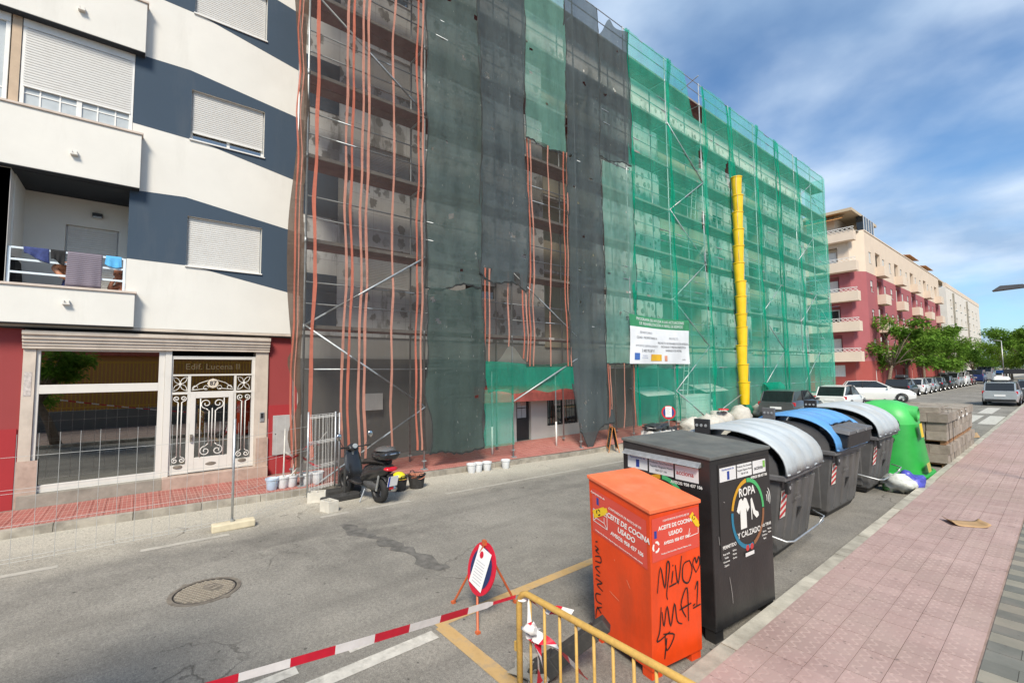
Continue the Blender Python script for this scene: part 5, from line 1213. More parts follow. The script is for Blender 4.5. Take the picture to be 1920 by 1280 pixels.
    for i in range(4):
        v0 = .58+.095*i
        P = lambda u,v: (HX(v)+.002,lerp(-h+.052,-h+.245,u),min(v,.95))
        m = MB(); m.quad(P(0,v0),P(1,v0+.06),P(1,v0+.11),P(0,v0+.05)); m.build('hazard_stripe',M_CREFR,s_)
    m = MB(); m.box(.79,.84,-h+.02,-h+.13,zr-.20,zr-.045); l_ = m.build('lock_box',M_BLACK,T,bevel=.008)
    m = MB(); m.lathe([(.025,.842),(.025,.848),(.001,.849)],(0,-h+.075,zr-.12),10,False,'x'); m.build('lock',M_STEEL,l_)
    text('USO\nRESIDUOS',.055,mat('moulded_grey',(.16,.16,.16),.5,0,0),T,(.765,-.12,.80),(0,1,0),(.10,0,1),'lettering','CENTER',False,.001)
    m = MB(); m.hexa([(.64,-.05,.42),(.67,-.05,.42),(.67,.02,.42),(.64,.02,.42)],[(.72,-.05,.62),(.76,-.05,.62),(.76,.02,.62),(.72,.02,.62)]); m.build('drain_rib',M_BLACK,T)
    if bar:
        m = MB(); m.tube([(.0,-h-.02,.42),(.5,-h-.04,.38),(.80,-h-.02,.33),(.85,-h+.1,.32),(.85,h-.1,.32),(.78,h+.0,.33)],.014,7); m.tube([(.70,h-.05,.43),(.88,h-.15,.40),(.85,h-.3,.33)],.012,6); m.build('pedal_bar',M_STEEL,T,smooth=True)
    return T
container('grey lidded waste container next to the black clothes container',-3.16,7.08,M_LIDG,False,1).scale = (.93,1,.985)
container('blue lidded paper container between two grey lidded ones',-3.22,9.62,M_LIDB,True,2,L=1.5,bar=False).scale = (.88,1,.99)
container('grey lidded waste container between the blue lid and the green bell',-3.28,11.95,M_LIDG,False,3,L=1.45)

def build_bell():
    T = thing('glass_bank','green bell shaped bottle bank with round opening and graffiti','bottle bank',(-2.90,13.98,0),0,None,1.08)
    M_B = mat('green_fibreglass',(.025,.33,.055),.38,0,.14,2.5,.05,30,dirt=.3,dirtcol=(.02,.16,.05),dscale=2); M_B2 = mat('bright_green_top',(.06,.46,.10),.4,0,.1,3)
    def sq(prof,mt,name,n=40):
        m = MB(); vs = []
        for r,z in prof:
            for k in range(n):
                a = 2*math.pi*k/n; c,s = math.cos(a),math.sin(a); e = (abs(c)**3.0+abs(s)**3.0)**(-1/3.0)
                vs.append((r*c*e*.98,r*s*e*.95,z))
        m.add(vs,[(i*n+k,i*n+(k+1)%n,(i+1)*n+(k+1)%n,(i+1)*n+k) for i in range(len(prof)-1) for k in range(n)]); return m.build(name,mt,T,smooth=50)
    sq([(.70,.03),(.76,.03),(.78,.07),(.76,.12),(.71,.135)],M_B,'base_flange')
    sq([(.705,.10),(.66,.4),(.61,.8),(.565,1.12)],M_B,'body')
    sq([(.567,1.11),(.55,1.25),(.49,1.40),(.37,1.52),(.20,1.585),(.001,1.60)],M_B2,'dome')
    for s,lx in ((1,'x'),):
        m = MB(); m.lathe([(.20,.25),(.17,.46),(.155,.57),(.115,.58),(.105,.53)],(0,-.12,1.33),20,False,'x'); p = m.build('port',M_B2,T,smooth=40)
        m = MB(); m.lathe([(.107,.53),(.001,.531)],(0,-.12,1.33),20,False,'x'); m.build('rubber_flap',M_BLACK,p)
    m = MB(); m.quad((.59,-.12,.86),(.59,.12,.86),(.565,.12,1.14),(.565,-.12,1.14)); m.v = [(a+.055,b-.25,c) for a,b,c in m.v]; m.build('yellow_label',M_STKY,T)
    m = MB(); m.quad((.74,-.5,.18),(.74,-.2,.18),(.715,-.2,.36),(.715,-.5,.36)); m.build('brass_label',mat('label_brass',(.45,.38,.08),.5,0,.2),T)
    def fr(u,v): return (u,-(.705-.14*(v-.1)/1.02)*.955-.008,v)
    ribbons(T,'graffiti',mat('spray_dark_green',(.02,.05,.02),.6,0,0),[[(.05,1.05),(.12,1.15),(.18,1.05),(.10,1.0)],[(.12,.95),(.22,1.0),(.30,.92)],[(.16,.85),(.10,.78),(.20,.72),(.24,.82),(.16,.86)],[(.12,.65),(.20,.68),(.18,.58),(.12,.52)],[(.24,1.1),(.30,1.2),(.34,1.08)]],fr,.016)
build_bell()

def build_blocks():
    T = thing('block_pallet','two stacked pallets of grey concrete kerb blocks behind the bottle bank','blocks',(-2.85,17.8,0))
    M_BL = mat('concrete_block',(.31,.265,.22),.92,0,.2,6,.5,60,rand=.18,dirt=.65,dirtcol=(.16,.13,.105),dscale=4); M_WD = mat('pallet_wood',(.33,.17,.08),.85,0,.3,6,rand=.2)
    me = MB().box(-.19,.19,-.205,.205,0,.215).mesh('block',M_BL)
    xs = [-.56,-.17,.22,.61]; ys = [-2.1+.425*i for i in range(11)]
    z = .12; rows = []
    for lay in range(5):
        if lay == 2: z += .11
        rows.append(z); z += .222
    for li,z in enumerate(rows):
        for i,x in enumerate(xs):
            for j,y in enumerate(ys):
                if i < 3 and j > 0 and li < 4: continue
                if li == 4 and random.random() < .15: continue
                o = link('block',me,T); o.location = (x+rnd(-.012,.012)+(.04 if li in(1,4) else 0),y+rnd(-.006,.006)+(.05 if li%2 else 0),z); o.rotation_euler = (0,0,rnd(-.02,.02))
    core = MB(); core.box(-.72,.42,-1.9,2.3,.12,1.08); core.build('inner_blocks',M_BL,T)
    # long kerb stones on top at the near end
    km = MB().box(-1.55,.74,-.13,.13,0,.14).mesh('kerb_stone',M_BL)
    for k in range(1):
        for j in range(3): o = link('kerb_stone',km,T); o.location = (-.05,-2.12+j*.275,rows[-1]+.222+.15*k*0+.0+k*.145); o.rotation_euler = (0,0,rnd(-.01,.01))
    for zz in (.0,rows[2]-.11):
        for y in [-2.2+.36*i for i in range(13)]: m = MB(); m.box(-.76,.80,y-.05,y+.05,zz+.075,zz+.10); m.build('pallet_slat',M_WD,T)
        for x in (-.70,.0,.72): m = MB(); m.box(x-.05,x+.05,-2.25,2.2,zz+.0,zz+.074); m.build('pallet_runner',M_WD,T)
    m = MB()
    for y in (-1.98,-1.4): m.tube([(.81,y,.1),(.82,y,1.42),(-.6,y,1.50)],.006,4)
    m.tube([(-.45,-2.2,1.42),(-.45,-2.2,1.61),(-.38,-2.2,1.65),(-.31,-2.2,1.61),(-.31,-2.2,1.42)],.012,5); m.build('strapping',M_BLACK,T)
    for i in range(3): m = MB(); y = -.8+i*.75; m.grid(lambda u,v: (.83+.03*math.sin(u*5+v*4),y+u*.3,1.30-v*.16-.06*u),4,3); m.build('torn_wrap',M_ALU,T)
build_blocks()

def blob(mb,c,r,seed,n=18,m_=12,amp=.18,sq=1,zmin=0):
    rr = random.Random(seed); ph = [(rr.uniform(-1,1),rr.uniform(-1,1),rr.uniform(-1,1),rr.uniform(1.5,6),rr.uniform(0,6)) for _ in range(9)]
    def f(u,v):
        th = 2*math.pi*u; p = math.pi*v; d = Vector((math.sin(p)*math.cos(th),math.sin(p)*math.sin(th),math.cos(p)))
        k = 1+sum(amp*.35*math.sin(a[3]*(d.x*a[0]+d.y*a[1]+d.z*a[2])*2+a[4]) for a in ph)
        q = Vector((d.x*r[0],d.y*r[1],d.z*r[2]))*k
        return (c[0]+q.x,c[1]+q.y,max(c[2]+q.z,zmin))
    mb.grid(f,n,m_); return mb
M_BAGW = mat('white_plastic_bag',(.55,.58,.55),.35,0,.2,9,.5,30); M_BAGB = mat('blue_plastic_bag',(.07,.08,.42),.3,0,.3,9,.5,30)
def build_litter():
    T = thing('rubbish_bag','knotted white and blue rubbish bags on the road by the last grey container','bag',(-2.28,12.05,0))
    m = MB(); blob(m,(-.05,-.12,.17),(.24,.24,.19),4,amp=.25); m.build('white_bag',M_BAGW,T,smooth=True); m = MB(); blob(m,(.08,.16,.17),(.24,.25,.2),9,amp=.25); m.build('blue_bag',M_BAGB,T,smooth=True)
    m = MB(); blob(m,(-.2,-.2,.1),(.09,.1,.1),2); m.build('green_tie',M_LIDB if False else mat('green_print',(.10,.30,.10),.4,0,.2),T,smooth=True)
    M_CB = mat('cardboard',(.42,.27,.14),.85,0,.15,6)
    def card(lb,x,y,w,l,rz,curl):
        m = MB(); m.grid(lambda u,v: ((u-.5)*w,(v-.5)*l,.006+curl*(abs(u-.5)*2)**6+.004*math.sin(v*7)),14,6); o = m.build('cardboard_sheet',M_CB,None,smooth=True); o.location = (x,y,.134 if x > RX else gz(x,y)+.004); o.rotation_euler = (0,0,rz); s = o.modifiers.new('t','SOLIDIFY'); s.thickness = .006
        tag(o,lb,'cardboard')
    card('flat piece of cardboard with curled ends on the pink pavement',-1.14,9.74,.44,.30,R_(32),.05)
    card('flattened cardboard box on the road beyond the block pallets',-2.72,23.6,.9,1.6,R_(8),.03)
build_litter()

# ---------------------------------------------------------------- things along the left kerb
M_TYRE = mat('tyre_rubber',(.018,.018,.018),.8,0,.2,20); M_CHROME = mat('polished_metal',(.62,.62,.62),.22,1,.05,5)
M_SCB = mat('scooter_black',(.016,.016,.017),.28,0,.15,4,coat=.4); M_SEAT = mat('scooter_seat',(.03,.025,.022),.6,0,.2,8)
M_TAIL = mat('tail_light_red',(.50,.01,.02),.2,0,.05,5,coat=.5); M_PLATE = mat('plate_white',(.78,.78,.78),.4,0,.02,5); M_PBL = mat('plate_blue',(.02,.06,.40),.4,0,.02,5)
def wheel(parent,c,r,w,name='wheel',rim=M_CHROME,axis='y'):
    m = MB(); m.lathe([(r*.62,-w*.5),(r*.86,-w*.5),(r*.97,-w*.36),(r,0),(r*.97,w*.36),(r*.86,w*.5),(r*.62,w*.5)],c,22,False,axis); o = m.build(name,M_TYRE,parent,smooth=50)
    m = MB(); m.lathe([(r*.62,-w*.45),(r*.56,-w*.3),(r*.56,w*.3),(r*.62,w*.45)],c,22,False,axis)
    for k in range(5):
        a = 2*math.pi*k/5; d = Vector((math.cos(a),0,math.sin(a))) if axis == 'y' else Vector((0,math.cos(a),math.sin(a)))
        m.cyl(tuple(Vector(c)+d*.02),tuple(Vector(c)+d*r*.6),r*.09,5)
    m.lathe([(r*.16,-w*.4),(r*.16,w*.4)],c,10,True,axis); m.build('rim',rim,o,smooth=50)
    return o
def build_scooter():
    rear = Vector((-8.98,3.84)); ang = math.atan2(-.20,-1.18); g = gz(-9.2,3.95)
    T = thing('scooter','black motor scooter with top box parked beside the striped net','scooter',(rear.x,rear.y,g),ang)
    wb = 1.28
    wheel(T,(0,0,.26),.26,.12,rim=M_BLACK); wheel(T,(wb,0,.27),.27,.11,rim=M_BLACK)
    # rear bodywork lofted
    def loft(secs,name,mt,par=T):
        m = MB(); n = 12; vs = []
        for x,zc,hw,hh,tp in secs:
            for k in range(n):
                a = 2*math.pi*k/n; c,s = math.cos(a),math.sin(a); vs.append((x,hw*c*(1-.25*tp*max(0,-s)),zc+hh*s))
        m.add(vs,[(i*n+k,i*n+(k+1)%n,(i+1)*n+(k+1)%n,(i+1)*n+k) for i in range(len(secs)-1) for k in range(n)]+[tuple(range(n-1,-1,-1)),tuple((len(secs)-1)*n+k for k in range(n))]); return m.build(name,mt,par,smooth=60)
    loft([(-.42,.74,.07,.05,0),(-.34,.72,.12,.10,0),(-.1,.66,.16,.16,.5),(.2,.60,.17,.20,.6),(.42,.52,.16,.20,.5),(.52,.46,.13,.14,.3)],'rear_body',M_SCB)
    loft([(-.28,.83,.11,.05,0),(-.1,.85,.15,.06,0),(.2,.82,.15,.06,0),(.45,.78,.13,.06,0),(.55,.74,.09,.04,0)],'seat',M_SEAT)
    loft([(.45,.33,.15,.05,0),(.7,.32,.17,.05,0),(.95,.34,.16,.06,0)],'footboard',M_SCB)
    loft([(.92,.40,.17,.12,0),(1.0,.60,.20,.14,0),(1.06,.78,.19,.16,0),(1.08,.92,.15,.10,0)],'front_shield',M_SCB)
    loft([(.98,.98,.10,.05,0),(1.06,1.0,.14,.09,0),(1.16,.96,.11,.08,0)],'headlamp_cowl',M_SCB)
    loft([(1.05,.55,.07,.06,0),(1.2,.53,.08,.07,0),(1.4,.50,.07,.06,0),(1.52,.42,.05,.04,0)],'front_mudguard',M_SCB)
    loft([(-.30,.47,.06,.02,0),(-.22,.53,.07,.025,0),(.02,.55,.07,.02,0)],'rear_mudguard',M_BLACK)
    loft([(.0,.30,.07,.08,0),(.2,.33,.13,.11,0),(.42,.36,.12,.12,0)],'engine',mat('engine_grey',(.10,.10,.10),.5,.5,.2,12))
    m = MB(); m.tube([(1.12,0,.50),(1.28,0,.27)],.03,7); m.tube([(1.12,0,.5),(1.04,0,.98)],.03,7); m.build('fork',M_STEEL,T)
    m = MB(); m.tube([(.90,-.36,1.04),(.98,-.2,1.02),(1.04,0,1.01),(.98,.2,1.02),(.90,.36,1.04)],.014,7); h = m.build('handlebar',M_BLACK,T,smooth=True)
    for s in (-1,1):
        m = MB(); m.tube([(.97,s*.26,1.03),(.98,s*.33,1.16),(.97,s*.36,1.22)],.007,5); q = m.build('mirror_arm',M_BLACK,h); m = MB(); m.lathe([(.001,-.012),(.05,-.01),(.062,.0),(.05,.012),(.001,.014)],(0,0,0),14,False,'x'); m.v = [(.955+a,s*.37+b,1.265+c*1.25) for a,b,c in m.v]; m.build('mirror',M_CHROME,q,smooth=True)
        m = MB(); m.cyl((.90,s*.36,1.04),(.955,s*.25,1.03),.02,7); m.build('grip',M_TYRE,h)
    m = MB(); m.lathe([(.001,0),(.055,.0),(.055,.03),(.001,.032)],(0,0,0),14,False,'x'); m.v = [(.965-a*.8,b,1.045+c*.9) for a,b,c in m.v]; m.build('instruments',M_FROST,T)
    loft([(-.47,1.0,.15,.06,0),(-.42,.99,.20,.10,0),(-.2,.98,.22,.12,0),(.0,.98,.20,.11,0),(.06,.98,.15,.07,0)],'top_box',M_SCB)
    m = MB(); m.lathe([(.20,1.075),(.17,1.12),(.09,1.145),(.001,1.15)],(-.2,0,0),18,False,sx=1.15); m.build('box_lid',mat('smoked_lid',(.10,.10,.10),.2,0,.1,5,coat=.5),T,smooth=True)
    m = MB(); m.tube([(-.44,-.17,1.02),(-.47,0,1.02),(-.44,.17,1.02)],.016,6); m.build('box_trim',M_CHROME,T)
    m = MB(); m.box(-.36,.04,-.05,.05,.86,.875); m.box(-.2,-.1,-.06,.06,.76,.88); m.build('rack',M_BLACK,T)
    loft([(-.46,.72,.09,.03,0),(-.43,.725,.14,.045,0),(-.36,.73,.15,.05,0)],'tail_light',M_TAIL)
    m = MB(); m.hexa([(-.44,-.11,.40),(-.43,-.11,.40),(-.43,.11,.40),(-.44,.11,.40)],[(-.50,-.11,.60),(-.49,-.11,.60),(-.49,.11,.60),(-.50,.11,.60)]); p = m.build('number_plate',M_PLATE,T); m = MB(); m.hexa([(-.443,.075,.402),(-.441,.075,.402),(-.441,.11,.402),(-.443,.11,.402)],[(-.503,.075,.598),(-.501,.075,.598),(-.501,.11,.598),(-.503,.11,.598)]); m.build('blue_band',M_PBL,p)
    m = MB(); m.box(-.40,-.35,-.05,.05,.33,.62); m.build('plate_bracket',M_BLACK,T); m = MB(); m.cbox((-.405,0,.36),(.02,.09,.05)); m.build('reflector',M_TAIL,T)
    m = MB(); m.cyl((-.30,-.16,.30),(.05,-.15,.26),.055,10,.045); m.build('exhaust',M_CHROME,T,smooth=True)
    m = MB(); m.tube([(.35,.12,.25),(.33,.24,.02),(.28,.26,.012)],.012,5); m.build('side_stand',M_STEEL,T)
    m = MB(); m.tube([(-.02,.09,.26),(-.15,.1,.66)],.022,7); m.tube([(-.02,-.09,.26),(-.15,-.1,.66)],.022,7); m.build('shock_absorber',M_STEEL,T)
build_scooter()

M_WIRE = mat('fence_wire',(.50,.50,.48),.5,.2,.1,10)
def panel_mesh(L,H,dx=.20,rows=(0,.05,.48,.90,.95,1.38,1.80,1.85),r=.0027):
    m = MB(); n = int(L/dx)
    for i in range(n+1): m.cyl((i*L/n,0,.02),(i*L/n,0,H),r,4)
    for z in rows:
        if z <= H: m.cyl((0,.004,z+.04),(L,.004,z+.04),r,4)
    return m
def fence_panel(lb,a,b,z,H=1.9,dx=.2,group='wire fence panels',rows=None):
    a = Vector(a); b = Vector(b); d = b-a
    T = thing('wire_fence',lb,'fence',(a.x,a.y,z),math.atan2(d.y,d.x),group)
    stuff(panel_mesh(d.length,H,dx,rows or (0,.05,.48,.90,.95,1.38,1.80,1.85),.0035 if rows else .0027).build('wire_mesh',M_ALU if rows else M_WIRE,T))
    for s in ((0,d.length) if 'shop' in lb else (d.length,)): m = MB(); m.cyl((s,0,0),(s,0,H+.03),.019,8); m.build('post',M_STEEL,T,smooth=True)
    return T
def build_left():
    g = gz(-8.97,1.3)
    fence_panel('thin wire fence panel standing in front of the shop window',(-9.05,-2.3),(-8.99,1.28),g+.06,1.72)
    fence_panel('thin wire fence panel between the concrete foot and the scaffold corner',(-8.95,1.33),(-9.95,2.72),g+.06,1.68)
    t = thing('concrete_block','cream concrete block holding up the wire fence post','block',(-8.97,1.30,g),R_(88)); m = MB(); m.box(-.31,.31,-.10,.10,0,.12); m.build('block',mat('cream_concrete',(.60,.53,.38),.9,0,.15,5,.4,60),t,bevel=.02); m = MB(); m.cyl((-.02,0,.121),(-.02,0,.16),.03,8); m.build('socket',M_STEEL,t)
    g2 = gz(-10.2,3.0)
    fence_panel('white welded wire panel standing upright at the scaffold corner',(-10.12,2.78),(-10.42,3.42),sground(3),1.6,.085,rows=(0,.03,.06,.44,.47,.50,.95,.98,1.01,1.5,1.53,1.56))
    fence_panel('second white welded wire panel leaning behind the first at the scaffold corner',(-10.22,2.84),(-10.55,3.55),sground(3),1.56,.10,rows=(0,.03,.45,.48,.96,.99,1.48,1.51))
    # white buckets
    M_BK = mat('white_bucket',(.66,.68,.70),.5,0,.08,6,dirt=.5,dirtcol=(.5,.47,.42),dscale=8); M_CEM = mat('dry_cement',(.62,.61,.58),.95,0,.1,20,.5,60)
    def bucket(lb,x,y,z,s=1,tint=None):
        t = thing('bucket',lb,'bucket',(x,y,z),rnd(0,6),'white builders buckets',s)
        m = MB(); m.lathe([(.001,.0),(.092,.0),(.098,.012),(.122,.20),(.136,.205),(.138,.24),(.128,.242),(.118,.20),(.112,.17)],n=18,caps=False); m.build('shell',tint or M_BK,t,smooth=40)
        m = MB(); m.lathe([(.119,.20),(.08,.215),(.001,.225)],n=14,caps=False); m.build('contents',M_CEM,t,smooth=True)
    M_BK2 = mat('bluish_bucket',(.45,.56,.70),.5,0,.08,6)
    bucket('bluish white bucket nearest the fence, on the pavement edge',-10.95,2.28,sground(2.3)+.005,1,M_BK2)
    bucket('white bucket second from the fence below the poles',-10.98,2.50,sground(2.5)+.005); bucket('white bucket third from the fence below the poles',-11.0,2.68,sground(2.7)+.005); bucket('white bucket against the rolled net at the scaffold corner',-11.02,2.98,sground(3)+.005,1.05); bucket('white bucket just behind the wire panels',-11.0,3.22,sground(3.2)+.005,1.05); 
    for x,y,lb in ((-10.42,7.05,'leftmost bucket of the three by the kerb near the entrance'),(-10.42,7.27,'middle bucket of the three by the kerb near the entrance'),(-10.40,7.55,'right bucket of the three by the kerb near the entrance'),(-10.35,8.17,'single white bucket standing apart next to a scaffold foot')): bucket(lb,x,y,gz(x,y)+.002,1.0)
    # poles and broom handles standing in the buckets
    M_PO = mat('white_pole',(.68,.66,.60),.6,0,.15,8); M_PR = mat('red_white_pole',(.60,.10,.09),.6,0,.15,8); M_PW = mat('wooden_pole',(.52,.40,.24),.8,0,.15,8)
    for lb,a,b,mt in (('leftmost white broom pole leaning above the buckets',(-10.98,2.50,.15),(-11.05,2.54,1.30),M_PO),('white pole with red top beside the leftmost broom pole',(-10.99,2.68,.15),(-11.1,2.83,1.27),M_PO),('wooden pole standing in the middle of the pole group',(-11.0,2.74,.15),(-11.1,2.90,1.36),M_PW),('white pole right of the wooden pole',(-11.0,2.98,.15),(-11.1,3.05,1.30),M_PO),('slanted pole crossing the upright poles',(-10.9,2.55,.2),(-11.1,3.45,1.15),M_PO)):
        t = thing('pole',lb,'pole',a,0,'poles standing in the buckets'); m = MB(); d = Vector(b)-Vector(a); m.cyl((0,0,0),tuple(d),.014,6); m.build('shaft',mt,t,smooth=True)
        m = MB(); m.cyl(tuple(d*.9),tuple(d*1.0),.017,6); m.build('grip',M_PR if 'red' in lb else mt,t)
    # tape remnants wound round the corner standard
    t = thing('barrier_tape_remnant','crumpled red and white tape tied round the poles at the scaffold corner','tape',(-10.9,2.8,.3)); 
    for k,mt in enumerate((M_CREFR,M_CREFL,M_CREFR)): m = MB(); m.grid(lambda u,v: (.08*math.sin(u*9+k)+v*.03,-.3+u*.75,.25+.12*k+.14*math.sin(u*5+k*2)+v*.05),12,2); m.build('tape_strip',mt,t)
    # black rubber fence feet lying by the scooter
    M_RB = mat('recycled_rubber',(.035,.034,.033),.85,0,.3,14,.5,60)
    for lb,x,y,rz in (('black rubber fence base lying on the road left of the scooter',-9.72,3.32,R_(95)),('black rubber fence base against the kerb behind the scooter',-10.3,3.55,R_(88))):
        t = thing('rubber_block',lb,'block',(x,y,gz(x,y)),rz); m = MB(); m.prism([(-.40,-.08),(-.34,-.13),(.34,-.13),(.40,-.08),(.40,.08),(.34,.13),(-.34,.13),(-.40,.08)],'z',0,.11); m.build('slab',M_RB,t,bevel=.02); m = MB(); m.cyl((.08,0,.10),(.08,0,.62),.028,8); m.lathe([(.10,.11),(.09,.13),(.03,.14)],(.08,0,0),14,False); m.build('socket_tube',M_RB,t)
    # rubber tubs
    for lb,x,y,hat in (('black rubber tub with a yellow helmet on top',-9.75,4.62,1),('black rubber tub full of broken bricks',-9.72,5.05,0)):
        t = thing('rubber_tub',lb,'tub',(x,y,gz(x,y))); m = MB(); m.lathe([(.001,0),(.15,0),(.20,.30),(.215,.305),(.21,.32),(.19,.31),(.15,.05)],n=20,caps=False); m.build('shell',M_RB,t,smooth=40)
        m = MB()
        for s in (-1,1): m.tube([(s*.205,-.06,.30),(s*.24,-.04,.35),(s*.24,.04,.35),(s*.205,.06,.30)],.012,5); m.build('handle',M_RB,t); m = MB()
        if hat:
            t2 = thing('safety_helmet','yellow safety helmet lying in the black rubber tub','helmet',(x,y,gz(x,y)+.27)); m = MB(); m.lathe([(.155,.0),(.15,.04),(.13,.09),(.08,.13),(.001,.145)],n=18,caps=False,sx=1.1); m.build('shell',mat('helmet_yellow',(.75,.62,.02),.35,0,.08,6),t2,smooth=True); m = MB(); m.box(.10,.20,-.08,.08,.0,.012); m.build('peak',mat('helmet_yellow',(.75,.62,.02),.35,0,.08,6),t2)
        m = MB(); blob(m,(0,0,.27),(.17,.17,.07 if not hat else .02),3,12,8,.4); m.build('rubble',mat('brick_rubble',(.38,.16,.10),.95,0,.35,18,.6,50),t,smooth=False)
    # white hollow blocks
    M_HB = mat('white_block',(.58,.55,.48),.9,0,.12,7,.4,60)
    def hblock(lb,x,y,rz,w=.30,h=.2):
        t = thing('hollow_block',lb,'block',(x,y,gz(x,y)),rz); m = MB()
        for a in (-w/2,w/2-.03): m.box(a,a+.03,-.10,.10,0,h)
        for b in (-.10,.07): m.box(-w/2+.03,w/2-.03,b,b+.03,0,h)
        m.box(-.015,.015,-.07,.07,0,h-.002); m.build('shell',M_HB,t)
    hblock('white hollow block standing alone on the road left of the scooter',-9.0,2.86,R_(15)); hblock('white block at the foot of the corner scaffold brace',-9.92,2.9,R_(70),.34,.2)
    # chalkboard
    t = thing('chalkboard_sign','small folding chalkboard menu stand with orange wooden frame by the kerb','chalkboard',(-10.34,12.95,gz(-10.34,12.95)),R_(-40))
    M_OW = mat('orange_wood',(.50,.19,.05),.6,0,.15,8); M_CHB = mat('chalkboard',(.03,.05,.045),.8,0,.3,10)
    for s,nm in ((-1,'front_leaf'),(1,'rear_leaf')):
        m = MB(); f = lambda u,v: (u,s*(.02+.15*(1-v/.85)),v)
        def bar(u0,u1,v0,v1,d): m.hexa([f(u0,v0),f(u1,v0),tuple(Vector(f(u1,v0))+Vector((0,s*d,0))),tuple(Vector(f(u0,v0))+Vector((0,s*d,0)))],[f(u0,v1),f(u1,v1),tuple(Vector(f(u1,v1))+Vector((0,s*d,0))),tuple(Vector(f(u0,v1))+Vector((0,s*d,0)))])
        bar(-.26,-.225,0,.85,.025); bar(.225,.26,0,.85,.025); bar(-.225,.225,.815,.85,.025); bar(-.225,.225,.12,.155,.025); o = m.build(nm,M_OW,t)
        m = MB(); bar(-.225,.225,.155,.815,.012); m.build('board',M_CHB,o)
        if s < 0:
            m = MB()
            for i in range(7):
                z = .72-i*.075; w = rnd(.08,.17); p = Vector(f(0,z)); m.ribbon([tuple(p+Vector((x_,-.015,.006*math.sin(k*2.1))) ) for k,x_ in enumerate([lerp(-w,w,q/10) for q in range(11)])],.012,(0,0,1))
            m.build('chalk_writing',mat('chalk',(.45,.50,.45),.9,0,.3,40),o)
    # round sign on a post
    def round_sign(lb,x,y,z0,zc,rot,face,back=False,paper=True,r=.27):
        t = thing('traffic_sign',lb,'traffic sign',(x,y,z0),rot); m = MB(); m.cyl((-.02,0,0),(-.02,0,zc-z0+.2),.022,8); m.build('pole',M_STEEL,t,smooth=True)
        m = MB(); m.lathe([(.001,0),(r,0),(r,.012),(.001,.013)],(0,0,zc-z0),26,False,'x'); d = m.build('disc',M_CREFR if not back else M_BLACK,t)
        if not back:
            m = MB(); m.lathe([(r*.78,.0145),(.001,.015)],(0,0,zc-z0),26,False,'x'); m.build('blue_field',mat('sign_blue',(.02,.05,.20),.4,0,.05),d)
            m = MB(); m.cbox((.019,0,zc-z0+.03),(.003,.24,.42)); m.build('paper_notice',M_PLATE,d)
            m = MB()
            for i in range(8): m.box(.021,.0215,-.09,.09*(1 if i%3 else .3),zc-z0+.17-i*.035,zc-z0+.18-i*.035)
            m.build('printed_lines',mat('print_grey',(.3,.3,.33),.6,0,0),d)
            m = MB(); m.lathe([(.10,-.0),(.09,.05),(.03,.06)],(-.02,0,0),12,False); m.build('foot',M_BLACK,t)
    round_sign('round no parking sign with white paper notice in front of the green net',-10.35,16.55,sground(16.6)-.02,.80,R_(-55),None)
    round_sign('dark back of a round sign at the far end of the scaffold',-10.2,39.2,0,.95,R_(80),None,True,r=.3)
    # rubble bags and material at the kerb
    M_BB = mat('white_woven_bag',(.50,.475,.43),.8,0,.12,8,.5,40); M_BP = mat('black_polythene',(.03,.032,.036),.35,0,.3,8,.5,20)
    for i,(lb,x,y,s,hh) in enumerate((('bulging white rubble bag right of the round sign',-10.2,18.1,.5,.75),('white rubble bag in the middle of the row by the kerb',-10.1,19.4,.5,.7),('white rubble bag with red bowl on top',-10.2,20.6,.48,.8),('tall white rubble bag near the foot of the chute',-10.3,22.6,.5,.85),('white rubble bag under the bunched green net',-10.3,25.2,.55,.75))):
        t = thing('rubble_bag',lb,'bag',(x,y,gz(x,y)),0,'white rubble bags by the kerb'); m = MB(); blob(m,(0,0,hh*.46),(s,s*1.1,hh*.55),30+i,16,12,.16); m.build('sack',M_BB,t,smooth=True); m = MB(); blob(m,(.05,.1,hh*.9),(.14,.16,.09),60+i,10,8,.3); m.build('gathered_neck',M_BB,t,smooth=True)
    t = thing('red_bowl','round red plastic bowl lying upside down on a rubble bag','bowl',(-9.95,20.3,.72)); m = MB(); m.lathe([(.001,.03),(.20,.03),(.22,.0),(.23,-.02)],n=18,caps=False); m.build('shell',M_CREFR,t,smooth=True)
    t = thing('material_stack','white insulation boxes under black plastic sheet by the kerb','boxes',(-10.2,15.4,gz(-10.2,15.4)))
    for x,y,z,w,l,h in ((0,-.3,0,.5,.6,.55),(.05,.45,0,.5,.8,.5),(-.05,-.2,.56,.45,.5,.1)): m = MB(); m.box(x-w/2,x+w/2,y-l/2,y+l/2,z,z+h); m.build('box',M_ALU,t,bevel=.01)
    m = MB(); blob(m,(0,.05,.66),(.35,.75,.13),77,18,10,.35); m.build('plastic_sheet',M_BP,t,smooth=True); m = MB(); blob(m,(.1,.75,.28),(.25,.25,.3),78,12,10,.3); m.build('black_sack',M_BP,t,smooth=True)
    t = thing('board_stack','stack of white insulation boards behind the green net','boards',(-11.55,20.7,.05))
    for i in range(9): m = MB(); m.box(-.28,.28,-1.25+rnd(-.06,.06),1.25+rnd(-.3,.05),.02+i*.14,.02+i*.14+.132); m.build('board',M_ALU,t)
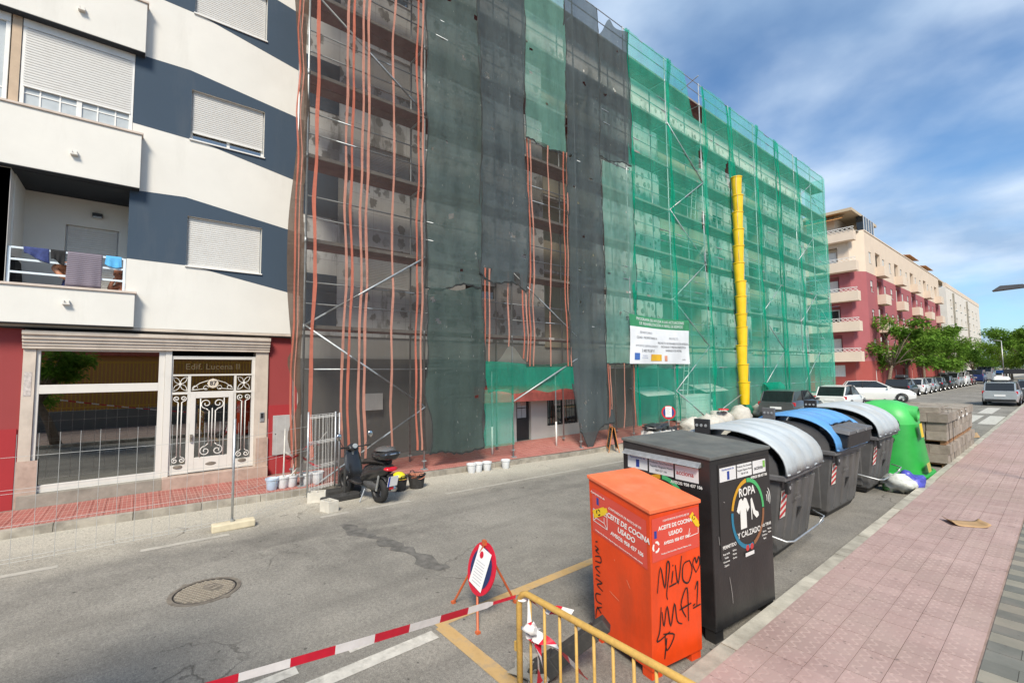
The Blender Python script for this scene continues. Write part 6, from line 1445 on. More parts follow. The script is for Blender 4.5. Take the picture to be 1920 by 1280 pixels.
    # adjustable props at the entrance
    for lb,y in (('grey steel prop left of the bar entrance',8.45),('grey steel prop right of the bar entrance',11.2)):
        t = thing('steel_prop',lb,'prop',(-11.35,y,sground(y)-.0),0,'steel props at the entrance'); m = MB(); m.cyl((0,0,0),(0,0,.9),.03,8); m.build('outer_tube',M_ALU,t,smooth=True); m = MB(); m.cyl((0,0,.9),(0,0,2.6),.022,8); m.build('inner_tube',M_TUBE,t,smooth=True); m = MB(); m.box(-.07,.07,-.07,.07,-.01,.01); m.build('base_plate',M_TUBE,t)
build_left()

# ---------------------------------------------------------------- cars
M_CGL = glassy('car_glass',(.10,.11,.12),1.9); M_CGD = mat('car_glass_dark',(.012,.014,.016),.08,0,.0,5,coat=.3)
PAINT = {}
def paint(k,c,metal=0):
    if k not in PAINT: PAINT[k] = mat('paint_'+k,c,.32,metal,.04,2,coat=.7)
    return PAINT[k]
def car(label,x,y,rz,L,W,H,col,style='hatch',roofbox=False,z=0):
    T = thing('parked_car' if style != 'van' else 'parked_van',label,'van' if style=='van' else 'car',(x,y,z),rz,'cars along the street')
    hl = L/2
    # stations: t along the length (0 rear .. 1 front): belt height, body top, half width
    if style == 'van': st = [(0,.30,1.0,.90),(.03,.24,1.05,.97),(.25,.22,1.08,1),(.6,.22,1.08,1),(.80,.22,1.05,.99),(.93,.22,.92,.95),(1,.28,.70,.82)]; gh = [(.0,.0,.88),(.03,1,.92),(.60,1,.93),(.74,.93,.90),(.90,.0,.90)]
    elif style == 'suv': st = [(0,.36,.92,.88),(.04,.26,.98,.96),(.2,.22,1.0,1),(.6,.22,.98,1),(.72,.22,.95,.99),(.92,.24,.84,.94),(1,.32,.62,.80)]; gh = [(.015,.0,.88),(.10,.93,.80),(.30,1,.82),(.50,.97,.80),(.71,.0,.90)]
    else: st = [(0,.34,.84,.86),(.04,.25,.92,.95),(.2,.20,.93,1),(.6,.20,.90,1),(.72,.20,.87,.99),(.92,.22,.74,.93),(1,.30,.54,.78)]; gh = [(.02,.0,.88),(.14,.90,.78),(.32,1,.80),(.50,.97,.79),(.73,.0,.90)]
    m = MB(); n = 8; vs = []
    def sill(t): return min(s[1] for s in st) 
    for t,lo,top,w in st:
        X = -hl+L*t; h = W/2*w; to = top*H/1.48
        vs += [(X,-h*.92,lo),(X,-h,lo+(to-lo)*.45),(X,-h*.96,lo+(to-lo)*.85),(X,-h*.86,to),(X,h*.86,to),(X,h*.96,lo+(to-lo)*.85),(X,h,lo+(to-lo)*.45),(X,h*.92,lo)]
    ns = len(st); m.add(vs,[(i*n+k,i*n+(k+1)%n,(i+1)*n+(k+1)%n,(i+1)*n+k) for i in range(ns-1) for k in range(n)]+[tuple(range(n-1,-1,-1)),tuple((ns-1)*n+k for k in range(n))])
    m.build('body',col,T,smooth=35)
    # greenhouse: glass volume with painted roof and pillars
    def belt(t):
        for (a,_,b,w1),(c,_,d,w2) in zip(st,st[1:]):
            if a <= t <= c: q = (t-a)/(c-a); return (b+(d-b)*q)*H/1.48,(w1+(w2-w1)*q)*W/2
        return .8,W/2
    g = MB(); vs = []
    for t,hh,wf in gh:
        X = -hl+L*t; b,w = belt(t); b -= .02; zt = b+(H-b-.03)*hh if hh else b+.02
        wt = w*(.86 if hh == 0 else wf); vs += [(X,-w*.86,b),(X,-wt,zt),(X,wt,zt),(X,w*.86,b)]
    k = len(gh); g.add(vs,[(i*4+j,i*4+(j+1)%4,(i+1)*4+(j+1)%4,(i+1)*4+j) for i in range(k-1) for j in range(4)]+[(0,3,2,1),((k-1)*4,(k-1)*4+1,(k-1)*4+2,(k-1)*4+3)])
    g.build('windows',M_CGD,T)
    r = MB(); rs = [q for q in gh if q[1] > .5]; vs = []
    for q in rs:
        X = -hl+L*q[0]; b,w = belt(q[0]); zt = b-.02+(H-b-.01)*q[1]; vs += [(X,-w*q[2]*1.01,zt-.02),(X,-w*q[2]*.8,zt+.025),(X,w*q[2]*.8,zt+.025),(X,w*q[2]*1.01,zt-.02)]
    kk = len(rs); r.add(vs,[(i*4+j,i*4+j+1,(i+1)*4+j+1,(i+1)*4+j) for i in range(kk-1) for j in range(3)]+[(i*4+3,i*4,(i+1)*4,(i+1)*4+3) for i in range(kk-1)]+[(0,1,2,3),((kk-1)*4+3,(kk-1)*4+2,(kk-1)*4+1,(kk-1)*4)]); r.build('roof',col,T,smooth=40)
    for s in (-1,1):
        for i,j in ((0,1),(len(gh)-1,len(gh)-2)):
            a,b = gh[i],gh[j]; ba,wa = belt(a[0]); bb,wb = belt(b[0]); p = MB(); p.tube([(-hl+L*a[0],s*wa*.87,ba-.01),(-hl+L*b[0],s*wb*b[2]*.99,bb-.02+(H-bb-.03)*b[1])],.035,5); p.build('pillar',col,T)
        t = (gh[1][0]+gh[-2][0])/2; ba,wa = belt(t); p = MB(); p.tube([(-hl+L*t,s*wa*.88,ba-.01),(-hl+L*t,s*wa*.82,H-.03)],.03,5); p.build('pillar',M_BLACK,T)
        p = MB(); p.cbox((-hl+L*(gh[-1][0]-.07),s*W*.53,belt(.7)[0]+.06),(.14,.14,.10)); p.build('mirror',col,T,bevel=.02)
        p = MB(); p.cbox((-hl+L*.025,s*W*.40,belt(.05)[0]*.86),(.10,W*.14,.17 if style!='van' else .3)); p.build('tail_light',M_TAIL,T,bevel=.02)
        p = MB(); p.cbox((hl-L*.03,s*W*.33,belt(.97)[0]*.86),(.14,W*.18,.10)); p.build('headlight',M_FROST,T,bevel=.02)
        for t_ in (.19,.81):
            wheel(T,(-hl+L*t_,s*(W/2-.09),.31),.31,.19)
            q = MB(); q.lathe([(.36,-.004),(.30,-.003)],(-hl+L*t_,s*(W/2+.004-.0),.33),18,False,'y'); q.build('wheel_arch',M_BLACK,T)
    p = MB(); p.box(-hl-.02,-hl+.06,-W*.40,W*.40,.30,.44); p.build('rear_bumper',M_BLACK if style!='hatch' else col,T,bevel=.02)
    p = MB(); p.cbox((-hl-.012,0,.60*H/1.48+.06),(.02,.50,.11)); p.build('number_plate',M_PLATE,T)
    if roofbox:
        p = MB(); p.hexa([(-.7,-.38,H+.08),(.75,-.38,H+.08),(.75,.38,H+.08),(-.7,.38,H+.08)],[(-.6,-.33,H+.34),(.5,-.33,H+.30),(.5,.33,H+.30),(-.6,.33,H+.34)]); p.build('roof_box',roofbox,T,bevel=.08)
        for xx in (-.4,.4): p = MB(); p.box(xx-.03,xx+.03,-.5,.5,H+.02,H+.079); p.build('roof_bar',M_BLACK,T)
    return T
def build_cars():
    w = paint('white',(.72,.72,.71)); k = paint('black',(.015,.015,.016)); dg = paint('grey',(.10,.105,.11),.5); s = paint('silver',(.50,.52,.53),.6); b = paint('blue',(.02,.045,.17)); rd = paint('dark_red',(.14,.03,.03)); U = R_(90)
    car('dark grey hatchback parked just behind the blue lidded container',-9.0,25.6,U,4.2,1.76,1.50,dg,'suv',z=gz(-9.0,25.6))
    car('white hatchback parked behind the dark grey car',-8.95,33.0,U,4.1,1.75,1.50,w,z=gz(-9.3,30))
    car('white SUV turning at the corner in front of the pink building',-9.3,42.6,R_(18),4.3,1.8,1.55,w,'suv')
    car('black estate car with black roof box parked by the pink building',-9.4,51.5,U,4.5,1.8,1.52,k,'suv',M_BLACK)
    car('small white hatchback in front of the black estate car',-9.35,57,U,3.9,1.7,1.47,w)
    car('silver grey hatchback third in the row by the pink building',-9.4,62,U,4.0,1.72,1.47,s)
    car('black hatchback fourth in the row by the pink building',-9.4,67,U,4.1,1.74,1.46,k)
    car('black car with roof box further up the row of parked cars',-9.4,72,U,4.2,1.75,1.50,k,'suv',M_BLACK)
    car('silver van parked beyond the black cars',-9.4,78,U,4.4,1.8,1.8,s,'van')
    car('white van parked beyond the silver van',-9.4,83.5,U,4.5,1.85,1.85,w,'van')
    car('dark red car half hidden behind the white van',-9.35,89,U,4.0,1.7,1.46,rd)
    car('dark blue van far up the street on the left',-9.2,99,U,4.9,1.95,2.0,b,'van')
    car('large white van at the far end of the parked row',-9.0,109,U,5.4,2.0,2.5,w,'van')
    car('white car at the very end of the street',-8.6,122,U,4.2,1.75,1.5,w)
    car('silver people carrier with roof box driving away on the right lane',-2.95,44.2,U,4.5,1.68,1.50,s,'suv',M_ALU)
    car('grey car parked on the right beside the silver people carrier',-1.9,52.5,U,4.2,1.72,1.48,dg)
build_cars()

# ---------------------------------------------------------------- buildings up the street
def build_pink():
    M_PK = plaster('pink_render',(.36,.11,.12),.4); M_CR = plaster('cream_render',(.66,.54,.43),.5); M_CR2 = plaster('pale_cream_render',(.68,.56,.45),.4); M_RD = plaster('brick_red_render',(.34,.075,.065),.4); M_AWN = mat('orange_awning',(.50,.24,.08),.8,0,.2,3)
    M_TAN = plaster('tan_roof_fascia',(.50,.40,.28),.4)
    B = thing('apartment_building','pink and cream apartment building beyond the side street','building',(-14.5,57,0))
    def P(m,name,mt,par=None,bevel=0): return m.build(name,mt,par or B,False,bevel,True)
    X,Y0,Y1 = -13.0,57.0,101.0; ZP,ZT = 12.55,16.9
    yw = []; holes = []; bal = []
    fz = [3.4,6.5,9.6,12.7]
    y = 60.0; i = 0
    while y < 98:
        (bal if i%3 == 1 else yw).append(y); y += 3.0 if i%3 else 2.6; i += 1
    for z in fz:
        holes += [(a,a+1.0,z+1.0,z+2.2) for a in yw]+[(a,a+2.0,z+.1,z+2.5) for a in bal]
    holes += [(a,a+.8,1.0,2.3) for a in yw]+[(72,73.2,0,2.4)]
    lo = [h for h in holes if h[2] < ZP-.3]; hi = [h for h in holes if h[2] >= ZP-.3]
    m = MB(); walls(m,X-.3,X,Y0+1.6,Y1,0,3.2,[h for h in lo if h[3] < 3]); P(m,'ground_wall',M_RD)
    m = MB(); walls(m,X-.3,X,Y0+1.6,Y1,3.2,ZP,[h for h in lo if h[3] > 3]); P(m,'pink_wall',M_PK)
    m = MB(); walls(m,X-.3,X,Y0+1.6,Y1,ZP,ZT,hi); P(m,'cream_wall',M_CR)
    # chamfered corner and front to the side street
    for (za,zb,mt) in ((0,3.2,M_RD),(3.2,ZP,M_PK),(ZP,ZT,M_CR)):
        m = MB(); m.prism([(X,Y0+1.6),(X-1.0,Y0),(X-1.3,Y0+.1),(X-.3,Y0+1.65)],'z',za,zb); P(m,'corner_wall',mt)
    fh = [(-18.4,-15.0,z+.05,z+2.55) for z in fz]+[(-16.2,-14.9,1.6,2.8)]
    def front(mt,za,zb,hs):
        m = MB(); walls(m,0,.3,-24,X-1.0,za,zb,hs); m.v = [(b,Y0+a,c) for a,b,c in m.v]; P(m,'front_wall',mt)
    front(M_RD,0,3.2,[h for h in fh if h[3]<3]); front(M_PK,3.2,ZP,[h for h in fh if 3<h[3]<ZP+.2]); front(M_CR,ZP,ZT,[h for h in fh if h[2]>ZP])
    for z in fz+[15.85]:
        m = MB(); m.box(-18.6,X-.2,Y0-1.0,Y0-.02,z-.25,z+.75) if z < 15 else m.box(-18.6,X-.3,Y0-.9,Y0-.02,z-.2,z+.8)
        o = P(m,'balcony',M_CR2); 
        r = MB()
        for k in range(13):
            a = -18.4+k*.4; r.tube([(a,Y0-.96,z+.76),(a+.4,Y0-.96,z+1.08)],.02,4); r.tube([(a+.4,Y0-.96,z+.76),(a,Y0-.96,z+1.08)],.02,4)
        r.box(-18.6,X-.25,Y0-1.0,Y0-.93,z+1.08,z+1.13); P(r,'railing',M_ALU,o)
        s = MB(); s.cbox((-15.8,Y0-1.08,z+.0),(.14,.16,.1)); P(s,'drain_spout',M_CONC,o)
        if z < 15:
            m = MB(); m.box(-18.5,-14.9,Y0+.8,Y0+.9,z,z+2.6); P(m,'loggia_wall',M_PK if z < 12 else M_CR)
            m = MB(); m.box(-17.2,-15.3,Y0+.74,Y0+.80,z+.1,z+2.2); w_ = P(m,'glazed_door',M_ALU); m = MB()
            if z in (6.5,): m.box(-17.1,-16.3,Y0+.725,Y0+.738,z+.9,z+2.1); m.box(-16.2,-15.4,Y0+.725,Y0+.738,z+.9,z+2.1); P(m,'pane',M_CGD,w_)
    m = MB(); m.box(-16.2,-14.9,Y0+.1,Y0+.15,1.6,2.8); w_ = P(m,'barred_window',M_ALU)
    for k in range(9): m = MB(); m.box(-16.15+k*.15,-16.12+k*.15,Y0+.02,Y0+.05,1.6,2.8); P(m,'bar',M_ALU,w_)
    for z in fz:
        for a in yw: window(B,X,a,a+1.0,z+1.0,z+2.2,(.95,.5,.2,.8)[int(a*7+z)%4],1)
        for a in bal:
            m = MB(); m.box(X-1.2,X-1.1,a-.1,a+2.1,z,z+2.6); P(m,'loggia_wall',M_CR2); m = MB(); m.box(X-.28,X+.75,a-.15,a+2.15,z-.2,z+.85); P(m,'balcony',M_CR2)
            m = MB(); m.box(X-1.08,X-1.05,a+.3,a+1.7,z+.1,z+2.1); P(m,'glazed_door',M_ALU)
    for a in yw: m = MB(); m.box(X-.2,X-.12,a,a+.8,1.0,2.3); P(m,'ground_window',M_ALU)
    m = MB(); m.box(X-.25,X-.2,72,73.2,0,2.4); P(m,'entrance_door',M_DARK)
    m = MB(); m.box(-24,X-.31,Y0+.35,Y1-.3,ZT-.2,ZT-.05); P(m,'roof_slab',M_CONC)
    m = MB(); m.box(X-.35,X+.06,Y0+1.6,Y1,ZT+.001,ZT+.12); P(m,'roof_coping',M_CR2)
    # penthouse with flat projecting roof, awnings
    m = MB(); m.box(-22,-15.5,58.5,66,ZT,19.0); P(m,'penthouse',M_CR); m = MB(); m.box(-23,-13.6,57.2,67,19.0,19.3); P(m,'penthouse_roof',M_TAN)
    m = MB(); m.box(-13.9,-13.3,60,64,ZT+.13,18.9); o = P(m,'glass_enclosure',M_CGD)
    for k in range(5): m = MB(); m.box(-13.28,-13.24,60+k*.98,60.06+k*.98,ZT+.13,18.9); P(m,'mullion',M_ALU,o)
    m = MB(); m.hexa([(-18.5,57.0,18.3),(-14.5,57.0,18.3),(-14.5,58.5,18.85),(-18.5,58.5,18.85)],[(-18.5,57.0,18.33),(-14.5,57.0,18.33),(-14.5,58.5,18.88),(-18.5,58.5,18.88)]); P(m,'striped_awning',M_AWN)
    for a,b in ((82,88),(93,99)): m = MB(); m.hexa([(X-4,a,18.6),(X-.2,a,18.0),(X-.2,b,18.0),(X-4,b,18.6)],[(X-4,a,18.64),(X-.2,a,18.05),(X-.2,b,18.05),(X-4,b,18.64)]); P(m,'roof_awning',M_AWN)
    for a in (78,92): m = MB(); m.box(X-5,X-1.5,a,a+5,ZT,18.6); P(m,'roof_room',M_CR)
    # second, paler building
    B2 = thing('apartment_building','pale cream apartment building at the far end of the street','building',(-15,113,0)); X2 = -13.6
    def P2(m,name,mt,par=None): return m.build(name,mt,par or B2,False,0,True)
    hs = [(a,a+1.6,z+.9,z+2.4) for z in (3.4,6.5,9.6,12.7) for a in (117,123,129,135,141,147,153)]
    m = MB(); M_B2 = plaster('off_white_render',(.66,.61,.55),.4); walls(m,X2-.3,X2,113,160,0,17,hs); P2(m,'wall',M_B2); m = MB(); m.box(-30,X2,112.7,113,0,17); P2(m,'end_wall',M_B2)
    for (a,b,c,d) in hs:
        m = MB(); m.box(X2-.25,X2-.15,a,b,c,d); o = P2(m,'window',M_ALU); m = MB(); m.box(X2-.149,X2-.14,a+.1,b-.1,c+.1,d-.1); P2(m,'pane',M_CGD,o); m = MB(); m.box(X2,X2+.12,a-.1,b+.1,c-.12,c-.01); P2(m,'sill',M_ALU,o)
    for z in (3.4,6.5,9.6,12.7):
        m = MB(); m.box(-20,-15.2,112.6,112.68,z+.8,z+2.3); P2(m,'front_window',mat('blue_blind',(.20,.30,.42),.6,0,.1))
    m = MB(); m.box(X2,X2+.25,119.8,120.3,3.3,16.5); m.box(X2,X2+.25,137.8,138.3,3.3,16.5); P2(m,'rain_pipe',M_CONC)
    m = MB(); m.box(-28,-16,114,128,17,19.2); P2(m,'roof_room',M_CR2); m = MB(); m.box(-28.5,-15.2,113.4,128.5,19.2,19.45); P2(m,'roof_edge',M_TAN)
    m = MB(); m.box(X2-.4,X2+.05,113,160,17.001,17.8); P2(m,'roof_parapet',M_CR2)
build_pink()

# ---------------------------------------------------------------- trees
def leaf_mat(name,a,b):
    t = NT(name); c = t.ramp(t.noise(.9,3,.6),.32,.68,a,b); c = t.mix(1.0,c,t.ramp(t.noise(14,2),.3,.7,(.6,.6,.6),(1.4,1.4,1.3)),'MULTIPLY')
    d = t.n('ShaderNodeBsdfDiffuse'); tr = t.n('ShaderNodeBsdfTranslucent'); m = t.n('ShaderNodeMixShader'); m.inputs[0].default_value = .35
    t.l(c,d.inputs[0]); t.l(c,tr.inputs[0]); t.l(d.outputs[0],m.inputs[1]); t.l(tr.outputs[0],m.inputs[2]); return t.done(m.outputs[0])
M_LF = leaf_mat('tree_leaves',(.07,.16,.022),(.20,.34,.06)); M_LF2 = leaf_mat('pale_tree_leaves',(.08,.16,.02),(.20,.30,.05)); M_BARK = mat('bark',(.20,.16,.12),.95,0,.3,8,.8,25)
def tree(label,x,y,H,R,seed,mt=None,n=5200,zc=.62,trunk=.16,leaf=.42,lean=(0,0),z=0,flat=.62,cat='tree',nblob=16):
    rr = random.Random(seed); T = thing('street_tree',label,cat,(x,y,z),0,'trees along the street')
    h0 = H*.30
    m = MB(); m.tube([(0,0,-.05),(lean[0]*.4,lean[1]*.4,h0*.5),(lean[0],lean[1],h0),(lean[0]*1.1,lean[1]*1.1,h0*1.25)],[trunk*1.25,trunk,trunk*.85,trunk*.6],9); m.build('trunk',M_BARK,T,smooth=True)
    blobs = []; lm = MB()
    for i in range(nblob):
        a = rr.uniform(0,6.283); q = rr.uniform(.25,.85)**.7; zz = H*(zc+rr.uniform(-.30,.26)); c = Vector((lean[0]+R*q*math.cos(a),lean[1]+R*q*math.sin(a),zz-.5*q*flat)); r = R*rr.uniform(.24,.44); blobs.append((c,r))
        s = Vector((lean[0],lean[1],h0*rr.uniform(.85,1.15))); mid = s.lerp(c,.5)+Vector((0,0,.12*R)); lm.tube([s,mid,c],[trunk*.45,trunk*.28,trunk*.1],5)
    lm.build('limb',M_BARK,T,smooth=True)
    vs = []; fs = []
    for i in range(n):
        c,r = blobs[rr.randrange(len(blobs))]
        d = Vector((rr.gauss(0,1),rr.gauss(0,1),rr.gauss(0,1))).normalized()*r*rr.uniform(.35,1.08); d.z *= .62
        p = c+d; ax = Vector((rr.gauss(0,1),rr.gauss(0,1),rr.gauss(0,.45))).normalized(); up = Vector((rr.gauss(0,.5),rr.gauss(0,.5),1)).normalized(); w = ax.cross(up).normalized(); l = leaf*rr.uniform(.6,1.3)
        b = len(vs); tip = p+ax*l-Vector((0,0,l*.3)); vs += [p,p+ax*l*.45+w*l*.22,tip,p+ax*l*.45-w*l*.22]; fs.append((b,b+1,b+2,b+3))
    m = MB(); m.add(vs,fs); m.build('crown',mt or M_LF,T)
    return T
def build_trees():
    tree('feathery green street tree nearest the corner of the pink building',-12.4,61.5,8.6,3.4,1,n=4600,lean=(.3,.4),trunk=.17)
    tree('dense green street tree second along the pink building',-12.3,70,8.8,3.8,2,n=4800)
    tree('green street tree third along the pink building',-12.3,80,8.6,3.8,3,n=5200)
    tree('green street tree in front of the end of the pink building',-12.2,92,8.2,3.6,4,n=4200)
    tree('round green tree before the pale cream building',-12.0,106,7.5,3.6,5,n=3600)
    tree('green tree at the foot of the pale cream building',-11.8,122,7.0,3.6,6,n=3000)
    tree('large green tree on the right at the end of the street',-4.3,104,9.5,4.2,7,M_LF,n=6000)
    tree('light green tree behind the far lamp post',-7.2,128,8.0,4.6,8,M_LF2,n=4500)
    tree('light green tree right of the far lamp post',-3.0,122,8.5,4.8,9,M_LF2,n=4500)
    tree('dark green tree at the right edge beyond the canopy',-1.6,92,10.8,4.0,10,n=6000)
    tree('dark green tree closing the street in the distance',-9.2,146,9.5,5.5,11,n=4000)
    tree('distant green tree left of centre at the end of the street',-14,158,9.0,5,12,n=3000)
    tree('distant green tree right of centre at the end of the street',-3,152,11,6,13,n=4000)
    # lamp posts
    def lamp(lb,x,y,H,arm,z=.12,r=.07):
        t = thing('street_lamp',lb,'street lamp',(x,y,z)); m = MB(); m.tube([(0,0,0),(0,0,H)],[r,r*.6],10); m.build('pole',M_STEEL,t,smooth=True)
        m = MB(); m.tube([(0,0,H-.02),(arm*.5,0,H+.08),(arm,0,H+.1)],r*.45,6); m.build('arm',M_STEEL,t); m = MB(); m.hexa([(arm-.32,-.14,H+.05),(arm+.22,-.10,H+.07),(arm+.22,.10,H+.07),(arm-.32,.14,H+.05)],[(arm-.20,-.06,H+.15),(arm+.12,-.05,H+.14),(arm+.12,.05,H+.14),(arm-.20,.06,H+.15)]); m.build('lamp_head',mat('lamp_dark',(.05,.05,.055),.5,.3,.1),t)
        return t
    lamp('grey lamp post far up the street in front of the trees',-6.1,95,6.0,-.9)
    t = lamp('dark street lamp head reaching in at the right edge',-.30,14.2,3.93,-.36,.13,.05)
    t = thing('traffic_sign','small blue arrow sign on a post at the far end of the street','traffic sign',(-6.0,94,0)); m = MB(); m.cyl((0,0,0),(0,0,2.2),.04,8); m.build('post',M_STEEL,t); m = MB(); m.box(-.8,.35,-.03,.0,1.55,1.95); m.build('panel',mat('sign_blue_panel',(.03,.16,.50),.5,0,.05),t)
    t = thing('terrace_canopy','black flat canopy on posts at the right edge of the street','canopy',(-2.5,70,.12)); m = MB(); m.box(-1.9,3.2,-2,2,1.62,2.06); m.build('roof',M_BLACK,t)
    for a in (-1.7,3.0):
        for b in (-1.8,1.8): m = MB(); m.box(a-.05,a+.05,b-.05,b+.05,0,1.62); m.build('post',M_BLACK,t)
build_trees()

# ---------------------------------------------------------------- near things: barrier, tape, sign, fallen bollard
M_BAR = mat('yellow_barrier',(.58,.36,.09),.55,.0,.2,9,.25,60,dirt=.75,dirtcol=(.16,.07,.03),dscale=9)
M_TR = mat('tape_red',(.55,.01,.035),.35,0,.1,20); M_TW = mat('tape_white',(.72,.71,.71),.35,0,.08,20)
def build_near():
    T = thing('crowd_barrier','rusty yellow steel barrier at the bottom edge in front of the orange bin','barrier',(-2.50,2.08,0),R_(0.5))
    m = MB(); H = 1.0; c = .10; m.tube([(0,0,.02),(0,0,H-c),(.012,0,H-.05),(.035,0,H-.02),(.08,0,H),(2.2,0,H),(2.26,0,H-.03),(2.30,0,H-.1),(2.30,0,.15)],.021,10); m.build('frame_tube',M_BAR,T,smooth=True)
    m = MB(); m.cyl((.02,0,.2),(2.29,0,.2),.017,8); m.build('bottom_rail',M_BAR,T,smooth=True)
    for i in range(16):
        x = .115+i*.137; m = MB(); m.cyl((x,0,.2),(x,0,H-.01),.0095,7); m.build('bar',M_BAR,T,smooth=True)
    m = MB(); m.box(-.03,.03,-.28,.28,0,.02); m.build('foot',M_BAR,T); m = MB(); m.box(2.27,2.33,-.28,.28,.13,.15); m.build('foot',M_BAR,T)
    m = MB(); m.cbox((-.03,0,.62),(.02,.03,.06)); m.build('hook',M_BAR,T)
    # warning tape from the barrier to the tree
    t = thing('warning_tape','red and white striped warning tape stretched from the yellow barrier','tape',(-2.5,2.0,.97))
    A = Vector((-2.50,2.05,.965)); B = Vector((-2.04,-2.15,1.68)); L = (B-A).length; n = 20; w = .05
    for i in range(n):
        m = MB(); vs = []
        for k in range(5):
            s = (i+k/4)/n; p = A.lerp(B,s)-Vector((0,0,.035*math.sin(math.pi*s))); tw = .25*math.sin(s*5.0)+.2*math.sin(s*13); side = Vector((math.sin(tw)*.8,.05,math.cos(tw))).normalized(); ww = w*(.45 if s < .06 else .8+.2*math.sin(s*9))
            vs += [p-side*ww/2,p+side*ww/2]
        m.add(vs,[(2*k,2*k+1,2*k+3,2*k+2) for k in range(4)]); m.build('red_band' if i%2 == 0 else 'white_band',M_TR if i%2 == 0 else M_TW,t,smooth=True,world=True)
    # knotted tail of tape on the barrier bars
    t = thing('tape_tail','crumpled knot of red and white tape hanging from the barrier bars','tape',(-2.38,2.08,.80))
    def strip(pts,w,bands,ph=0):
        pts = [Vector(p) for p in pts]
        for i in range(bands):
            m = MB(); vs = []
            for k in range(5):
                s = (i+k/4)/bands*(len(pts)-1); j = min(int(s),len(pts)-2); p = pts[j].lerp(pts[j+1],s-j); a = ph+s*1.7; side = Vector((.35*math.sin(a),.5,math.cos(a*.8))).normalized(); vs += [p-side*w/2,p+side*w/2]
            m.add(vs,[(2*k,2*k+1,2*k+3,2*k+2) for k in range(4)]); m.build('red_band' if i%2 else 'white_band',M_TR if i%2 else M_TW,t,smooth=True)
    strip([(-.10,-.01,.165),(-.02,.03,.15),(.06,.05,.13),(.13,.02,.15),(.19,.05,.17),(.28,.10,.16)],.06,7,.5)
    strip([(.0,-.02,.18),(.02,-.03,.05),(.03,-.03,.0)],.03,2); strip([(.02,-.03,.02),(.06,.0,-.10),(.10,.02,-.24),(.16,.02,-.36)],.09,5,1); strip([(.03,-.03,.0),(.09,-.02,-.14),(.08,.0,-.32)],.08,4,2.5); strip([(.05,-.02,-.02),(.16,.03,-.05),(.30,.05,-.09),(.44,.06,-.14)],.075,6,.3)
    m = MB(); blob(m,(.03,-.03,.0),(.05,.05,.045),5,10,8,.4); m.build('knot',M_TW,t,smooth=True)
    # tripod no parking sign
    t = thing('tripod_sign','round red and blue no parking sign on an orange folding tripod','traffic sign',(-3.98,2.83,0)); M_OT = mat('orange_tripod',(.55,.12,.04),.55,0,.2,8,dirt=.4,dirtcol=(.2,.08,.04),dscale=8)
    top = Vector((.03,.0,.72)); c = Vector((.05,-.06,.505)); nrm = Vector((-.08,-.95,.30)).normalized(); rgt = Vector((0,0,1)).cross(nrm).normalized(); up = nrm.cross(rgt)
    for f,a in (((-.42,-.10,0),top),((.01,.42,0),top),((.23,-.23,0),c-up*.22-nrm*.02)): m = MB(); m.cyl(f,tuple(a),.012,6); m.build('leg',M_OT,t); m = MB(); m.cbox((f[0],f[1],.012),(.04,.04,.022)); m.build('rubber_shoe',M_OT,t)
    def disc(r0,r1,d,mt,name,par=None):
        m = MB(); n = 32; vs = []
        for r in (r0,r1):
            for k in range(n): a = 2*math.pi*k/n; vs.append(tuple(c+rgt*r*math.cos(a)+up*r*math.sin(a)+nrm*d))
        if r1 == 0: m.add(vs[:n],[tuple(range(n))])
        else: m.add(vs,[(k,(k+1)%n,n+(k+1)%n,n+k) for k in range(n)])
        o = m.build(name,mt,par or t); return o
    m = MB(); n = 32; m.add([tuple(c+rgt*.25*math.cos(2*math.pi*k/n)+up*.25*math.sin(2*math.pi*k/n)+nrm*d) for d in (-.012,.0) for k in range(n)],[tuple(range(n-1,-1,-1)),tuple(range(n,2*n))]+[(k,(k+1)%n,n+(k+1)%n,n+k) for k in range(n)]); d = m.build('disc',M_TR,t)
    disc(.195,0,.003,mat('sign_navy',(.012,.03,.11),.4,0,.1),'blue_field',d)
    def pp(u,v,q): return tuple(c+rgt*u+up*v+nrm*q)
    m = MB(); m.quad(pp(-.15,-.17,.008),pp(.10,-.20,.008),pp(.14,.17,.009),pp(-.11,.20,.009)); pa = m.build('paper_notice',M_PLATE,d)
    m = MB()
    for i in range(8): v = .05-i*.028; m.quad(pp(-.10,v,.0105),pp(.07,v-.008,.0105),pp(.07,v-.002,.0105),pp(-.10,v+.006,.0105))
    m.build('printed_lines',mat('print_pale',(.45,.45,.48),.6,0,0),pa); m = MB(); m.add([pp(-.03+.035*math.cos(k*.5),.12+.035*math.sin(k*.5),.0105) for k in range(13)],[tuple(range(13))]); m.build('stop_mark',M_TR,pa)
    m = MB(); m.cbox(tuple(top+Vector((0,0,.02))),(.05,.03,.05)); m.build('hinge',M_OT,t)
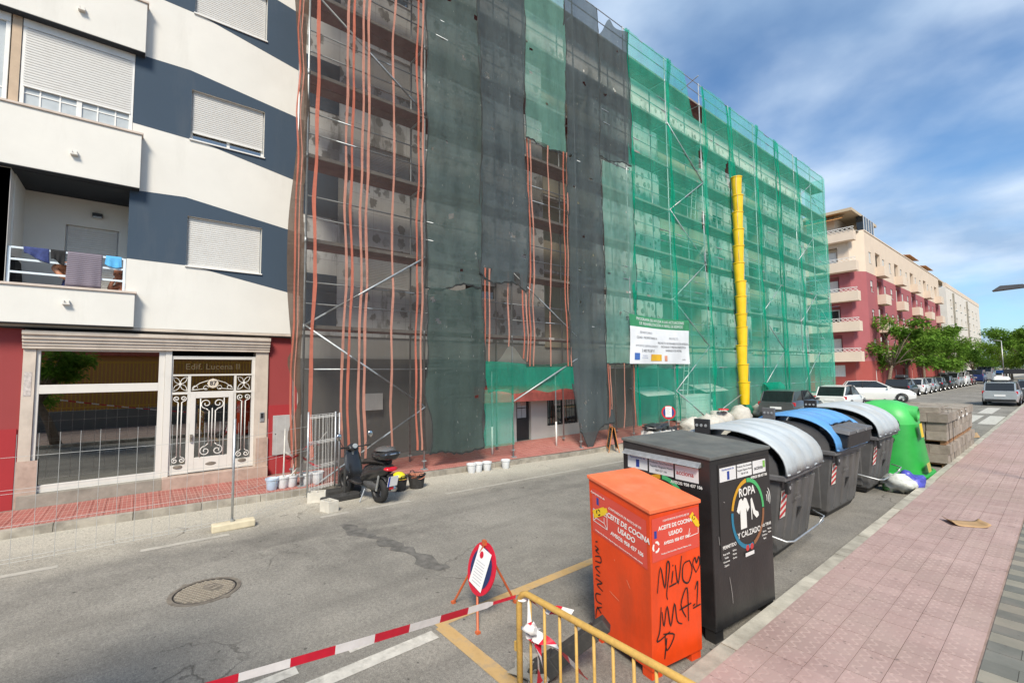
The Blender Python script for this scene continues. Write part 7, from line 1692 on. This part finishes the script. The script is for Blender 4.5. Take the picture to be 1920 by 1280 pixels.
    # fallen black bollard
    t = thing('fallen_bollard','fallen black square bollard with broken base leaning on the orange bin','bollard',(-2.86,2.66,0)); M_BO = mat('bollard_black',(.035,.034,.033),.6,0,.3,7,.2,40,dirt=.6,dirtcol=(.14,.12,.10),dscale=5)
    a = Vector((.0,.0,.09)); b = Vector((.40,.29,.50)); dr = (b-a).normalized(); s1 = dr.cross(Vector((0,0,1))).normalized(); s2 = s1.cross(dr)
    def bx(p,q,w0,w1,name,mt): m = MB(); m.hexa([tuple(p+s1*w0*i+s2*w0*j) for i,j in ((-1,-1),(1,-1),(1,1),(-1,1))],[tuple(q+s1*w1*i+s2*w1*j) for i,j in ((-1,-1),(1,-1),(1,1),(-1,1))]); return m.build(name,mt,t,bevel=.006)
    bx(a,b-dr*.12,.062,.055,'shaft',M_BO); bx(b-dr*.115,b-dr*.105,.046,.046,'neck',M_BO); bx(b-dr*.10,b,.056,.05,'cap',M_BO)
    bx(a-dr*.16,a+dr*.10,.085,.072,'base_collar',M_BO); m = MB(); blob(m,(-.10,-.06,.05),(.13,.13,.07),21,12,8,.5); m.build('broken_concrete',M_CONC,t)
build_near()

# ---------------------------------------------------------------- the near side of the street behind the camera (seen mirrored in the shop window)
def build_opposite():
    tree('street tree with pale trunk on the near pavement',-1.85,-2.2,5.0,1.3,31,n=3500,leaf=.2,trunk=.13,z=.12,lean=(.1,-.55))
    T = thing('bar_fence','yellow steel bar fence on a low wall across the street','fence',(3.6,-3,.12)); m = MB(); m.box(-.12,.12,-12,14,0,.85); m.build('low_wall',M_GREYW,T)
    M_YB = mat('yellow_bar',(.62,.36,.04),.5,0,.1,5)
    for i in range(130): m = MB(); m.box(-.02,.02,-9+i*.14,-8.96+i*.14,.85,3.1); m.build('bar',M_YB,T)
    for z in (.95,3.0): m = MB(); m.box(.021,.05,-9,9.2,z,z+.06); m.build('rail',M_YB,T)
    B = thing('low_building','low ochre building behind the yellow bar fence','building',(9,0,0)); m = MB(); m.box(8,14,-16,16,0,3.6); m.build('wall',plaster('ochre_render',(.50,.26,.10),.5),B,world=True); m = MB(); m.box(7.8,14.2,-16.2,16.2,3.601,3.85); m.build('roof',M_TILE,B,world=True)
build_opposite()
